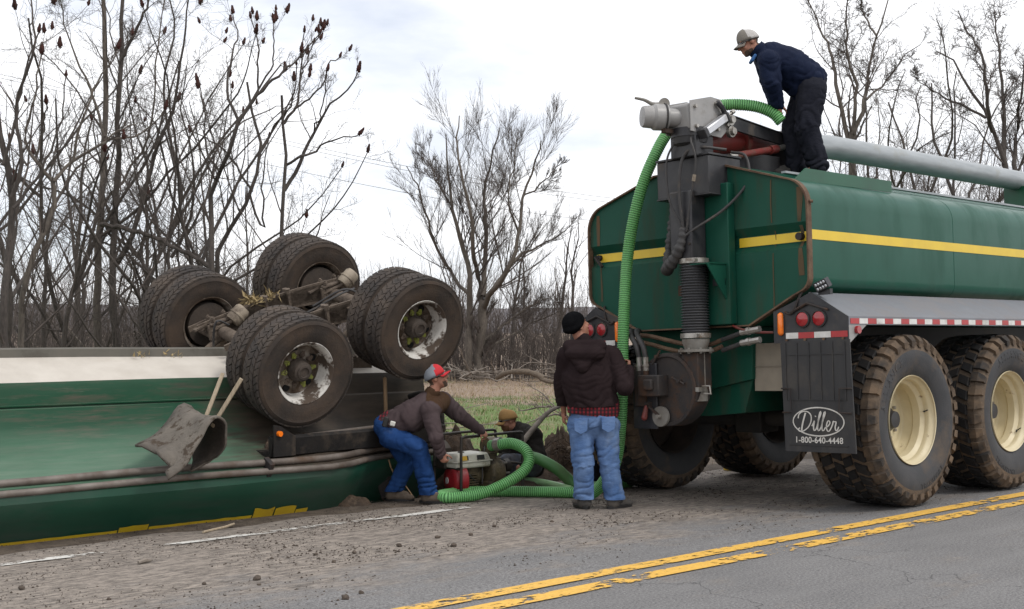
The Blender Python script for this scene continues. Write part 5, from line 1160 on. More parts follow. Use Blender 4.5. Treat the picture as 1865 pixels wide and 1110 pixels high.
# --- 1: man standing with his back to the camera ----------------------------------
J = dict(pelvis=at(1082, 768, 11.62), chest=at(1072, 662, 11.60), neck=at(1062, 622, 11.60), shL=at(1033, 648, 11.60), shR=at(1113, 648, 11.64), elR=at(1138, 704, 11.52), wrR=at(1144, 674, 11.66),
         elL=at(1024, 705, 11.74), wrL=at(1027, 752, 11.84), hipL=at(1058, 775, 11.62), hipR=at(1104, 775, 11.64), knL=at(1062, 848, 11.56), knR=at(1109, 846, 11.60), anL=at(1064, 909, 11.62), anR=at(1119, 909, 11.60))
gz1 = -0.088
J['toeL'] = J['anL'] + np.array((-0.05, 0.18, 0)); J['toeR'] = J['anR'] + np.array((0.14, 0.13, 0))
man = thing('person', 'standing man in black beanie, brown hoodie and light jeans holding the green hose', 'person', loc=(J['pelvis'][0], J['pelvis'][1], gz1))
mb = MB(); body_prims(mb, J); hc = at(1052, 596, 11.60); hf = unit((0.80, 0.42, 0.42)); f, s, u = head_prims(mb, hc, hf, (-0.3, -0.1, 1), J['neck'])
hand_prims(mb, J['wrR'], unit((0.12, 0.35, 0.55)), (-1, 0.2, 0.1), 0.85, thumb=-1); hand_prims(mb, J['wrL'], (0.0, 0.05, -1), (0.9, 0.2, 0), 0.5, thumb=1)
me = remesh(mb, 0.0088, 3); finish(me, 'body', ['skin', 'hair_brown'], man, lambda p: 1 if (np.dot(p - hc, f) < 0.0 and np.dot(p - hc, u) > -0.03 and np.linalg.norm(p - hc) < 0.16 and abs(np.dot(p - hc, s)) < 0.078) else 0)
# hoodie
mb = MB(); sd = unit(J['shR'] - J['shL']); mid = at(1077, 715, 11.60)
mb.caps(at(1080, 738, 11.60), at(1074, 690, 11.60), 0.158, 0.168, 20, sd, 1.52); mb.caps(at(1074, 690, 11.6), at(1071, 655, 11.60), 0.16, 0.133, 20, sd, 1.52); mb.caps(J['shL'] + (0.02, 0, 0), J['shR'] - (0.02, 0, 0), 0.10, 0.10, 16); mb.caps(at(1068, 640, 11.58), at(1062, 622, 11.6), 0.10, 0.085, 14)
for q in 'LR':
    mb.caps(J['sh' + q], J['el' + q], 0.098, 0.088, 14); mb.caps(J['el' + q], J['wr' + q], 0.085, 0.056, 14)
bones = [(at(1071, 650, 11.6), at(1080, 740, 11.6)), (J['shR'], J['elR']), (J['elR'], J['wrR']), (J['shL'], J['elL']), (J['elL'], J['wrL'])]
me = remesh(mb, 0.0115, 6, folds(bones, 0.011, 15)); b = bmesh.new(); b.from_mesh(me); hem = at(1080, 738, 11.6)
bmesh.ops.bisect_plane(b, geom=b.verts[:] + b.edges[:] + b.faces[:], plane_co=Vector(at(1080, 741, 11.6)), plane_no=Vector((0.02, 0, -1)), clear_outer=True); b.to_mesh(me); b.free()
hd_ = finish(me, 'hoodie', 'hoodie_brown', man); md = hd_.modifiers.new('thick', 'SOLIDIFY'); md.thickness = 0.012; md.offset = -1
mb = MB(); mb.lathe([(0.0, -0.03), (0.10, -0.03), (0.17, 0.0), (0.195, 0.05), (0.16, 0.095), (0.09, 0.12), (0.0, 0.12)], (0, 0, 0), (0, 0, 1), 20); V_ = np.array(mb.v) * np.array((1.0, 0.55, 0.95)); mb.v = [tuple(x) for x in (V_ + at(1066, 652, 11.49))]
mb.caps(at(1034, 630, 11.52), at(1060, 668, 11.46), 0.05, 0.06, 12); mb.caps(at(1060, 668, 11.46), at(1096, 630, 11.52), 0.06, 0.05, 12); mb.caps(at(1036, 628, 11.52), at(1094, 628, 11.54), 0.05, 0.05)
finish(remesh(mb, 0.010, 6, folds([(at(1066, 620, 11.5), at(1066, 670, 11.5))], 0.006, 20)), 'hood', 'hoodie_brown', hd_)
# shirt tail
mb = MB(); mb.caps(at(1081, 748, 11.61), at(1081, 735, 11.61), 0.158, 0.158, 22, sd, 1.58); me = remesh(mb, 0.012, 3, folds([(at(1081, 770, 11.6), at(1081, 730, 11.6))], 0.006, 14)); b = bmesh.new(); b.from_mesh(me)
bmesh.ops.bisect_plane(b, geom=b.verts[:] + b.edges[:] + b.faces[:], plane_co=Vector(at(1082, 757, 11.6)), plane_no=Vector((-0.10, 0, -1)), clear_outer=True); b.to_mesh(me); b.free(); finish(me, 'plaid_shirt', 'plaid', man)
mb = MB(); mb.caps(at(1081, 765, 11.61), at(1081, 742, 11.61), 0.145, 0.143, 20, sd, 1.46)
for q in 'LR':
    mb.caps(J['hip' + q], J['kn' + q], 0.124, 0.092, 16); mb.caps(J['kn' + q], J['an' + q] + (0, 0, 0.0), 0.095, 0.086, 16)
mb.caps(J['hipL'], J['hipR'], 0.132, 0.132)
bones = [(J['hip' + q], J['kn' + q]) for q in 'LR'] + [(J['kn' + q], J['an' + q]) for q in 'LR']
me = remesh(mb, 0.0112, 5, folds(bones, 0.016, 13, 2)); b = bmesh.new(); b.from_mesh(me)
bmesh.ops.bisect_plane(b, geom=b.verts[:] + b.edges[:] + b.faces[:], plane_co=Vector((0, 0, gz1 + 0.085)), plane_no=Vector((0, 0, -1)), clear_outer=True); b.to_mesh(me); b.free(); tr = finish(me, 'jeans', 'jeans_light', man)
for (x0, y0) in ((1058, 775), (1108, 772)):
    mb = MB(); c = at(x0, y0, 11.44); mb.prism([(-0.065, 0.06), (0.065, 0.065), (0.06, -0.05), (0, -0.085), (-0.06, -0.05)], c, (1, 0, 0), (0, 0.15, 1), (0, 1, 0), 0.02); mb.build('back_pocket', 'jeans_light', tr, world=True, recalc=True, bevel=0.004)
for q in 'LR': shoe(man, J['an' + q], J['toe' + q], gz1, 'boot_grey', wd=0.068)
# beanie with a rolled edge
R = np.stack([f, s, u], 1); mb = MB(); mb.ell(hc + R @ np.array((-0.022, 0, 0.055)), (0.118, 0.098, 0.108), R, 22, 14); mb.ell(hc + R @ np.array((-0.035, 0, 0.02)), (0.118, 0.102, 0.055), R, 22, 10)
me = remesh(mb, 0.009, 4); b = bmesh.new(); b.from_mesh(me); bmesh.ops.bisect_plane(b, geom=b.verts[:] + b.edges[:] + b.faces[:], plane_co=Vector(hc + R @ np.array((0.05, 0, 0.028))), plane_no=Vector(-u + f * 0.55), clear_outer=True); b.to_mesh(me); b.free()
finish(me, 'beanie', 'knit_black', man)

# --- 2: man in red cap bending over the pump ----------------------------------------
J = dict(pelvis=at(713, 787, 12.50), chest=at(775, 742, 12.48), neck=at(789, 716, 12.48), shR=at(783, 748, 12.31), shL=at(806, 730, 12.64), elR=at(794, 798, 12.24), wrR=at(803, 826, 12.30), elL=at(841, 760, 12.74), wrL=at(874, 784, 12.84),
         hipR=at(713, 796, 12.40), hipL=at(716, 792, 12.62), knR=at(763, 816, 12.34), knL=at(742, 842, 12.66), anR=at(780, 893, 12.42), anL=at(715, 898, 12.68))
gz2 = ground_at(J['anR']); J['toeR'] = J['anR'] + np.array((0.19, -0.05, 0)); J['toeL'] = J['anL'] + np.array((0.18, -0.04, 0))
man = thing('person', 'man in red and grey cap, taupe fleece and blue jeans bending over the pump', 'person', loc=(J['pelvis'][0], J['pelvis'][1], gz2))
mb = MB(); body_prims(mb, J); hc = at(795, 689, 12.48); hf = unit((0.90, -0.05, 0.34)); f, s, u = head_prims(mb, hc, hf, (-0.3, 0, 1), J['neck'])
hand_prims(mb, J['wrR'], (0.35, 0.1, -0.9), (0.2, 0.9, 0.2), 0.75, thumb=1); hand_prims(mb, J['wrL'], (0.75, 0.2, -0.6), (0.1, 0.6, -0.8), 0.8, thumb=-1)
def pk(p):
    q = p - hc; a, c, d = np.dot(q, f), np.dot(q, u), np.linalg.norm(q)
    if d > 0.17: return 0
    if c > 0.0 and a < 0.045 or (a < -0.045 and c > -0.05): return 1
    if c < -0.055 and a > 0.05 and not (a > 0.085 and -0.078 < c < -0.058 and abs(np.dot(q, s)) < 0.02): return 1
    return 0
finish(remesh(mb, 0.0088, 3), 'body', ['skin', 'hair_brown'], man, pk)
sd = unit(J['shL'] - J['shR'])
mb = MB(); mb.caps(at(716, 774, 12.5), at(752, 757, 12.48), 0.142, 0.162, 18, sd, 1.25); mb.caps(at(752, 758, 12.48), at(780, 738, 12.48), 0.165, 0.140, 18, sd, 1.3); mb.caps(J['shR'], J['shL'], 0.10, 0.10, 14); mb.caps(at(778, 735, 12.48), at(788, 716, 12.48), 0.11, 0.075)
for q in 'LR': mb.caps(J['sh' + q], J['el' + q], 0.092, 0.078, 14); mb.caps(J['el' + q], J['wr' + q], 0.076, 0.05, 14)
bones = [(at(785, 735, 12.48), at(715, 780, 12.5)), (J['shR'], J['elR']), (J['elR'], J['wrR']), (J['shL'], J['elL']), (J['elL'], J['wrL'])]
ax = unit(at(715, 780, 12.5) - at(785, 735, 12.48)); top = at(789, 716, 12.48)
finish(remesh(mb, 0.0112, 5, folds(bones, 0.012, 16, 5)), 'fleece', ['fleece_taupe', 'yoke_brown'], man, lambda p: 1 if (np.linalg.norm(p - at(796, 722, 12.46)) < 0.185 and p[0] > at(777, 0, 12.45)[0] and (p - top) @ sd < 0.13) else 0)
mb = MB(); mb.lathe([(0.078, 0), (0.083, 0.02), (0.075, 0.055), (0.068, 0.05), (0.066, 0)], at(786, 720, 12.48), unit(J['neck'] - J['chest']), 22); mb.build('collar', 'yoke_brown', man, world=True)
mb = MB(); mb.caps(at(705, 776, 12.5), at(720, 790, 12.5), 0.132, 0.137, 16, sd, 1.25)
for q in 'LR': mb.caps(J['hip' + q], J['kn' + q], 0.118, 0.090, 16); mb.caps(J['kn' + q], J['an' + q] + (0, 0, -0.02), 0.092, 0.083, 16)
mb.caps(J['hipL'], J['hipR'], 0.13, 0.13)
bones = [(J['hip' + q], J['kn' + q]) for q in 'LR'] + [(J['kn' + q], J['an' + q]) for q in 'LR']
me = remesh(mb, 0.0112, 5, folds(bones, 0.015, 13, 8)); b = bmesh.new(); b.from_mesh(me)
bmesh.ops.bisect_plane(b, geom=b.verts[:] + b.edges[:] + b.faces[:], plane_co=Vector((0, 0, gz2 + 0.085)), plane_no=Vector((0, 0, -1)), clear_outer=True); b.to_mesh(me); b.free(); finish(me, 'jeans', 'jeans_blue', man)
ba = unit(at(722, 790, 12.5) - at(703, 770, 12.5)); ba = unit(J['chest'] - J['pelvis'])
mb = MB(); mb.caps(at(707, 773, 12.5), at(712, 771, 12.5), 0.128, 0.136, 20, sd, 1.26); finish(remesh(mb, 0.012, 3), 'shirt_tail', 'plaid', man)
mb = MB(); mb.box(at(702, 769, 12.29), (0.05, 0.03, 0.10), rot=np.array(Matrix.Rotation(0.25, 3, 'Y'))); mb.build('phone_pouch', 'belt_black', man, world=True, bevel=0.008)
mb = MB(); mb.box(at(715, 772, 12.285), (0.055, 0.02, 0.05), rot=np.array(Matrix.Rotation(0.25, 3, 'Y'))); mb.build('tape_measure', 'white_frame', man, world=True, bevel=0.01)
for q in 'LR': shoe(man, J['an' + q], J['toe' + q], ground_at(J['an' + q]), 'boot_brown', wd=0.062)
cap_obj(man, hc, f, s, u, 'cap_red', 'cap_grey', 'cap_red', brim_drop=0.05, split=0.018); shades(man, hc, f, s, u)

# --- 3: man bent over on top of the tanker ----------------------------------------------
Yr = 12.0
J = dict(pelvis=at(1476, 150, 12.02), chest=at(1413, 108, 12.02), neck=at(1383, 92, 12.02), shL=at(1400, 112, 11.84), shR=at(1392, 108, 12.20), elL=at(1406, 152, 11.82), wrL=at(1416, 190, 11.92), elR=at(1402, 150, 12.22), wrR=at(1413, 190, 12.10),
         hipL=at(1478, 162, 11.93), hipR=at(1470, 162, 12.12), knL=at(1470, 234, 11.88), knR=at(1446, 238, 12.14), anL=at(1489, 301, 11.92), anR=at(1450, 303, 12.16))
J['toeL'] = J['anL'] + np.array((-0.17, -0.07, 0)); J['toeR'] = J['anR'] + np.array((-0.17, 0.0, 0))
man = thing('person', 'man in grey cap and navy jacket bending down on top of the green tanker', 'person', loc=(J['pelvis'][0], J['pelvis'][1], J['anL'][2] - 0.09))
mb = MB(); body_prims(mb, J); hc = at(1363, 79, 12.02); hf = unit((-0.90, -0.12, -0.42)); f, s, u = head_prims(mb, hc, hf, (-0.25, 0, 1), J['neck'], 1.03)
hand_prims(mb, J['wrL'], (0.15, 0.1, -1), (0.2, 0.9, 0.2), 0.6, thumb=1); hand_prims(mb, J['wrR'], (0.15, -0.1, -1), (0.2, -0.9, 0.2), 0.6, thumb=-1)
def pk(p):
    q = p - hc; a, c, d = np.dot(q, f), np.dot(q, u), np.linalg.norm(q)
    if d > 0.17: return 0
    if (c > 0.0 and a < 0.02) or (a < -0.055 and c > -0.07) or (c < -0.062 and 0.0 < a < 0.085): return 1
    return 0
finish(remesh(mb, 0.0088, 3), 'body', ['skin', 'hair_brown'], man, pk)
sd = unit(J['shL'] - J['shR'])
mb = MB(); mb.caps(at(1474, 145, 12.02), at(1438, 122, 12.02), 0.165, 0.185, 18, sd, 1.22); mb.caps(at(1438, 122, 12.02), at(1405, 106, 12.02), 0.185, 0.155, 18, sd, 1.25); mb.caps(J['shR'], J['shL'], 0.11, 0.11, 14); mb.caps(at(1405, 106, 12.02), at(1384, 95, 12.02), 0.12, 0.085)
mb.caps(at(1415, 130, 12.0), at(1460, 160, 12.02), 0.10, 0.12, 14, sd, 1.2)
for q in 'LR': mb.caps(J['sh' + q], J['el' + q], 0.105, 0.090, 14); mb.caps(J['el' + q], J['wr' + q], 0.088, 0.062, 14)
bones = [(at(1390, 98, 12.0), at(1474, 145, 12.0)), (J['shL'], J['elL']), (J['elL'], J['wrL']), (J['shR'], J['elR']), (J['elR'], J['wrR'])]
finish(remesh(mb, 0.0112, 5, folds(bones, 0.012, 15, 3)), 'jacket', 'jacket_navy', man)
mb = MB(); mb.lathe([(0.085, -0.01), (0.092, 0.02), (0.088, 0.065), (0.080, 0.062), (0.07, 0)], at(1385, 96, 12.02), unit(hc - J['neck'] + (0, 0, 0.02)), 22); mb.build('collar', 'jacket_navy', man, world=True)
mb = MB(); mb.box(at(1371, 108, 11.98), (0.03, 0.14, 0.08), rot=np.array(Matrix.Rotation(0.5, 3, 'Y'))); mb.build('inner_shirt', 'shirt_blue', man, world=True, bevel=0.01)
mb = MB(); mb.caps(at(1478, 145, 12.02), at(1474, 160, 12.02), 0.148, 0.150, 18, sd, 1.2)
for q in 'LR': mb.caps(J['hip' + q], J['kn' + q], 0.145, 0.112, 16); mb.caps(J['kn' + q], J['an' + q] + (0, 0, -0.0), 0.114, 0.100, 16)
mb.caps(J['hipL'], J['hipR'], 0.14, 0.14)
bones = [(J['hip' + q], J['kn' + q]) for q in 'LR'] + [(J['kn' + q], J['an' + q]) for q in 'LR']
finish(remesh(mb, 0.0112, 5, folds(bones, 0.016, 13, 12)), 'trousers', 'work_trousers', man)
mb = MB(); mb.box(at(1498, 152, 11.87), (0.018, 0.012, 0.03)); mb.build('pocket_tag', 'label_red', man, world=True)
for q in 'LR': shoe(man, J['an' + q] - (0, 0, 0.02), J['toe' + q], J['an' + q][2] - (0.147 if q == 'L' else 0.095), 'boot_grey', wd=0.055)
cap_obj(man, hc, f, s, u, 'cap_stone', 'cap_mesh', 'cap_stone', 1.05, 0.30, 0.0); shades(man, hc, f, s, u)

# --- 4: man crouching behind the pump -----------------------------------------------------
J = dict(pelvis=at(965, 845, 14.15), chest=at(954, 796, 14.05), neck=at(942, 780, 14.03), shL=at(971, 795, 13.86), shR=at(941, 794, 14.22), elL=at(981, 829, 13.76), wrL=at(955, 845, 13.62), elR=at(922, 829, 14.2), wrR=at(912, 839, 13.95),
         hipL=at(967, 848, 14.02), hipR=at(961, 848, 14.25), knL=at(923, 843, 13.78), knR=at(912, 861, 14.2), anL=at(947, 888, 13.95), anR=at(969, 888, 14.45))
J['toeL'] = J['anL'] + np.array((-0.17, -0.05, 0)); J['toeR'] = J['anR'] + np.array((-0.16, 0, -0.02))
man = thing('person', 'man in tan cap and black jacket crouching behind the pump', 'person', loc=(J['pelvis'][0], J['pelvis'][1], ground_at(J['pelvis'])))
mb = MB(); body_prims(mb, J); hc = at(925, 767, 13.98); hf = unit((-0.86, -0.25, -0.22)); f, s, u = head_prims(mb, hc, hf, (-0.2, 0, 1), J['neck'])
hand_prims(mb, J['wrL'], (-0.8, -0.1, -0.4), (0, 0.2, -1), 0.6, thumb=1); hand_prims(mb, J['wrR'], (-0.8, -0.1, -0.4), (0, 0.2, -1), 0.6, thumb=-1)
def pk(p):
    q = p - hc; a, c, d = np.dot(q, f), np.dot(q, u), np.linalg.norm(q)
    if d > 0.17: return 0
    if (c > 0.0 and a < 0.03) or (a < -0.06 and c > -0.05) or (c < -0.04 and 0.02 < a): return 1
    return 0
finish(remesh(mb, 0.0088, 3), 'body', ['skin', 'hair_ginger'], man, pk)
sd = unit(J['shL'] - J['shR'])
mb = MB(); mb.caps(J['pelvis'], at(959, 818, 14.08), 0.17, 0.185, 18, sd, 1.25); mb.caps(at(959, 818, 14.08), at(952, 795, 14.04), 0.185, 0.15, 18, sd, 1.3); mb.caps(J['shR'], J['shL'], 0.112, 0.112, 14); mb.caps(at(952, 795, 14.04), at(943, 782, 14.02), 0.115, 0.09)
for q in 'LR': mb.caps(J['sh' + q], J['el' + q], 0.095, 0.082, 14); mb.caps(J['el' + q], J['wr' + q], 0.082, 0.055, 14)
bones = [(at(947, 788, 14), J['pelvis']), (J['shL'], J['elL']), (J['elL'], J['wrL']), (J['shR'], J['elR']), (J['elR'], J['wrR'])]
finish(remesh(mb, 0.011, 4, folds(bones, 0.011, 16, 9)), 'jacket', 'jacket_black', man)
mb = MB(); mb.caps(J['hipL'], J['hipR'], 0.14, 0.14)
for q in 'LR': mb.caps(J['hip' + q], J['kn' + q], 0.125, 0.10, 16); mb.caps(J['kn' + q], J['an' + q], 0.10, 0.085, 16)
finish(remesh(mb, 0.012, 4, folds([(J['hip' + q], J['kn' + q]) for q in 'LR'], 0.01, 13, 1)), 'jeans', 'jeans_grey', man)
for q in 'LR': shoe(man, J['an' + q], J['toe' + q], J['an' + q][2] - 0.085, 'boot_brown')
cap_obj(man, hc, f, s, u, 'cap_tan', 'cap_tan', 'cap_tan', brim_drop=0.4); shades(man, hc, f, s, u)

# --- 5: man mostly hidden behind the standing man -----------------------------------------
J = dict(pelvis=at(1084, 785, 13.9), chest=at(1078, 715, 13.85), neck=at(1068, 690, 13.8), shL=at(1062, 708, 13.7), shR=at(1095, 708, 13.95), elL=at(1060, 750, 13.7), wrL=at(1062, 780, 13.6), elR=at(1098, 750, 13.9), wrR=at(1092, 780, 13.8),
         hipL=at(1078, 792, 13.82), hipR=at(1090, 792, 13.98), knL=at(1080, 835, 13.72), knR=at(1089, 835, 13.86), anL=at(1083, 871, 13.86), anR=at(1092, 871, 14.0))
J['toeL'] = J['anL'] + np.array((-0.13, -0.13, 0)); J['toeR'] = J['anR'] + np.array((-0.13, -0.12, 0)); gz5 = min(J['anL'][2], J['anR'][2]) - 0.085
man = thing('person', 'man in dark jeans and brown boots hidden behind the standing man in the beanie', 'person', loc=(J['pelvis'][0], J['pelvis'][1], gz5))
mb = MB(); body_prims(mb, J); hc = at(1062, 668, 13.78); f, s, u = head_prims(mb, hc, unit((-0.6, -0.5, -0.3)), (0, 0, 1), J['neck'])
hand_prims(mb, J['wrL'], (-0.1, -0.2, -1), (1, 0, 0), 0.5); hand_prims(mb, J['wrR'], (-0.1, -0.2, -1), (-1, 0, 0), 0.5, thumb=-1)
finish(remesh(mb, 0.008, 3), 'body', ['skin', 'hair_brown'], man, lambda p: 1 if np.dot(p - hc, u) > 0.05 and np.linalg.norm(p - hc) < 0.16 else 0)
sd = unit(J['shL'] - J['shR']); mb = MB(); mb.caps(J['pelvis'], J['chest'], 0.14, 0.14, 16, sd, 1.25); mb.caps(J['shR'], J['shL'], 0.09, 0.09, 14)
for q in 'LR': mb.caps(J['sh' + q], J['el' + q], 0.08, 0.07, 14); mb.caps(J['el' + q], J['wr' + q], 0.07, 0.05, 14)
finish(remesh(mb, 0.014, 4), 'jacket', 'jacket_black', man)
mb = MB(); mb.caps(J['hipL'], J['hipR'], 0.12, 0.12)
for q in 'LR': mb.caps(J['hip' + q], J['kn' + q], 0.115, 0.09, 16); mb.caps(J['kn' + q], J['an' + q], 0.09, 0.075, 16)
finish(remesh(mb, 0.012, 4, folds([(J['kn' + q], J['an' + q]) for q in 'LR'], 0.01, 13, 1)), 'jeans', 'work_trousers', man)
for q in 'LR': shoe(man, J['an' + q], J['toe' + q], gz5, 'boot_brown')
# ------------------------------------------------------------------ pump, hoses, hand tools
pm('cage_black', (0.018, 0.016, 0.015), (0.04, 0.032, 0.026), 10, 0.5, dirt=(0.09, 0.07, 0.05), dlo=0.55, dhi=0.8)
pm('pump_mud', (0.085, 0.065, 0.042), (0.15, 0.115, 0.06), 9, 0.6, dirt=(0.03, 0.024, 0.018), dscale=7, dlo=0.48, dhi=0.65, bump=0.4, bscale=30)
pm('engine_red', (0.30, 0.012, 0.018), (0.22, 0.012, 0.016), 9, 0.45, dirt=MUD, dscale=7, dlo=0.55, dhi=0.78)
pm('tank_cream', (0.62, 0.60, 0.52), (0.52, 0.50, 0.42), 6, 0.4, dirt=(0.22, 0.16, 0.06), dscale=6, dlo=0.58, dhi=0.75)
pm('decal_dark', (0.03, 0.03, 0.03), None, 10, 0.5); pm('decal_yellow', (0.55, 0.33, 0.04), None, 10, 0.5)
pb = at(840, 893, 12.75); pb[2] = ground_at(pb)
PMX = M4([Dn, Ln, (0, 0, 1)], pb)
PMX = PMX @ Matrix.Diagonal((1.0, 1.0, 1.0, 1.0))
pump = thing('engine_pump', 'petrol engine pump with cream fuel tank and red starter in a black tube cage', 'pump', mtx=PMX)
PX, PD, PZ = 0.86, 0.44, 0.63
for y in (0.0, PD):
    c_ = 0.07; mb = MB()
    mb.tube(spline([(0, y, 0.02), (0, y, PZ - c_), (0.02, y, PZ - 0.02), (c_, y, PZ), (PX - c_, y, PZ + 0.012), (PX - 0.02, y, PZ - 0.01), (PX, y, PZ - c_), (PX, y, 0.02)], 48), 0.0155, 10)
    mb.build('cage_loop', 'cage_black', pump)
for x in (0.0, PX):
    for z in (0.03, 0.30): mb = MB(); mb.cyl((x, 0, z), (x, PD, z), 0.0145, n=8); mb.build('cage_rail', 'cage_black', pump)
for y in (0.0, PD): mb = MB(); mb.cyl((0, y, 0.03), (PX, y, 0.03), 0.0145, n=8); mb.build('cage_rail', 'cage_black', pump)
mb = MB(); mb.box((0.43, 0.22, 0.045), (0.7, 0.30, 0.03)); mb.build('base_plate', 'cage_black', pump, bevel=0.004)
# engine
mb = MB(); mb.box((0.20, 0.24, 0.18), (0.24, 0.24, 0.24)); mb.box((0.24, 0.16, 0.25), (0.20, 0.10, 0.10)); mb.cyl((0.3, 0.20, 0.2), (0.42, 0.20, 0.2), 0.09, n=16); mb.build('engine_block', 'pump_mud', pump, bevel=0.015)
for k in range(6): mb = MB(); mb.box((0.20, 0.10, 0.10 + 0.025 * k), (0.18, 0.10, 0.008)); mb.build('cooling_fin', 'pump_mud', pump)
mb = MB(); mb.lathe([(0.0, -0.02), (0.045, -0.02), (0.055, -0.012), (0.11, -0.005), (0.15, 0.01), (0.168, 0.035), (0.172, 0.15), (0.15, 0.165)], (0.0, 0.20, 0.17), (1, -0.25, 0), 36); mb.build('starter_housing', 'engine_red', pump)
for k in range(14):
    a = 2 * math.pi * k / 14; ax = unit((1, -0.25, 0)); e1 = unit(np.cross((0, 0, 1), ax)); o = np.array((0.0, 0.20, 0.17)) - ax * 0.002 + (e1 * math.cos(a) + np.array((0, 0, 1)) * math.sin(a)) * 0.088
    mb = MB(); mb.bar(o - (e1 * math.cos(a) + np.array((0, 0, 1)) * math.sin(a)) * 0.03, o + (e1 * math.cos(a) + np.array((0, 0, 1)) * math.sin(a)) * 0.03 + ax * 0.004, 0.012, 0.010, up=ax); mb.build('starter_slot', 'hole_black', pump)
mb = MB(); ax = unit((1, -0.25, 0)); mb.cyl(np.array((0.0, 0.20, 0.17)) - ax * 0.02, np.array((0.0, 0.20, 0.17)) - ax * 0.026, 0.035, n=18); mb.build('starter_badge', 'reflector_white', pump)
mb = MB(); mb.box((0.22, 0.21, 0.33), (0.47, 0.32, 0.07), taper=1.0); mb.box((0.22, 0.21, 0.405), (0.48, 0.33, 0.085), taper=0.86); mb.build('fuel_tank', 'tank_cream', pump, bevel=0.022, seg=3)
mb = MB(); mb.box((0.22, 0.21, 0.364), (0.495, 0.345, 0.012)); mb.build('tank_seam', 'tank_cream', pump, bevel=0.004)
mb = MB(); mb.cyl((0.18, 0.22, 0.43), (0.18, 0.22, 0.458), 0.035, n=16); mb.build('fuel_cap', 'cage_black', pump, bevel=0.004)
for (x, w, m_) in ((0.30, 0.10, 'decal_dark'), (0.08, 0.07, 'decal_yellow'), (0.12, 0.02, 'decal_dark')):
    mb = MB(); mb.box((x, 0.039, 0.405), (w, 0.003, 0.048), rot=np.array(Matrix.Rotation(-0.28, 3, 'X'))); mb.build('tank_decal', m_, pump)
mb = MB(); mb.box((0.02, 0.30, 0.36), (0.12, 0.16, 0.16)); mb.build('air_cleaner', 'cage_black', pump, bevel=0.02)
mb = MB(); mb.box((0.30, 0.38, 0.33), (0.24, 0.12, 0.14)); mb.build('silencer', 'pump_mud', pump, bevel=0.02)
# wet end
mb = MB(); mb.lathe([(0.0, -0.10), (0.15, -0.10), (0.17, -0.08), (0.17, 0.06), (0.15, 0.09), (0.10, 0.12), (0.0, 0.12)], (0.58, 0.20, 0.21), (1, 0, 0), 28); mb.box((0.56, 0.20, 0.08), (0.22, 0.30, 0.10)); mb.build('pump_body', 'pump_mud', pump, bevel=0.012)
for k in range(8):
    a = 2 * math.pi * k / 8; mb = MB(); mb.cyl((0.67, 0.20 + 0.145 * math.cos(a), 0.21 + 0.145 * math.sin(a)), (0.72, 0.20 + 0.145 * math.cos(a), 0.21 + 0.145 * math.sin(a)), 0.012, n=6); mb.build('cover_bolt', 'steel', pump)
mb = MB(); mb.cyl((0.56, 0.20, 0.33), (0.56, 0.20, 0.48), 0.075, n=18); mb.cyl((0.50, 0.20, 0.50), (0.62, 0.20, 0.50), 0.095, n=18); mb.lathe([(0.085, 0.0), (0.10, 0.0), (0.10, 0.02), (0.085, 0.02)], (0.56, 0.20, 0.42), (0, 0, 1), 20); mb.build('suction_elbow', 'pump_mud', pump, bevel=0.006)
mb = MB(); mb.lathe([(0.07, 0.0), (0.078, 0.0), (0.078, 0.05), (0.088, 0.055), (0.088, 0.10), (0.074, 0.105), (0.074, 0.16)], (0.60, 0.20, 0.50), unit((1, -0.55, 0)), 22); mb.build('hose_coupling', 'rubber_hose', pump)
mb = MB(); mb.lathe([(0.055, 0.0), (0.065, 0.0), (0.065, 0.10), (0.075, 0.105), (0.075, 0.17)], (0.66, 0.22, 0.26), unit((1, -0.1, 0.05)), 20); mb.build('discharge_coupling', 'cage_black', pump)
for p, r in (([(0.45, 0.15, 0.5), (0.40, 0.1, 0.45), (0.36, 0.08, 0.30), (0.34, 0.06, 0.12)], 0.007), ([(0.1, 0.1, 0.30), (0.16, 0.05, 0.22), (0.26, 0.06, 0.14)], 0.008)):
    mb = MB(); mb.tube(spline(p, 16), r, 6); mb.build('fuel_line', 'rubber_hose', pump)
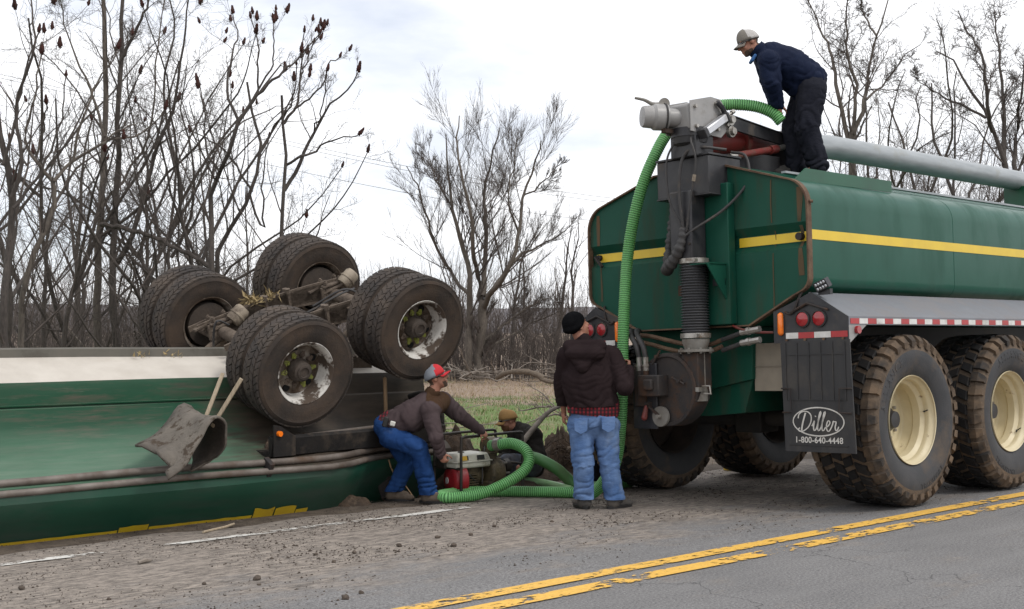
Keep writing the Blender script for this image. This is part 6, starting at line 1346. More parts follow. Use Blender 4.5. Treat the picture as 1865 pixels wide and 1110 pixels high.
# ribbed suction hose from the pump round the ground and up to the man on the tanker
def ribbed(name, ctrl, r, pitch, mats, label, cat, rib=0.10, n=14, pale=0):
    p = spline(ctrl, 600); L = np.sum(np.linalg.norm(np.diff(p, axis=0), axis=1)); m_ = int(L / pitch) * 6 + 1; p = spline(ctrl, m_)
    k = np.arange(m_); rr = r * (1 + rib * 0.5 * np.sin(2 * math.pi * k / 6.0)); mb = MB()
    mb.tube(p, rr, n, mi=lambda i: 2 if (i % 6) in (3, 4) else 0); o = mb.build(name, mats, None, ang=85)
    return tag(o, label, cat)
def gp(x, y, Y, r=0.057): p = at(x, y, Y); p[2] = ground_at(p) + r; return p
ctrl = [at(893, 812, 13.02), at(908, 810, 12.95), at(932, 808, 12.86), at(955, 818, 12.74), at(964, 838, 12.66), at(952, 860, 12.58), at(920, 881, 12.50), gp(876, 896, 12.42) + (0, 0, 0.02), gp(838, 905, 12.36), gp(812, 910, 12.34), gp(801, 906, 12.48), gp(812, 898, 12.72), gp(850, 893, 12.86), gp(905, 893, 12.82),
        gp(970, 893, 12.72), gp(1040, 893, 12.55), gp(1078, 889, 12.38), at(1106, 868, 12.18), at(1122, 838, 12.02), at(1130, 780, 11.9), at(1134, 700, 11.84), at(1135, 620, 11.86), at(1138, 540, 11.92), at(1143, 470, 11.97), at(1153, 405, 11.96), at(1171, 335, 11.93), at(1192, 285, 11.95), at(1212, 248, 12.0), at(1240, 215, 12.05), at(1285, 197, 12.05),
        at(1330, 191, 12.02), at(1375, 194, 11.98), at(1407, 206, 11.94), at(1423, 222, 11.92)]
ribbed('ribbed_hose', ctrl, 0.0545, 0.022, ['hose_green', 'hose_green', 'hose_valley'], 'bright green ribbed hose looping from the pump up to the man on the tanker', 'hose', rib=0.12)
mb = MB(); A_, B_ = at(902, 810, 12.98), at(912, 809, 12.94); mb.tube([A_, (A_ + B_) / 2, B_], 0.066, 20); o = mb.build('hose_band', 'steel', None); tag(o, 'steel band clamped on the green hose at the pump inlet', 'hose clamp')
mb = MB(); mb.tube(spline([at(966, 832, 13.45), at(985, 838, 13.35), at(1015, 855, 13.3), gp(1050, 874, 13.3, 0.06), gp(1095, 886, 13.0, 0.06), gp(1150, 880, 13.6, 0.06)], 60), 0.062, 18); o = mb.build('discharge_hose', 'hose_dull', None); tag(o, 'smooth dull green hose running from the pump to the right behind the ribbed hose', 'hose')
mb = MB(); mb.tube(spline([gp(950, 872, 14.0, 0.045), gp(985, 874, 13.75, 0.05), gp(1018, 880, 13.4, 0.045), gp(1040, 884, 13.2, 0.03)], 40), np.linspace(0.05, 0.03, 40), 14); o = mb.build('hose_piece', 'hose_pale', None); tag(o, 'short pale green hose lying in the dirt under the dull green one', 'hose')
# shovel standing in the verge behind the bending man
sh = thing('shovel', 'shovel with wooden handle stuck upright in the verge behind the bending man', 'shovel', loc=at(705, 905, 12.9))
mb = MB(); a_, b_ = at(706, 870, 12.92), at(701, 690, 12.86); mb.tube([a_, a_ * 0.6 + b_ * 0.4, b_], [0.019, 0.019, 0.021], 12); mb.ell(b_, (0.021, 0.021, 0.02)); mb.build('handle', 'wood_handle', sh, world=True)
mb = MB(); mb.prism([(-0.09, 0), (0.09, 0), (0.095, -0.12), (0.06, -0.24), (0, -0.29), (-0.06, -0.24), (-0.095, -0.12)], at(706, 868, 12.91), (1, 0.2, 0), (0, 0, 1), (0, 1, 0), 0.006); mb.cyl(at(706, 850, 12.92), at(706, 876, 12.92), 0.022, n=10); mb.build('blade', 'rusty_steel', sh, world=True, recalc=True)
mb = MB(); mb.tube(spline([at(708, 838, 12.7), at(716, 860, 12.72), at(738, 885, 12.78), at(752, 905, 12.72)], 20), 0.008, 6); o = mb.build('rope', 'wood_handle', None); tag(o, 'thin brown rope trailing from the shovel to the ground', 'rope')
# yellow wheel chock under the tanker
mb = MB(); c = at(1350, 853, 15.2); mb.prism([(-0.13, 0), (0.16, 0), (0.16, 0.02), (-0.02, 0.16), (-0.10, 0.17)], c, Dn, (0, 0, 1), Ln, 0.18); o = mb.build('wheel_chock', 'yellow_old', None, bevel=0.01, recalc=True); tag(o, 'yellow wheel chock on the far side under the tanker', 'wheel chock')
o.location.z = float(road_z((c - P0) @ Ln) + 0.0 - c[2])
# ------------------------------------------------------------------ trees and brush
pm('bark_grey', (0.14, 0.118, 0.097), (0.075, 0.062, 0.052), 14, 0.95, stretch=(3, 3, 0.6), bump=0.5, bscale=25)
pm('bark_dark', (0.085, 0.070, 0.060), (0.045, 0.038, 0.034), 14, 0.95, stretch=(3, 3, 0.6), bump=0.5, bscale=25)
pm('twig', (0.11, 0.088, 0.076), (0.06, 0.05, 0.044), 3, 0.95)
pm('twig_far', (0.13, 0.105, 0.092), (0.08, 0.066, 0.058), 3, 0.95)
pm('sumac_red', (0.07, 0.018, 0.013), (0.03, 0.016, 0.012), 25, 0.95, bump=0.5, bscale=60)
pm('log_wood', (0.17, 0.135, 0.10), (0.09, 0.07, 0.055), 8, 0.95, stretch=(1, 4, 4), bump=0.4, bscale=20)
pm('branch_pale', (0.26, 0.225, 0.19), (0.15, 0.125, 0.105), 8, 0.9, bump=0.2)
TR = np.random.default_rng(5)
def nrm(a): return a / (np.linalg.norm(a, axis=-1, keepdims=True) + 1e-9)
def spawn(P, R, per, t0=0.25, t1=1.0, ln=0.5, ang=(25, 55), up=0.15, wob=0.12, K=6, rf=0.6, tip=0.25, lmax=9.0, lmin=0.05, prob=None, flat=0.0, rmin=0.0022):
    n_, k_, _ = P.shape; idx = np.repeat(np.arange(n_), per)
    if prob is not None: idx = idx[TR.random(len(idx)) < prob]
    m_ = len(idx); t = t0 + (t1 - t0) * TR.random(m_); x = t * (k_ - 1); i = np.minimum(x.astype(int), k_ - 2); f = (x - i)[:, None]
    A, B = P[idx, i], P[idx, i + 1]; p = A * (1 - f) + B * f; tg = nrm(B - A); r0 = R[idx, i] * (1 - f[:, 0]) + R[idx, i + 1] * f[:, 0]
    L = np.linalg.norm(np.diff(P, axis=1), axis=2).sum(1)[idx]
    rnd = TR.normal(size=(m_, 3)); rnd[:, 1] *= 1 - flat; pp = nrm(rnd - tg * np.sum(rnd * tg, 1, keepdims=True))
    a = np.radians(TR.uniform(*ang, m_))[:, None]; d = nrm(tg * np.cos(a) + pp * np.sin(a) + np.array((0, 0, up)))
    ll = np.clip(L * ln * (1.15 - 0.55 * t) * TR.uniform(0.55, 1.25, m_), lmin, lmax)
    out = np.empty((m_, K, 3)); out[:, 0] = p
    for q in range(1, K):
        d = nrm(d + TR.normal(size=(m_, 3)) * wob + np.array((0, 0, up * 0.35))); out[:, q] = out[:, q - 1] + d * (ll / (K - 1))[:, None]
    rb = np.maximum(r0 * rf, rmin); rr = rb[:, None] * np.linspace(1, tip, K)[None]
    return out, rr
def tubes(parts, S):
    """list of (P, R) -> vertices and quads of open tubes"""
    V, Fc, off = [], [], 0
    for (P, R), s_ in zip(parts, S):
        n_, k_, _ = P.shape
        if n_ == 0: continue
        T = nrm(np.gradient(P, axis=1)); ref = np.where(np.abs(T[:, :1, 2:3]) < 0.85, np.array((0, 0, 1.0)), np.array((1.0, 0.2, 0)))
        a = nrm(np.cross(np.broadcast_to(ref, T.shape), T)); b = np.cross(T, a); th = np.arange(s_) * 2 * math.pi / s_
        v = P[:, :, None] + R[:, :, None, None] * (np.cos(th)[None, None, :, None] * a[:, :, None] + np.sin(th)[None, None, :, None] * b[:, :, None])
        base = (np.arange(n_) * k_ * s_)[:, None, None] + (np.arange(k_ - 1) * s_)[None, :, None] + np.arange(s_)[None, None]
        nx = (np.arange(n_) * k_ * s_)[:, None, None] + (np.arange(k_ - 1) * s_)[None, :, None] + ((np.arange(s_) + 1) % s_)[None, None]
        Fc.append(np.stack([base, nx, nx + s_, base + s_], -1).reshape(-1, 4) + off); V.append(v.reshape(-1, 3)); off += n_ * k_ * s_
    return np.concatenate(V), np.concatenate(Fc)
def limb(px, Y, r0, r1, K=14, dj=0.35, base_down=0.0):
    """a limb followed through points given as (x, y) in the picture at about Y metres, with its own wandering in depth"""
    k = len(px); dep = np.cumsum(TR.normal(0, dj / max(k, 2) ** 0.5, k)); dep -= dep[0]
    pts = [at(x, y, Y + d) for (x, y), d in zip(px, dep)]
    if base_down: pts = [np.array((pts[0][0], pts[0][1], base_down))] + pts
    r0, r1 = r0 * LIMB_K, r1 * LIMB_K; p = spline(spline(pts, 60)[:max(8, int(60 * (CUT if not base_down else 1.0)))], K); p[1:-1] += TR.normal(0, 0.012 * Y / 18, (K - 2, 3)); return p[None], np.linspace(r0, r1, K)[None]
SEED_ME = None
def seed_mesh():
    mb = MB()
    mb.lathe([(0.004, 0.0), (0.030, 0.03), (0.036, 0.07), (0.026, 0.12), (0.012, 0.165), (0.002, 0.185)], (0, 0, 0), (0, 0, 1), 9)
    for k in range(34):
        a = TR.uniform(0, 6.28); z = TR.uniform(0.01, 0.17); r = np.interp(z, [0, 0.05, 0.17], [0.02, 0.038, 0.010]); p = np.array((r * math.cos(a), r * math.sin(a), z)); mb.ell(p, (0.010, 0.010, 0.014), seg=5, rings=4)
    return mb.mesh('fruit_cluster', 'sumac_red')
SEED_ME = seed_mesh()
def make_tree(name, label, cat, group, trunks, levels, S0=8, bark='bark_dark', tw='twig', fruit=0, base=None, sides=(5, 4, 3, 3)):
    p0 = trunks[0][0][0, 0] if base is None else base
    root = thing(name, label, cat, loc=(p0[0], p0[1], float(ground_z(p0))), group=group); loc = np.array(XF[root.name].translation)
    V, Fc = tubes(trunks, [S0] * len(trunks)); link_mesh('trunk', np_mesh('trunk', V - loc, Fc, bark), root)
    allP = []; cur = trunks; last = None; Kc = max(t[0].shape[1] for t in trunks)
    P = np.concatenate([t[0] if t[0].shape[1] == Kc else np.stack([spline(q, Kc) for q in t[0]]) for t in trunks]); R = np.concatenate([np.broadcast_to(np.interp(np.linspace(0, 1, Kc), np.linspace(0, 1, t[1].shape[1]), t[1][0]), (len(t[0]), Kc)) for t in trunks])
    for lv_ in levels:
        P, R = spawn(P, R, **lv_); allP.append((P, R)); last = (P, R)
    if allP:
        V, Fc = tubes(allP, sides[:len(allP)]); link_mesh('crown', np_mesh('crown', V - loc, Fc, tw), root)
    if fruit:
        tips = allP[0][0][:, -1]; dirs = allP[0][0][:, -1] - allP[0][0][:, -2]; ends = np.array([t[0][0, -1] for t in trunks[1:]]) if len(trunks) > 1 else np.zeros((0, 3)); ed = np.array([t[0][0, -1] - t[0][0, -2] for t in trunks[1:]]) if len(trunks) > 1 else np.zeros((0, 3))
        o_ = np.argsort(-tips[:, 2])[:max(0, fruit - len(ends))]; tips = np.concatenate([ends, tips[o_]]); dirs = np.concatenate([ed, dirs[o_]])
        for p, d in zip(tips, dirs):
            o = link_mesh('fruit_cluster', SEED_ME, root); q = Vector((unit(d) + np.array((0, 0, 0.9))).tolist()).to_track_quat('Z', 'Y'); k = TR.uniform(0.45, 0.95)
            o.matrix_local = Matrix.Translation(Vector((p - loc).tolist())) @ q.to_matrix().to_4x4() @ Matrix.Scale(k, 4)
    return root
LIMB_K = 0.62
CUT = 1.0
SUMG = 'bare sumac trees behind the overturned trailer'
LV_S = [dict(per=5, t0=0.3, ln=0.36, ang=(25, 55), up=0.22, wob=0.10, K=7, rf=0.42, tip=0.4), dict(per=4, t0=0.3, ln=0.5, ang=(25, 60), up=0.2, wob=0.14, K=5, rf=0.5, tip=0.4), dict(per=4, t0=0.3, ln=0.6, ang=(25, 70), up=0.05, wob=0.2, K=4, rf=0.5, tip=0.5)]
make_tree('sumac_tree', 'slender bare sumac with dark fruit heads standing alone right of the other sumacs', 'tree', SUMG,
          [limb([(513, 470), (513, 436), (517, 349), (521, 301), (517, 226), (513, 174)], 17.5, 0.075, 0.028, base_down=-0.5), limb([(518, 347), (548, 293), (572, 242), (598, 194), (630, 162), (652, 132)], 17.5, 0.05, 0.012), limb([(521, 301), (545, 287), (574, 273), (606, 254), (652, 247)], 17.5, 0.035, 0.012),
           limb([(517, 226), (538, 198), (546, 150), (554, 60)], 17.5, 0.035, 0.012), limb([(538, 198), (586, 158), (598, 119), (618, 105)], 17.5, 0.025, 0.012), limb([(546, 150), (560, 110), (580, 60)], 17.5, 0.02, 0.011), limb([(572, 242), (586, 200), (596, 130)], 17.5, 0.02, 0.011)], LV_S, fruit=15)
make_tree('sumac_tree', 'leaning bare sumac with fruit heads forking above the far left wheel', 'tree', SUMG,
          [limb([(386, 480), (384, 396), (388, 345), (400, 313), (420, 273), (435, 222), (467, 174)], 17.2, 0.085, 0.04, base_down=-0.5), limb([(467, 174), (507, 139), (546, 103), (582, 62)], 17.2, 0.035, 0.012), limb([(434, 220), (416, 174), (420, 111), (431, 67), (424, 26)], 17.2, 0.035, 0.012), limb([(469, 172), (471, 110), (471, 80), (457, 34)], 17.2, 0.025, 0.011), limb([(460, 182), (495, 119), (499, 42)], 17.2, 0.025, 0.011), limb([(400, 313), (375, 270), (372, 200), (360, 150)], 17.2, 0.03, 0.012)], LV_S, fruit=15)
make_tree('sumac_tree', 'bare sumac leaning right from behind the far left wheels with a twin stem', 'tree', SUMG,
          [limb([(396, 470), (408, 432), (440, 380), (459, 349), (475, 277), (457, 206), (450, 150)], 17.8, 0.085, 0.025, base_down=-0.5), limb([(475, 277), (500, 230), (530, 190), (540, 120)], 17.8, 0.03, 0.012), limb([(455, 355), (480, 420), (478, 330), (490, 250)], 17.9, 0.03, 0.012), limb([(459, 349), (430, 300), (390, 260), (350, 240)], 17.8, 0.03, 0.012)], LV_S, fruit=12)
make_tree('sumac_tree', 'bare sumac with a pale forked trunk near the left edge', 'tree', SUMG,
          [limb([(38, 640), (40, 551), (60, 463), (86, 418), (96, 380), (97, 331)], 15.5, 0.075, 0.045, base_down=-0.5), limb([(97, 331), (133, 295), (187, 263), (267, 238), (300, 200)], 15.5, 0.04, 0.012), limb([(97, 331), (65, 295), (45, 250), (60, 190), (75, 100)], 15.5, 0.04, 0.012), limb([(65, 295), (80, 230), (85, 190)], 15.5, 0.025, 0.012), limb([(133, 295), (150, 220), (180, 150), (215, 90)], 15.5, 0.03, 0.012), limb([(187, 263), (215, 240), (262, 222)], 15.5, 0.02, 0.01)], LV_S, fruit=8, bark='bark_grey')
make_tree('sumac_tree', 'thick dark tree trunk cut by the left edge of the picture', 'tree', SUMG,
          [limb([(8, 640), (6, 540), (20, 440), (22, 360), (2, 250), (-20, 120)], 15.0, 0.10, 0.05, base_down=-0.5), limb([(22, 360), (40, 290), (30, 200), (60, 80), (55, -20)], 15.0, 0.045, 0.012), limb([(6, 300), (30, 210), (40, 150), (70, 60)], 15.0, 0.035, 0.012), limb([(24, 380), (70, 320), (110, 230), (120, 140)], 15.0, 0.03, 0.012)], LV_S, fruit=10)
TALL = 'tall bare trees at the left'
LV_T = [dict(per=10, t0=0.15, ln=0.30, ang=(25, 60), up=0.15, wob=0.16, K=9, rf=0.4, tip=0.3), dict(per=7, t0=0.15, ln=0.45, ang=(25, 65), up=0.08, wob=0.2, K=6, rf=0.42, tip=0.35), dict(per=9, t0=0.2, ln=0.55, ang=(25, 70), up=0.03, wob=0.25, K=3, rf=0.5, tip=0.5)]
make_tree('bare_tree', 'tall straight grey trunk, left of the pair of tall trunks at the left', 'tree', TALL, [limb([(180, 640), (178, 500), (182, 400), (188, 300), (192, 200), (190, 100), (186, -60)], 19.5, 0.115, 0.05, 20, base_down=-0.5), limb([(190, 250), (165, 160), (130, 90), (110, 0)], 19.5, 0.04, 0.012), limb([(185, 380), (235, 310), (275, 240), (285, 120), (300, 0)], 19.5, 0.04, 0.012)], LV_T, bark='bark_grey')
make_tree('bare_tree', 'tall dark forked trunk, right of the pair of tall trunks at the left', 'tree', TALL, [limb([(216, 640), (206, 560), (207, 450), (213, 330), (215, 240), (220, 110), (224, -50)], 18.6, 0.105, 0.04, 20, base_down=-0.5), limb([(220, 110), (255, 45), (280, -30)], 18.6, 0.045, 0.02), limb([(213, 480), (246, 420), (270, 320), (300, 230), (325, 150), (345, -10)], 18.6, 0.07, 0.015, 18), limb([(208, 450), (180, 380), (150, 330), (110, 300)], 18.6, 0.04, 0.012)], LV_T, bark='bark_dark')
make_tree('bare_tree', 'bare multi-stemmed tree between the tall trunks and the leaning sumacs', 'tree', TALL, [limb([(330, 640), (318, 560), (305, 480), (312, 400), (320, 320), (300, 240)], 20.5, 0.075, 0.025, 16, base_down=-0.5), limb([(312, 470), (345, 400), (352, 300), (330, 200), (340, 120)], 20.5, 0.045, 0.012), limb([(305, 480), (280, 400), (250, 330), (235, 200)], 20.5, 0.04, 0.012), limb([(340, 430), (380, 350), (390, 270), (370, 180)], 20.5, 0.035, 0.012)], LV_T[:2] + [dict(LV_T[2], per=6)])
def wild(px, Y, h, r, label, lean=0.0, forks=3, fruit=0, bark='bark_dark'):
    b0 = at(px, HY, Y); b0[2] = float(ground_z(b0)) - 0.1; K = 16; z = np.linspace(0, 1, K); T_ = []
    def stem(o, d, L, r0):
        p = [np.asarray(o, float)]; d = unit(d)
        for q in range(K - 1): d = unit(d + TR.normal(0, 0.11, 3) + np.array((0, 0, 0.035))); p.append(p[-1] + d * L / (K - 1))
        return np.array(p)[None], np.linspace(r0, r0 * 0.25, K)[None]
    T_.append(stem(b0, (lean, TR.normal(0, 0.1), 1), h, r))
    for k in range(forks):
        i = int(TR.integers(3, 10)); o = T_[0][0][0, i]; T_.append(stem(o, (TR.normal(0, 0.7), TR.normal(0, 0.5), 1.0), h * TR.uniform(0.45, 0.7), r * 0.55))
    make_tree('bare_tree', label, 'tree', TALL, T_, [dict(LV_T[0], per=9), dict(LV_T[1], per=6), dict(LV_T[2], per=5)], fruit=fruit, bark=bark)
for px, Y, h, r, ln_, fk, fr, lb in ((-25, 17, 6.5, 0.06, 0.2, 3, 6, 'bare tree leaning in from the left edge of the picture'), (120, 18.5, 6.6, 0.055, -0.15, 4, 6, 'slim bare tree left of the two tall trunks'), (150, 21, 7.4, 0.06, 0.05, 3, 0, 'slender bare tree close behind the two tall trunks'), (245, 18, 6.4, 0.055, 0.12, 4, 6, 'slim forked tree just right of the two tall trunks'),
                                       (275, 22, 7.6, 0.06, -0.1, 4, 0, 'bare tree leaning left behind the broken limb'), (300, 17.5, 5.8, 0.05, 0.2, 4, 5, 'slim tree leaning right above the broken limb'), (355, 19.5, 6.2, 0.055, -0.2, 4, 4, 'bare tree leaning left behind the far left wheels'), (425, 20, 5.6, 0.05, 0.1, 4, 3, 'slim bare tree between the leaning sumacs'),
                                       (60, 20, 7.0, 0.06, 0.1, 4, 4, 'bare tree behind the pale forked sumac'), (455, 22, 5.0, 0.045, -0.15, 3, 0, 'short bare tree behind the upper far wheels')):
    wild(px, Y, h, r * 0.85, lb, ln_, fk, fr)
# a broken limb lodged across the stems
mb = MB(); p = spline([at(185, 408, 18.2), at(230, 418, 18.1), at(270, 428, 18.0), at(320, 452, 17.9), at(355, 470, 17.8), at(392, 492, 17.7)], 24); p += TR.normal(0, 0.012, p.shape); mb.tube(p, np.linspace(0.036, 0.032, 24) * (1 + 0.15 * TR.normal(size=24)), 8)
tag(mb.build('broken_limb', 'bark_dark', None), 'brown broken limb lodged across the stems at the left', 'branch')
# big spreading tree in the middle distance
TR = np.random.default_rng(21)
LIMB_K = 0.5; CUT = 0.86
LV_B = [dict(rmin=0.009, per=13, t0=0.15, t1=0.98, ln=0.40, ang=(28, 58), up=0.18, wob=0.05, K=8, rf=0.34, tip=0.35, lmax=3.4), dict(rmin=0.006, per=12, t0=0.15, ln=0.5, ang=(18, 42), up=0.18, wob=0.045, K=6, rf=0.42, tip=0.45, lmax=1.9), dict(rmin=0.0042, per=8, t0=0.15, ln=0.55, ang=(16, 40), up=0.15, wob=0.04, K=3, rf=0.5, tip=0.6, lmax=1.15)]
YB = 50.0
make_tree('spreading_tree', 'big bare spreading tree with twin trunk standing in the field behind', 'tree', None,
          [limb([(872, 694), (872, 640), (878, 600), (880, 551)], YB, 0.42, 0.36, 12, 0.1, base_down=-0.6), limb([(853, 694), (854, 620), (857, 560), (856, 520), (851, 473), (835, 425), (822, 376), (814, 285), (810, 222), (798, 172)], YB, 0.34, 0.04, 20, 2.0), limb([(878, 555), (874, 516), (861, 451), (858, 379), (834, 293), (838, 198), (850, 152)], YB, 0.24, 0.04, 18, 2.0),
           limb([(880, 540), (884, 470), (884, 392), (882, 357), (894, 293), (913, 222), (923, 182)], YB, 0.24, 0.04, 18, 2.0), limb([(882, 560), (893, 535), (919, 503), (945, 425), (952, 360), (981, 277), (989, 222)], YB, 0.26, 0.04, 18, 2.0), limb([(893, 537), (939, 470), (984, 448), (1033, 418), (1060, 370)], YB, 0.18, 0.035, 16, 2.0),
           limb([(858, 540), (845, 529), (816, 490), (790, 441), (770, 370), (739, 301), (703, 273)], YB, 0.17, 0.035, 18, 2.0), limb([(884, 620), (939, 575), (984, 548), (1030, 540)], YB, 0.13, 0.035, 14, 1.5), limb([(880, 645), (930, 610), (988, 580), (1045, 560)], YB, 0.13, 0.03, 14, 1.5), limb([(945, 425), (925, 370), (935, 300), (945, 230)], YB, 0.10, 0.03, 12, 1.5), limb([(822, 376), (795, 330), (775, 260)], YB, 0.08, 0.03, 12, 1.5), limb([(952, 360), (990, 330), (1030, 290)], YB, 0.08, 0.03, 12, 1.5)], LV_B, bark='bark_grey', tw='twig')
# trees behind the tanker
LIMB_K = 0.6; CUT = 1.0
LV_R = [dict(LV_T[0], rmin=0.011, per=13), dict(LV_T[1], rmin=0.008, per=9), dict(LV_T[2], rmin=0.006, per=6)]
RGP = 'bare trees rising behind the tanker'; YR = 40.0
make_tree('bare_tree', 'bare tree rising behind the man on top of the tanker', 'tree', RGP, [limb([(1560, 560), (1556, 420), (1550, 311), (1553, 240)], YR, 0.26, 0.2, 12, 0.3, base_down=-0.5), limb([(1550, 280), (1528, 188), (1521, 130), (1508, 81), (1489, 39), (1466, -10)], YR, 0.14, 0.03, 16, 1.5), limb([(1553, 240), (1557, 195), (1560, 159), (1544, 107), (1541, 49), (1545, -10)], YR, 0.12, 0.03, 16, 1.5),
           limb([(1553, 245), (1576, 185), (1583, 130), (1596, 65), (1612, 20), (1622, -15)], YR, 0.13, 0.03, 16, 1.5), limb([(1578, 182), (1622, 140), (1648, 104), (1676, 82)], YR, 0.07, 0.02, 12, 1.5), limb([(1596, 65), (1570, 20), (1567, -20)], YR, 0.06, 0.02, 10, 1.0)], LV_R, bark='bark_grey')
make_tree('bare_tree', 'bare leaning tree at the right edge above the boom pipe', 'tree', RGP, [limb([(1850, 560), (1845, 420), (1829, 298), (1807, 234), (1771, 169), (1742, 120), (1706, 94)], YR - 4, 0.26, 0.03, 20, 1.5, base_down=-0.5), limb([(1829, 300), (1826, 195), (1820, 97), (1812, 20)], YR - 4, 0.13, 0.025, 14, 1.2), limb([(1807, 240), (1797, 201), (1790, 107), (1764, 65), (1745, 20)], YR - 4, 0.10, 0.025, 14, 1.2), limb([(1846, 330), (1852, 250), (1858, 195), (1866, 90)], YR - 4, 0.13, 0.025, 14, 1.2), limb([(1795, 215), (1716, 175), (1667, 140)], YR - 4, 0.07, 0.02, 12, 1.0)], LV_R)
make_tree('bare_tree', 'thin crooked bare tree between the two taller trees behind the tanker', 'tree', RGP, [limb([(1672, 560), (1650, 400), (1640, 330), (1664, 269), (1680, 227), (1668, 195), (1677, 156)], YR + 2, 0.13, 0.03, 16, 1.0, base_down=-0.5), limb([(1730, 560), (1733, 400), (1737, 300), (1738, 200), (1742, 130)], YR + 2, 0.12, 0.03, 16, 1.0), limb([(1700, 560), (1690, 330), (1740, 270), (1755, 200)], YR + 2, 0.09, 0.02, 14, 1.0)], LV_R)
for px, Y, h, r, ln_, lb in ((1635, 38, 9.5, 0.09, 0.05, 'thin bare tree just right of the walkway plate behind the tanker'), (1705, 35, 9.0, 0.085, -0.08, 'slim bare tree behind the middle of the boom pipe'), (1775, 37, 10.5, 0.1, 0.06, 'forked bare tree left of the leaning tree at the right edge'), (1850, 33, 10.0, 0.1, -0.1, 'bare tree at the right edge leaning left behind the boom pipe'), (1905, 38, 11.0, 0.11, -0.12, 'bare tree reaching in from beyond the right edge')):
    wild(px, Y, h, r, lb, ln_, 4)
# smaller single trees that show between the others
def sapling(px, Y, h, r, label, name='young_tree', group='young bare trees in the wood', seed=0, lean=0.0):
    b0 = at(px, HY, Y); b0[2] = float(ground_z(b0)) - 0.1; K = 10; z = np.linspace(0, 1, K)
    p = b0 + np.stack([lean * h * z ** 1.5 + np.cumsum(TR.normal(0, 0.02 * h, K)) * z, np.cumsum(TR.normal(0, 0.02 * h, K)) * z, h * z], 1)
    make_tree(name, label, 'tree', group, [(p[None], np.linspace(r, r * 0.15, K)[None])], [dict(per=12, t0=0.2, ln=0.33, ang=(20, 50), up=0.2, wob=0.12, K=6, rf=0.45, tip=0.3), dict(per=5, t0=0.15, ln=0.45, ang=(20, 55), up=0.12, wob=0.15, K=4, rf=0.55, tip=0.5)], S0=6, sides=(4, 3))
SAPL = ['slim young tree far left between the pale sumac and the tall trunks', 'young tree behind the slim forked tree right of the tall trunks', 'young tree leaning right beside the pale forked sumac', 'tall thin young tree deep in the wood left of the tall trunks', 'thin young tree behind the leaning sumacs', 'small young tree behind the lone slender sumac', 'low bare sapling right of the lone slender sumac', 'low bare sapling above the right near wheel', 'thin young tree behind the far left wheels', 'young tree right of the twin trunk at the field edge', 'young tree behind the fallen logs at the field edge', 'slender tree between the twin trunk and the tanker', 'young tree left of the twin trunk in the far wood', "young tree beside the tanker's left edge in the far wood"]
for k_, (px, Y, h, r, ln) in enumerate(((118, 24, 6.4, 0.085, 0.05), (262, 26, 6.2, 0.075, -0.04), (70, 23, 5.6, 0.07, 0.10), (145, 30, 7.0, 0.08, 0.0), (440, 27, 5.2, 0.065, 0.06), (540, 30, 4.2, 0.05, 0.02), (590, 24, 3.4, 0.045, 0.05), (640, 26, 3.2, 0.045, 0.04), (362, 30, 6.0, 0.07, -0.05), (930, 56, 6.6, 0.12, 0.0), (1010, 60, 7.2, 0.13, 0.05), (960, 64, 7.4, 0.11, -0.05), (800, 62, 5.6, 0.09, 0.0), (1045, 66, 8.0, 0.13, 0.0))):
    sapling(px, Y, h, r, SAPL[k_], lean=ln)
# brush that reads as one mass
def brush(name, label, n_, pxr, Yr_, hr, rr, tw='twig', per=(6, 3), bias=0.0):
    Y = TR.uniform(*Yr_, n_); px = TR.uniform(*pxr, n_); K = 6; z = np.linspace(0, 1, K); h = TR.uniform(*hr, n_)
    b0 = np.stack([(px - CX) / F * Y, Y, np.zeros(n_)], 1); b0[:, 2] = ground_z(b0) - 0.05
    d = TR.normal(0, 0.16, (n_, 1, 2)) * h[:, None, None] * (z ** 1.4)[None, :, None] + np.cumsum(TR.normal(0, 0.018, (n_, K, 2)), 1) * h[:, None, None]
    P = np.concatenate([b0[:, None, :2] + d, (b0[:, 2][:, None] + h[:, None] * z)[..., None]], -1); R = (TR.uniform(*rr, n_))[:, None] * np.linspace(1, 0.25, K)[None]
    parts = [(P, R)]; c = spawn(P, R, per[0], t0=0.15, ln=0.38, ang=(18, 55), up=0.15, wob=0.14, K=4, rf=0.55, tip=0.4); parts.append(c)
    if per[1]: parts.append(spawn(*c, per[1], t0=0.2, ln=0.5, ang=(20, 60), up=0.1, wob=0.15, K=2, rf=0.65, tip=0.6))
    V, Fc = tubes(parts, [4, 3, 3]); o = link_mesh(name, np_mesh(name, V, Fc, tw)); tag(o, label, 'brush', kind='stuff')
brush('undergrowth', 'tangled bare undergrowth behind the overturned trailer', 420, (-60, 520), (17, 27), (1.0, 2.8), (0.006, 0.016), 'twig', (7, 4))
brush('thicket', 'grey thicket of bare saplings farther back in the wood', 620, (-80, 640), (28, 60), (1.8, 5.0), (0.009, 0.024), 'twig_far', (7, 3))
brush('far_thicket', 'far bare wood along the edge of the field', 640, (430, 1120), (58, 95), (2.0, 6.6), (0.014, 0.035), 'twig_far', (7, 3))
brush('back_thicket', 'bare brush behind the tanker', 350, (1430, 1950), (42, 70), (4.5, 9.5), (0.02, 0.05), 'twig_far', (8, 4))
brush('hedge', 'low tangled brush along the far edge of the field', 340, (690, 1090), (49, 57), (0.8, 3.4), (0.012, 0.03), 'twig', (8, 4))
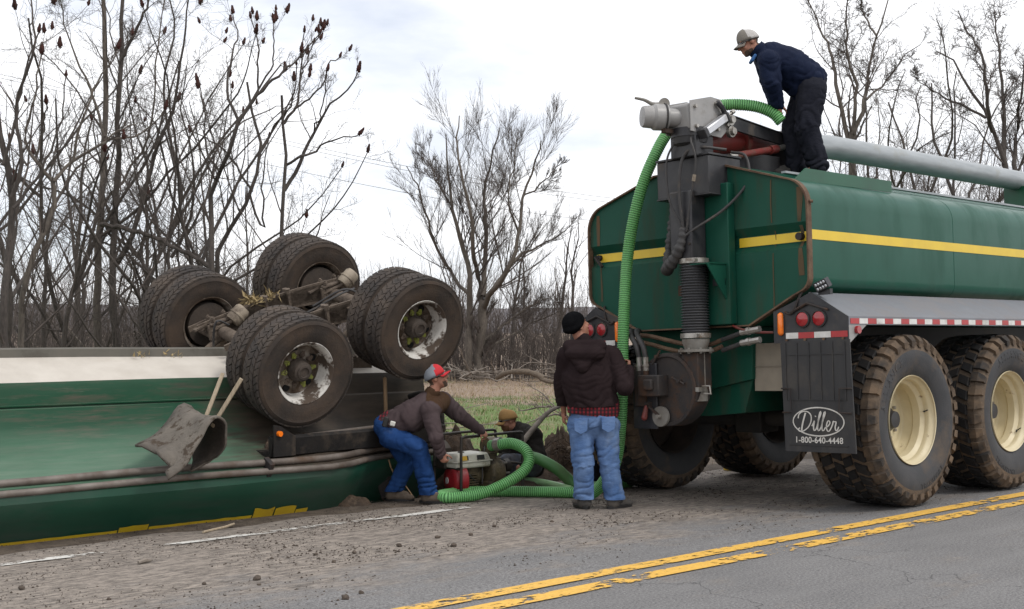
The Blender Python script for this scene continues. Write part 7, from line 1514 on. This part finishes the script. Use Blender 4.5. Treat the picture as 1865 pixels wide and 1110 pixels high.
# dead branches on the ground of the wood
n_ = 420; px = TR.uniform(-50, 1060, n_); Y = np.where(px > 700, TR.uniform(46, 56, n_), TR.uniform(17, 30, n_)); b0 = np.stack([(px - CX) / F * Y, Y, np.zeros(n_)], 1); b0[:, 2] = ground_z(b0) + TR.uniform(0.0, 0.5, n_)
d = nrm(TR.normal(size=(n_, 3)) * (1, 1, 0.22)); K = 6; P = b0[:, None] + d[:, None] * (np.linspace(0, 1, K)[None, :, None] * TR.uniform(0.8, 3.2, n_)[:, None, None]) + np.cumsum(TR.normal(0, 0.05, (n_, K, 3)), 1); R = TR.uniform(0.010, 0.045, n_)[:, None] * np.linspace(1, 0.4, K)[None]
V, Fc = tubes([(P, R), spawn(P, R, 5, ln=0.35, ang=(25, 60), up=0.05, K=4, rf=0.5)], [5, 3]); tag(link_mesh('deadwood', np_mesh('deadwood', V, Fc, 'branch_pale')), 'dead branches littering the floor of the wood', 'branches', kind='stuff')
# fallen log with broken stub
mb = MB(); p = spline([at(905, 688, 46), at(925, 679, 45.6), at(955, 677, 45.3), at(978, 683, 45.2), at(990, 690, 45.1)], 20); mb.tube(p, np.linspace(0.09, 0.12, 20) * (1 + 0.08 * TR.normal(size=20)), 10); log = mb.build('fallen_log', 'log_wood', None); tag(log, 'fallen brown log arching over the brush at the edge of the field', 'log')
mb = MB(); p = spline([at(985, 690, 45.1), at(1005, 696, 44.9), at(1040, 692, 44.7)], 14); mb.tube(p, np.linspace(0.09, 0.06, 14), 8); tag(mb.build('fallen_log', 'log_wood', None), 'thinner fallen log right of the arching log', 'log')

# ------------------------------------------------------------------ grass, fallen branch, earth, clods, wires
pm('grass_green', (0.085, 0.135, 0.03), (0.14, 0.19, 0.05), 1.2, 0.7); pm('grass_dry', (0.40, 0.31, 0.20), (0.27, 0.20, 0.13), 1.5, 0.9)
pm('earth', (0.070, 0.046, 0.030), (0.040, 0.028, 0.020), 7, 0.97, dirt=(0.13, 0.09, 0.06), dscale=9, dlo=0.52, dhi=0.72, bump=1.0, bscale=22)
pm('clod', (0.060, 0.045, 0.035), (0.12, 0.095, 0.075), 14, 0.97, bump=0.8, bscale=60)
def blades(name, label, n_, T_, S_, hr, wd, mats, thr, flip=False, bias=0.0):
    t = TR.uniform(*T_, n_); s_ = TR.uniform(*S_, n_)
    keep = np.array([mnoise.noise((a * 0.35, c * 0.35, 4.0)) + 0.35 * mnoise.noise((a * 1.7, c * 1.7, 1.0)) for a, c in zip(t, s_)]) + bias * np.clip((21.0 - s_) / 5.0, -1, 1); keep = (keep > thr) if not flip else (keep < thr)
    t, s_ = t[keep], s_[keep]; m_ = len(t); b0 = P0 + Dn * t[:, None] + Ln * s_[:, None]; b0[:, 2] = ground_z(b0) - 0.01
    b0[:, 2] += np.array([mnoise.noise((a * 0.9, c * 0.9, 0)) * 0.06 + mnoise.noise((a * 2.6, c * 2.6, 3)) * 0.03 for a, c in zip(t, s_)])
    a = TR.uniform(0, 6.28, m_); h = TR.uniform(*hr, m_); w = np.stack([np.cos(a), np.sin(a), 0 * a], 1) * wd; ln = TR.normal(0, 0.4, (m_, 3)) * h[:, None]; ln[:, 2] = h
    V = np.stack([b0 - w, b0 + w, b0 + ln * 0.55 + w * 0.7 + (0, 0, 0), b0 + ln], 1).reshape(-1, 3); k = np.arange(m_)[:, None] * 4; Fc = np.concatenate([k + np.array([[0, 1, 2]]), k + np.array([[0, 2, 3]])])
    tag(link_mesh(name, np_mesh(name, V, Fc, mats, smooth=False)), label, 'grass', kind='stuff')
blades('grass', 'short green grass in the field', 70000, (5, 34), (9.0, 40), (0.04, 0.13), 0.009, 'grass_green', 0.12, bias=0.3)
blades('dry_grass', 'flattened straw coloured dead grass in the field', 42000, (4, 34), (8.5, 44), (0.04, 0.15), 0.010, 'grass_dry', 0.22, True, bias=0.3)
blades('verge_grass', 'sparse dead grass on the muddy verge', 3500, (-4, 9), (4.9, 9), (0.03, 0.12), 0.004, 'grass_dry', -0.1)
# fallen branch lying in the field behind the crouching man
brn = thing('fallen_branch', 'pale fallen branch with bare twigs lying behind the crouching man', 'branch', loc=at(1000, 770, 17.0))
main = [limb([(1050, 742), (1010, 740), (975, 742), (945, 748)], 17.0, 0.035, 0.012, 14, 0.5), limb([(1048, 764), (1020, 758), (990, 758), (960, 770)], 16.6, 0.035, 0.01, 14, 0.5), limb([(1010, 741), (985, 715), (960, 700)], 17.2, 0.02, 0.008, 10, 0.4), limb([(1020, 758), (1030, 735), (1035, 700)], 16.8, 0.02, 0.008, 10, 0.4)]
V, Fc = tubes(main, [7] * 4); link_mesh('limb', np_mesh('limb', V - np.array(XF[brn.name].translation), Fc, 'branch_pale'), brn)
P = np.concatenate([np.stack([spline(q, 14) for q in a]) for a, _ in main]); R = np.concatenate([np.interp(np.linspace(0, 1, 14), np.linspace(0, 1, b.shape[1]), b[0])[None] for _, b in main])
c1_ = spawn(P, R, 9, t0=0.1, ln=0.4, ang=(25, 65), up=0.15, wob=0.15, K=6, rf=0.6); c2_ = spawn(*c1_, 4, ln=0.5, ang=(25, 60), up=0.1, K=4, rf=0.6); V, Fc = tubes([c1_, c2_], [4, 3]); link_mesh('twigs', np_mesh('twigs', V - np.array(XF[brn.name].translation), Fc, 'branch_pale'), brn)['kind'] = 'stuff'
mb = MB(); p = spline([at(995, 802, 15.4), at(1012, 805, 15.3), at(1042, 822, 15.0)], 14); mb.tube(p, np.linspace(0.035, 0.045, 14), 9); tag(mb.build('cut_pole', 'log_wood', None), 'short tan pole lying on the dug earth', 'pole')
mb = MB(); p = spline([at(945, 815, 13.6), at(968, 785, 13.7), at(1003, 748, 13.9), at(1045, 735, 14.4)], 16); mb.tube(p, np.linspace(0.036, 0.013, 16), 9); tag(mb.build('bare_branch', 'branch_pale', None), 'grey bare branch leaning past the shoulder of the crouching man', 'branch')
# mounds of dug earth and a root ball
def mound(name, label, c, r, n_=40, rough=0.22, mat_='earth', seed=0):
    mb = MB(); c = np.asarray(c, float); nr = 14; vs = [c + (0, 0, r[2])]
    for i in range(1, nr + 1):
        q = i / nr
        for j in range(n_):
            a = 2 * math.pi * j / n_; e = 1 + rough * mnoise.noise((math.cos(a) * 2 + seed, math.sin(a) * 2, q * 2)) * 1.5; zz = r[2] * (1 - q ** 1.7) + r[2] * 0.35 * mnoise.noise((math.cos(a) * q * 5 + seed, math.sin(a) * q * 5, 1)) * (1 - q * 0.6) + 0.03 * mnoise.noise((math.cos(a) * q * 17 + seed, math.sin(a) * q * 17, 1))
            vs.append(c + (r[0] * q * e * math.cos(a), r[1] * q * e * math.sin(a), zz - 0.12 * q ** 6))
    fs = [(0, 1 + j, 1 + (j + 1) % n_) for j in range(n_)] + [(1 + i * n_ + j, 1 + (i + 1) * n_ + j, 1 + (i + 1) * n_ + (j + 1) % n_, 1 + i * n_ + (j + 1) % n_) for i in range(nr - 1) for j in range(n_)]
    mb.add(vs, fs); return tag(mb.build(name, mat_, None, ang=70, recalc=True), label, 'earth')
def gpt(t, s_): p = rd(t, s_); p[2] = float(ground_z(p)); return p
def gxy(x, Y): p = at(x, HY, Y); p[2] = float(ground_z(p)); return p
rb = mound('root_ball', 'dark brown root ball of a torn out stump beside the standing man', gxy(1020, 15.2), (0.36, 0.36, 0.70), rough=0.35, seed=3)
mound('earth_mound', 'low mound of dug brown earth between the hoses and the root ball', gxy(985, 15.0), (0.95, 0.6, 0.26), seed=7)
mound('earth_mound', 'mound of muddy earth banked against the end of the trailer', gpt(4.35, 5.15), (0.55, 0.5, 0.72), seed=11)
mound('earth_mound', 'low strip of dug earth under the pump at the edge of the road', gpt(4.6, 4.9), (1.0, 0.5, 0.10), seed=17)
mound('earth_mound', 'small bank of earth at the trailer foot left of the bending man', gpt(2.72, 4.82), (0.34, 0.16, 0.08), seed=23)
for k_ in range(6):
    o = mound('mud_lump', 'x', (2.0 + 0.34 * k_, 4.72, 0.47), (0.2, 0.16, 0.09), seed=29 + k_); o.parent = gd
    for q in ('label', 'category'): del o[q]
# roots hanging from the stump
n_ = 70; b0 = gxy(1020, 15.1) + np.stack([TR.normal(0, 0.16, n_), TR.normal(-0.15, 0.12, n_), TR.uniform(0.1, 0.6, n_)], 1); d = nrm(np.stack([TR.normal(0, 1, n_), TR.normal(-0.6, 0.6, n_), TR.normal(-0.2, 0.7, n_)], 1)); K = 5
P = b0[:, None] + d[:, None] * (np.linspace(0, 1, K)[None, :, None] * TR.uniform(0.1, 0.32, n_)[:, None, None]) + np.cumsum(TR.normal(0, 0.015, (n_, K, 3)), 1); R = TR.uniform(0.003, 0.010, n_)[:, None] * np.linspace(1, 0.4, K)[None]; V, Fc = tubes([(P, R)], [4]); ro = link_mesh('roots', np_mesh('roots', V, Fc, 'earth'), None); ro.parent = rb; ro['kind'] = 'stuff'
# crumbs of mud and straw over the far lane
def crumb_field(name, label, n_, T_, S_, r_, mat_, thr, pw=1.0):
    t = TR.uniform(*T_, n_); s_ = S_[0] + (S_[1] - S_[0]) * TR.random(n_) ** pw; k = np.array([mnoise.noise((a * 0.8, c * 1.3, 9)) for a, c in zip(t, s_)]) > thr; t, s_ = t[k], s_[k]; m_ = len(t)
    V0 = np.array([(1, 0, 0), (-1, 0, 0), (0, 1, 0), (0, -1, 0), (0, 0, 1), (0, 0, -0.4)], float); F0 = np.array([(0, 2, 4), (2, 1, 4), (1, 3, 4), (3, 0, 4), (2, 0, 5), (1, 2, 5), (3, 1, 5), (0, 3, 5)])
    r = r_[0] * (r_[1] / r_[0]) ** (TR.random(m_) ** 2.6); j = V0[None] * r[:, None, None] * TR.uniform(0.5, 1.25, (m_, 6, 3)); an = TR.uniform(0, 6.28, m_); c_, q_ = np.cos(an)[:, None], np.sin(an)[:, None]
    x = j[..., 0] * c_ - j[..., 1] * q_; y = j[..., 0] * q_ + j[..., 1] * c_; b0 = P0 + Dn * t[:, None] + Ln * s_[:, None]; b0[:, 2] = np.where(s_ < 4.25, road_z(s_), ground_z(b0)) + 0.002
    V = (b0[:, None] + np.stack([x, y, j[..., 2] * 0.8], -1)).reshape(-1, 3); Fc = (np.arange(m_)[:, None, None] * 6 + F0[None]).reshape(-1, 3); return tag(link_mesh(name, np_mesh(name, V, Fc, mat_, smooth=False)), label, 'mud crumbs', kind='stuff')
crumb_field('mud_crumbs', 'crumbs of dried mud scattered over the far lane', 28000, (-5, 8), (0.4, 4.9), (0.002, 0.012), 'clod', -0.15, 0.75)
crumb_field('mud_lumps', 'small lumps of mud strewn in patches on the far lane', 5000, (0.2, 6), (1.2, 4.2), (0.004, 0.018), 'clod', 0.12, 0.8)
crumb_field('straw_bits', 'light bits of straw and grit on the far lane', 9000, (-5, 8), (0.7, 4.9), (0.002, 0.009), 'branch_pale', -0.05, 0.8)
def lumpy(name, c, r, mat_, seed, label, cat, group=None):
    mb = MB(); mb.ell((0, 0, 0), (r, r * 0.85, r * 0.7), seg=12, rings=8); mb.v = [tuple(np.array(v) * (1 + 0.45 * mnoise.noise((v[0] / r * 1.5 + seed, v[1] / r * 1.5, v[2] / r * 1.5)))) for v in mb.v]
    o = mb.build(name, mat_, None, ang=50); o.location = Vector((np.asarray(c) + (0, 0, r * 0.45)).tolist()); return tag(o, label, cat, group)
def onroad(x, y):
    z = 0.0
    for _ in range(30):
        Y = F * (H - z) / (y - HY); p = at(x, y, Y); s_ = (p - P0) @ Ln; z = 0.5 * z + 0.5 * float(road_z(s_))
    return p
for i, (x, y, r) in enumerate(((40, 1074, 0.022), (629, 1092, 0.026), (658, 1082, 0.018), (198, 1093, 0.014), (727, 996, 0.022), (826, 996, 0.024), (468, 1057, 0.026), (472, 1067, 0.014), (857, 976, 0.02), (797, 981, 0.022), (575, 1012, 0.018), (608, 1025, 0.016), (645, 1008, 0.018), (1005, 952, 0.018), (900, 960, 0.018), (372, 1065, 0.014))):
    lumpy('dirt_clod', onroad(x, y), r, 'clod', i * 3.1, 'small dark clod of dried mud lying on the road', 'dirt clod', 'dirt clods on the road')
mb = MB(); p = np.array([onroad(370, 972), onroad(390, 967), onroad(408, 963), onroad(426, 957)]) + (0, 0, 0.012); mb.tube(spline(p, 10), 0.011, 7); tag(mb.build('stick', 'wood_stake', None), 'short pale stick lying beside the white edge line', 'stick')
mb = MB(); p = np.array([onroad(252, 1028), onroad(275, 1024)]) + (0, 0, 0.012); mb.tube([p[0], (p[0] + p[1]) / 2 + (0, 0, 0.01), p[1]], [0.012, 0.02, 0.008], 7); tag(mb.build('wood_chip', 'branch_pale', None), 'broken chip of wood lying below the white edge line', 'wood chip')
# overhead wires
for k, (p, q, lb) in enumerate((((300, 205), (1500, 395), 'uppermost overhead wire crossing the sky behind the spreading tree'), ((300, 212), (1500, 404), 'middle overhead wire crossing the sky behind the spreading tree'), ((300, 258), (1500, 436), 'lowest overhead wire crossing the sky behind the spreading tree'))):
    a_, b_ = at(*p, 75), at(*q, 82); L_ = [a_ * (1 - t) + b_ * t - np.array((0, 0, 1.1 * math.sin(math.pi * t))) for t in np.linspace(-0.6, 1.5, 30)]; mb = MB(); mb.tube(L_, 0.013, 5); tag(mb.build('power_line', 'rubber_black', None), lb, 'wire', 'overhead wires')
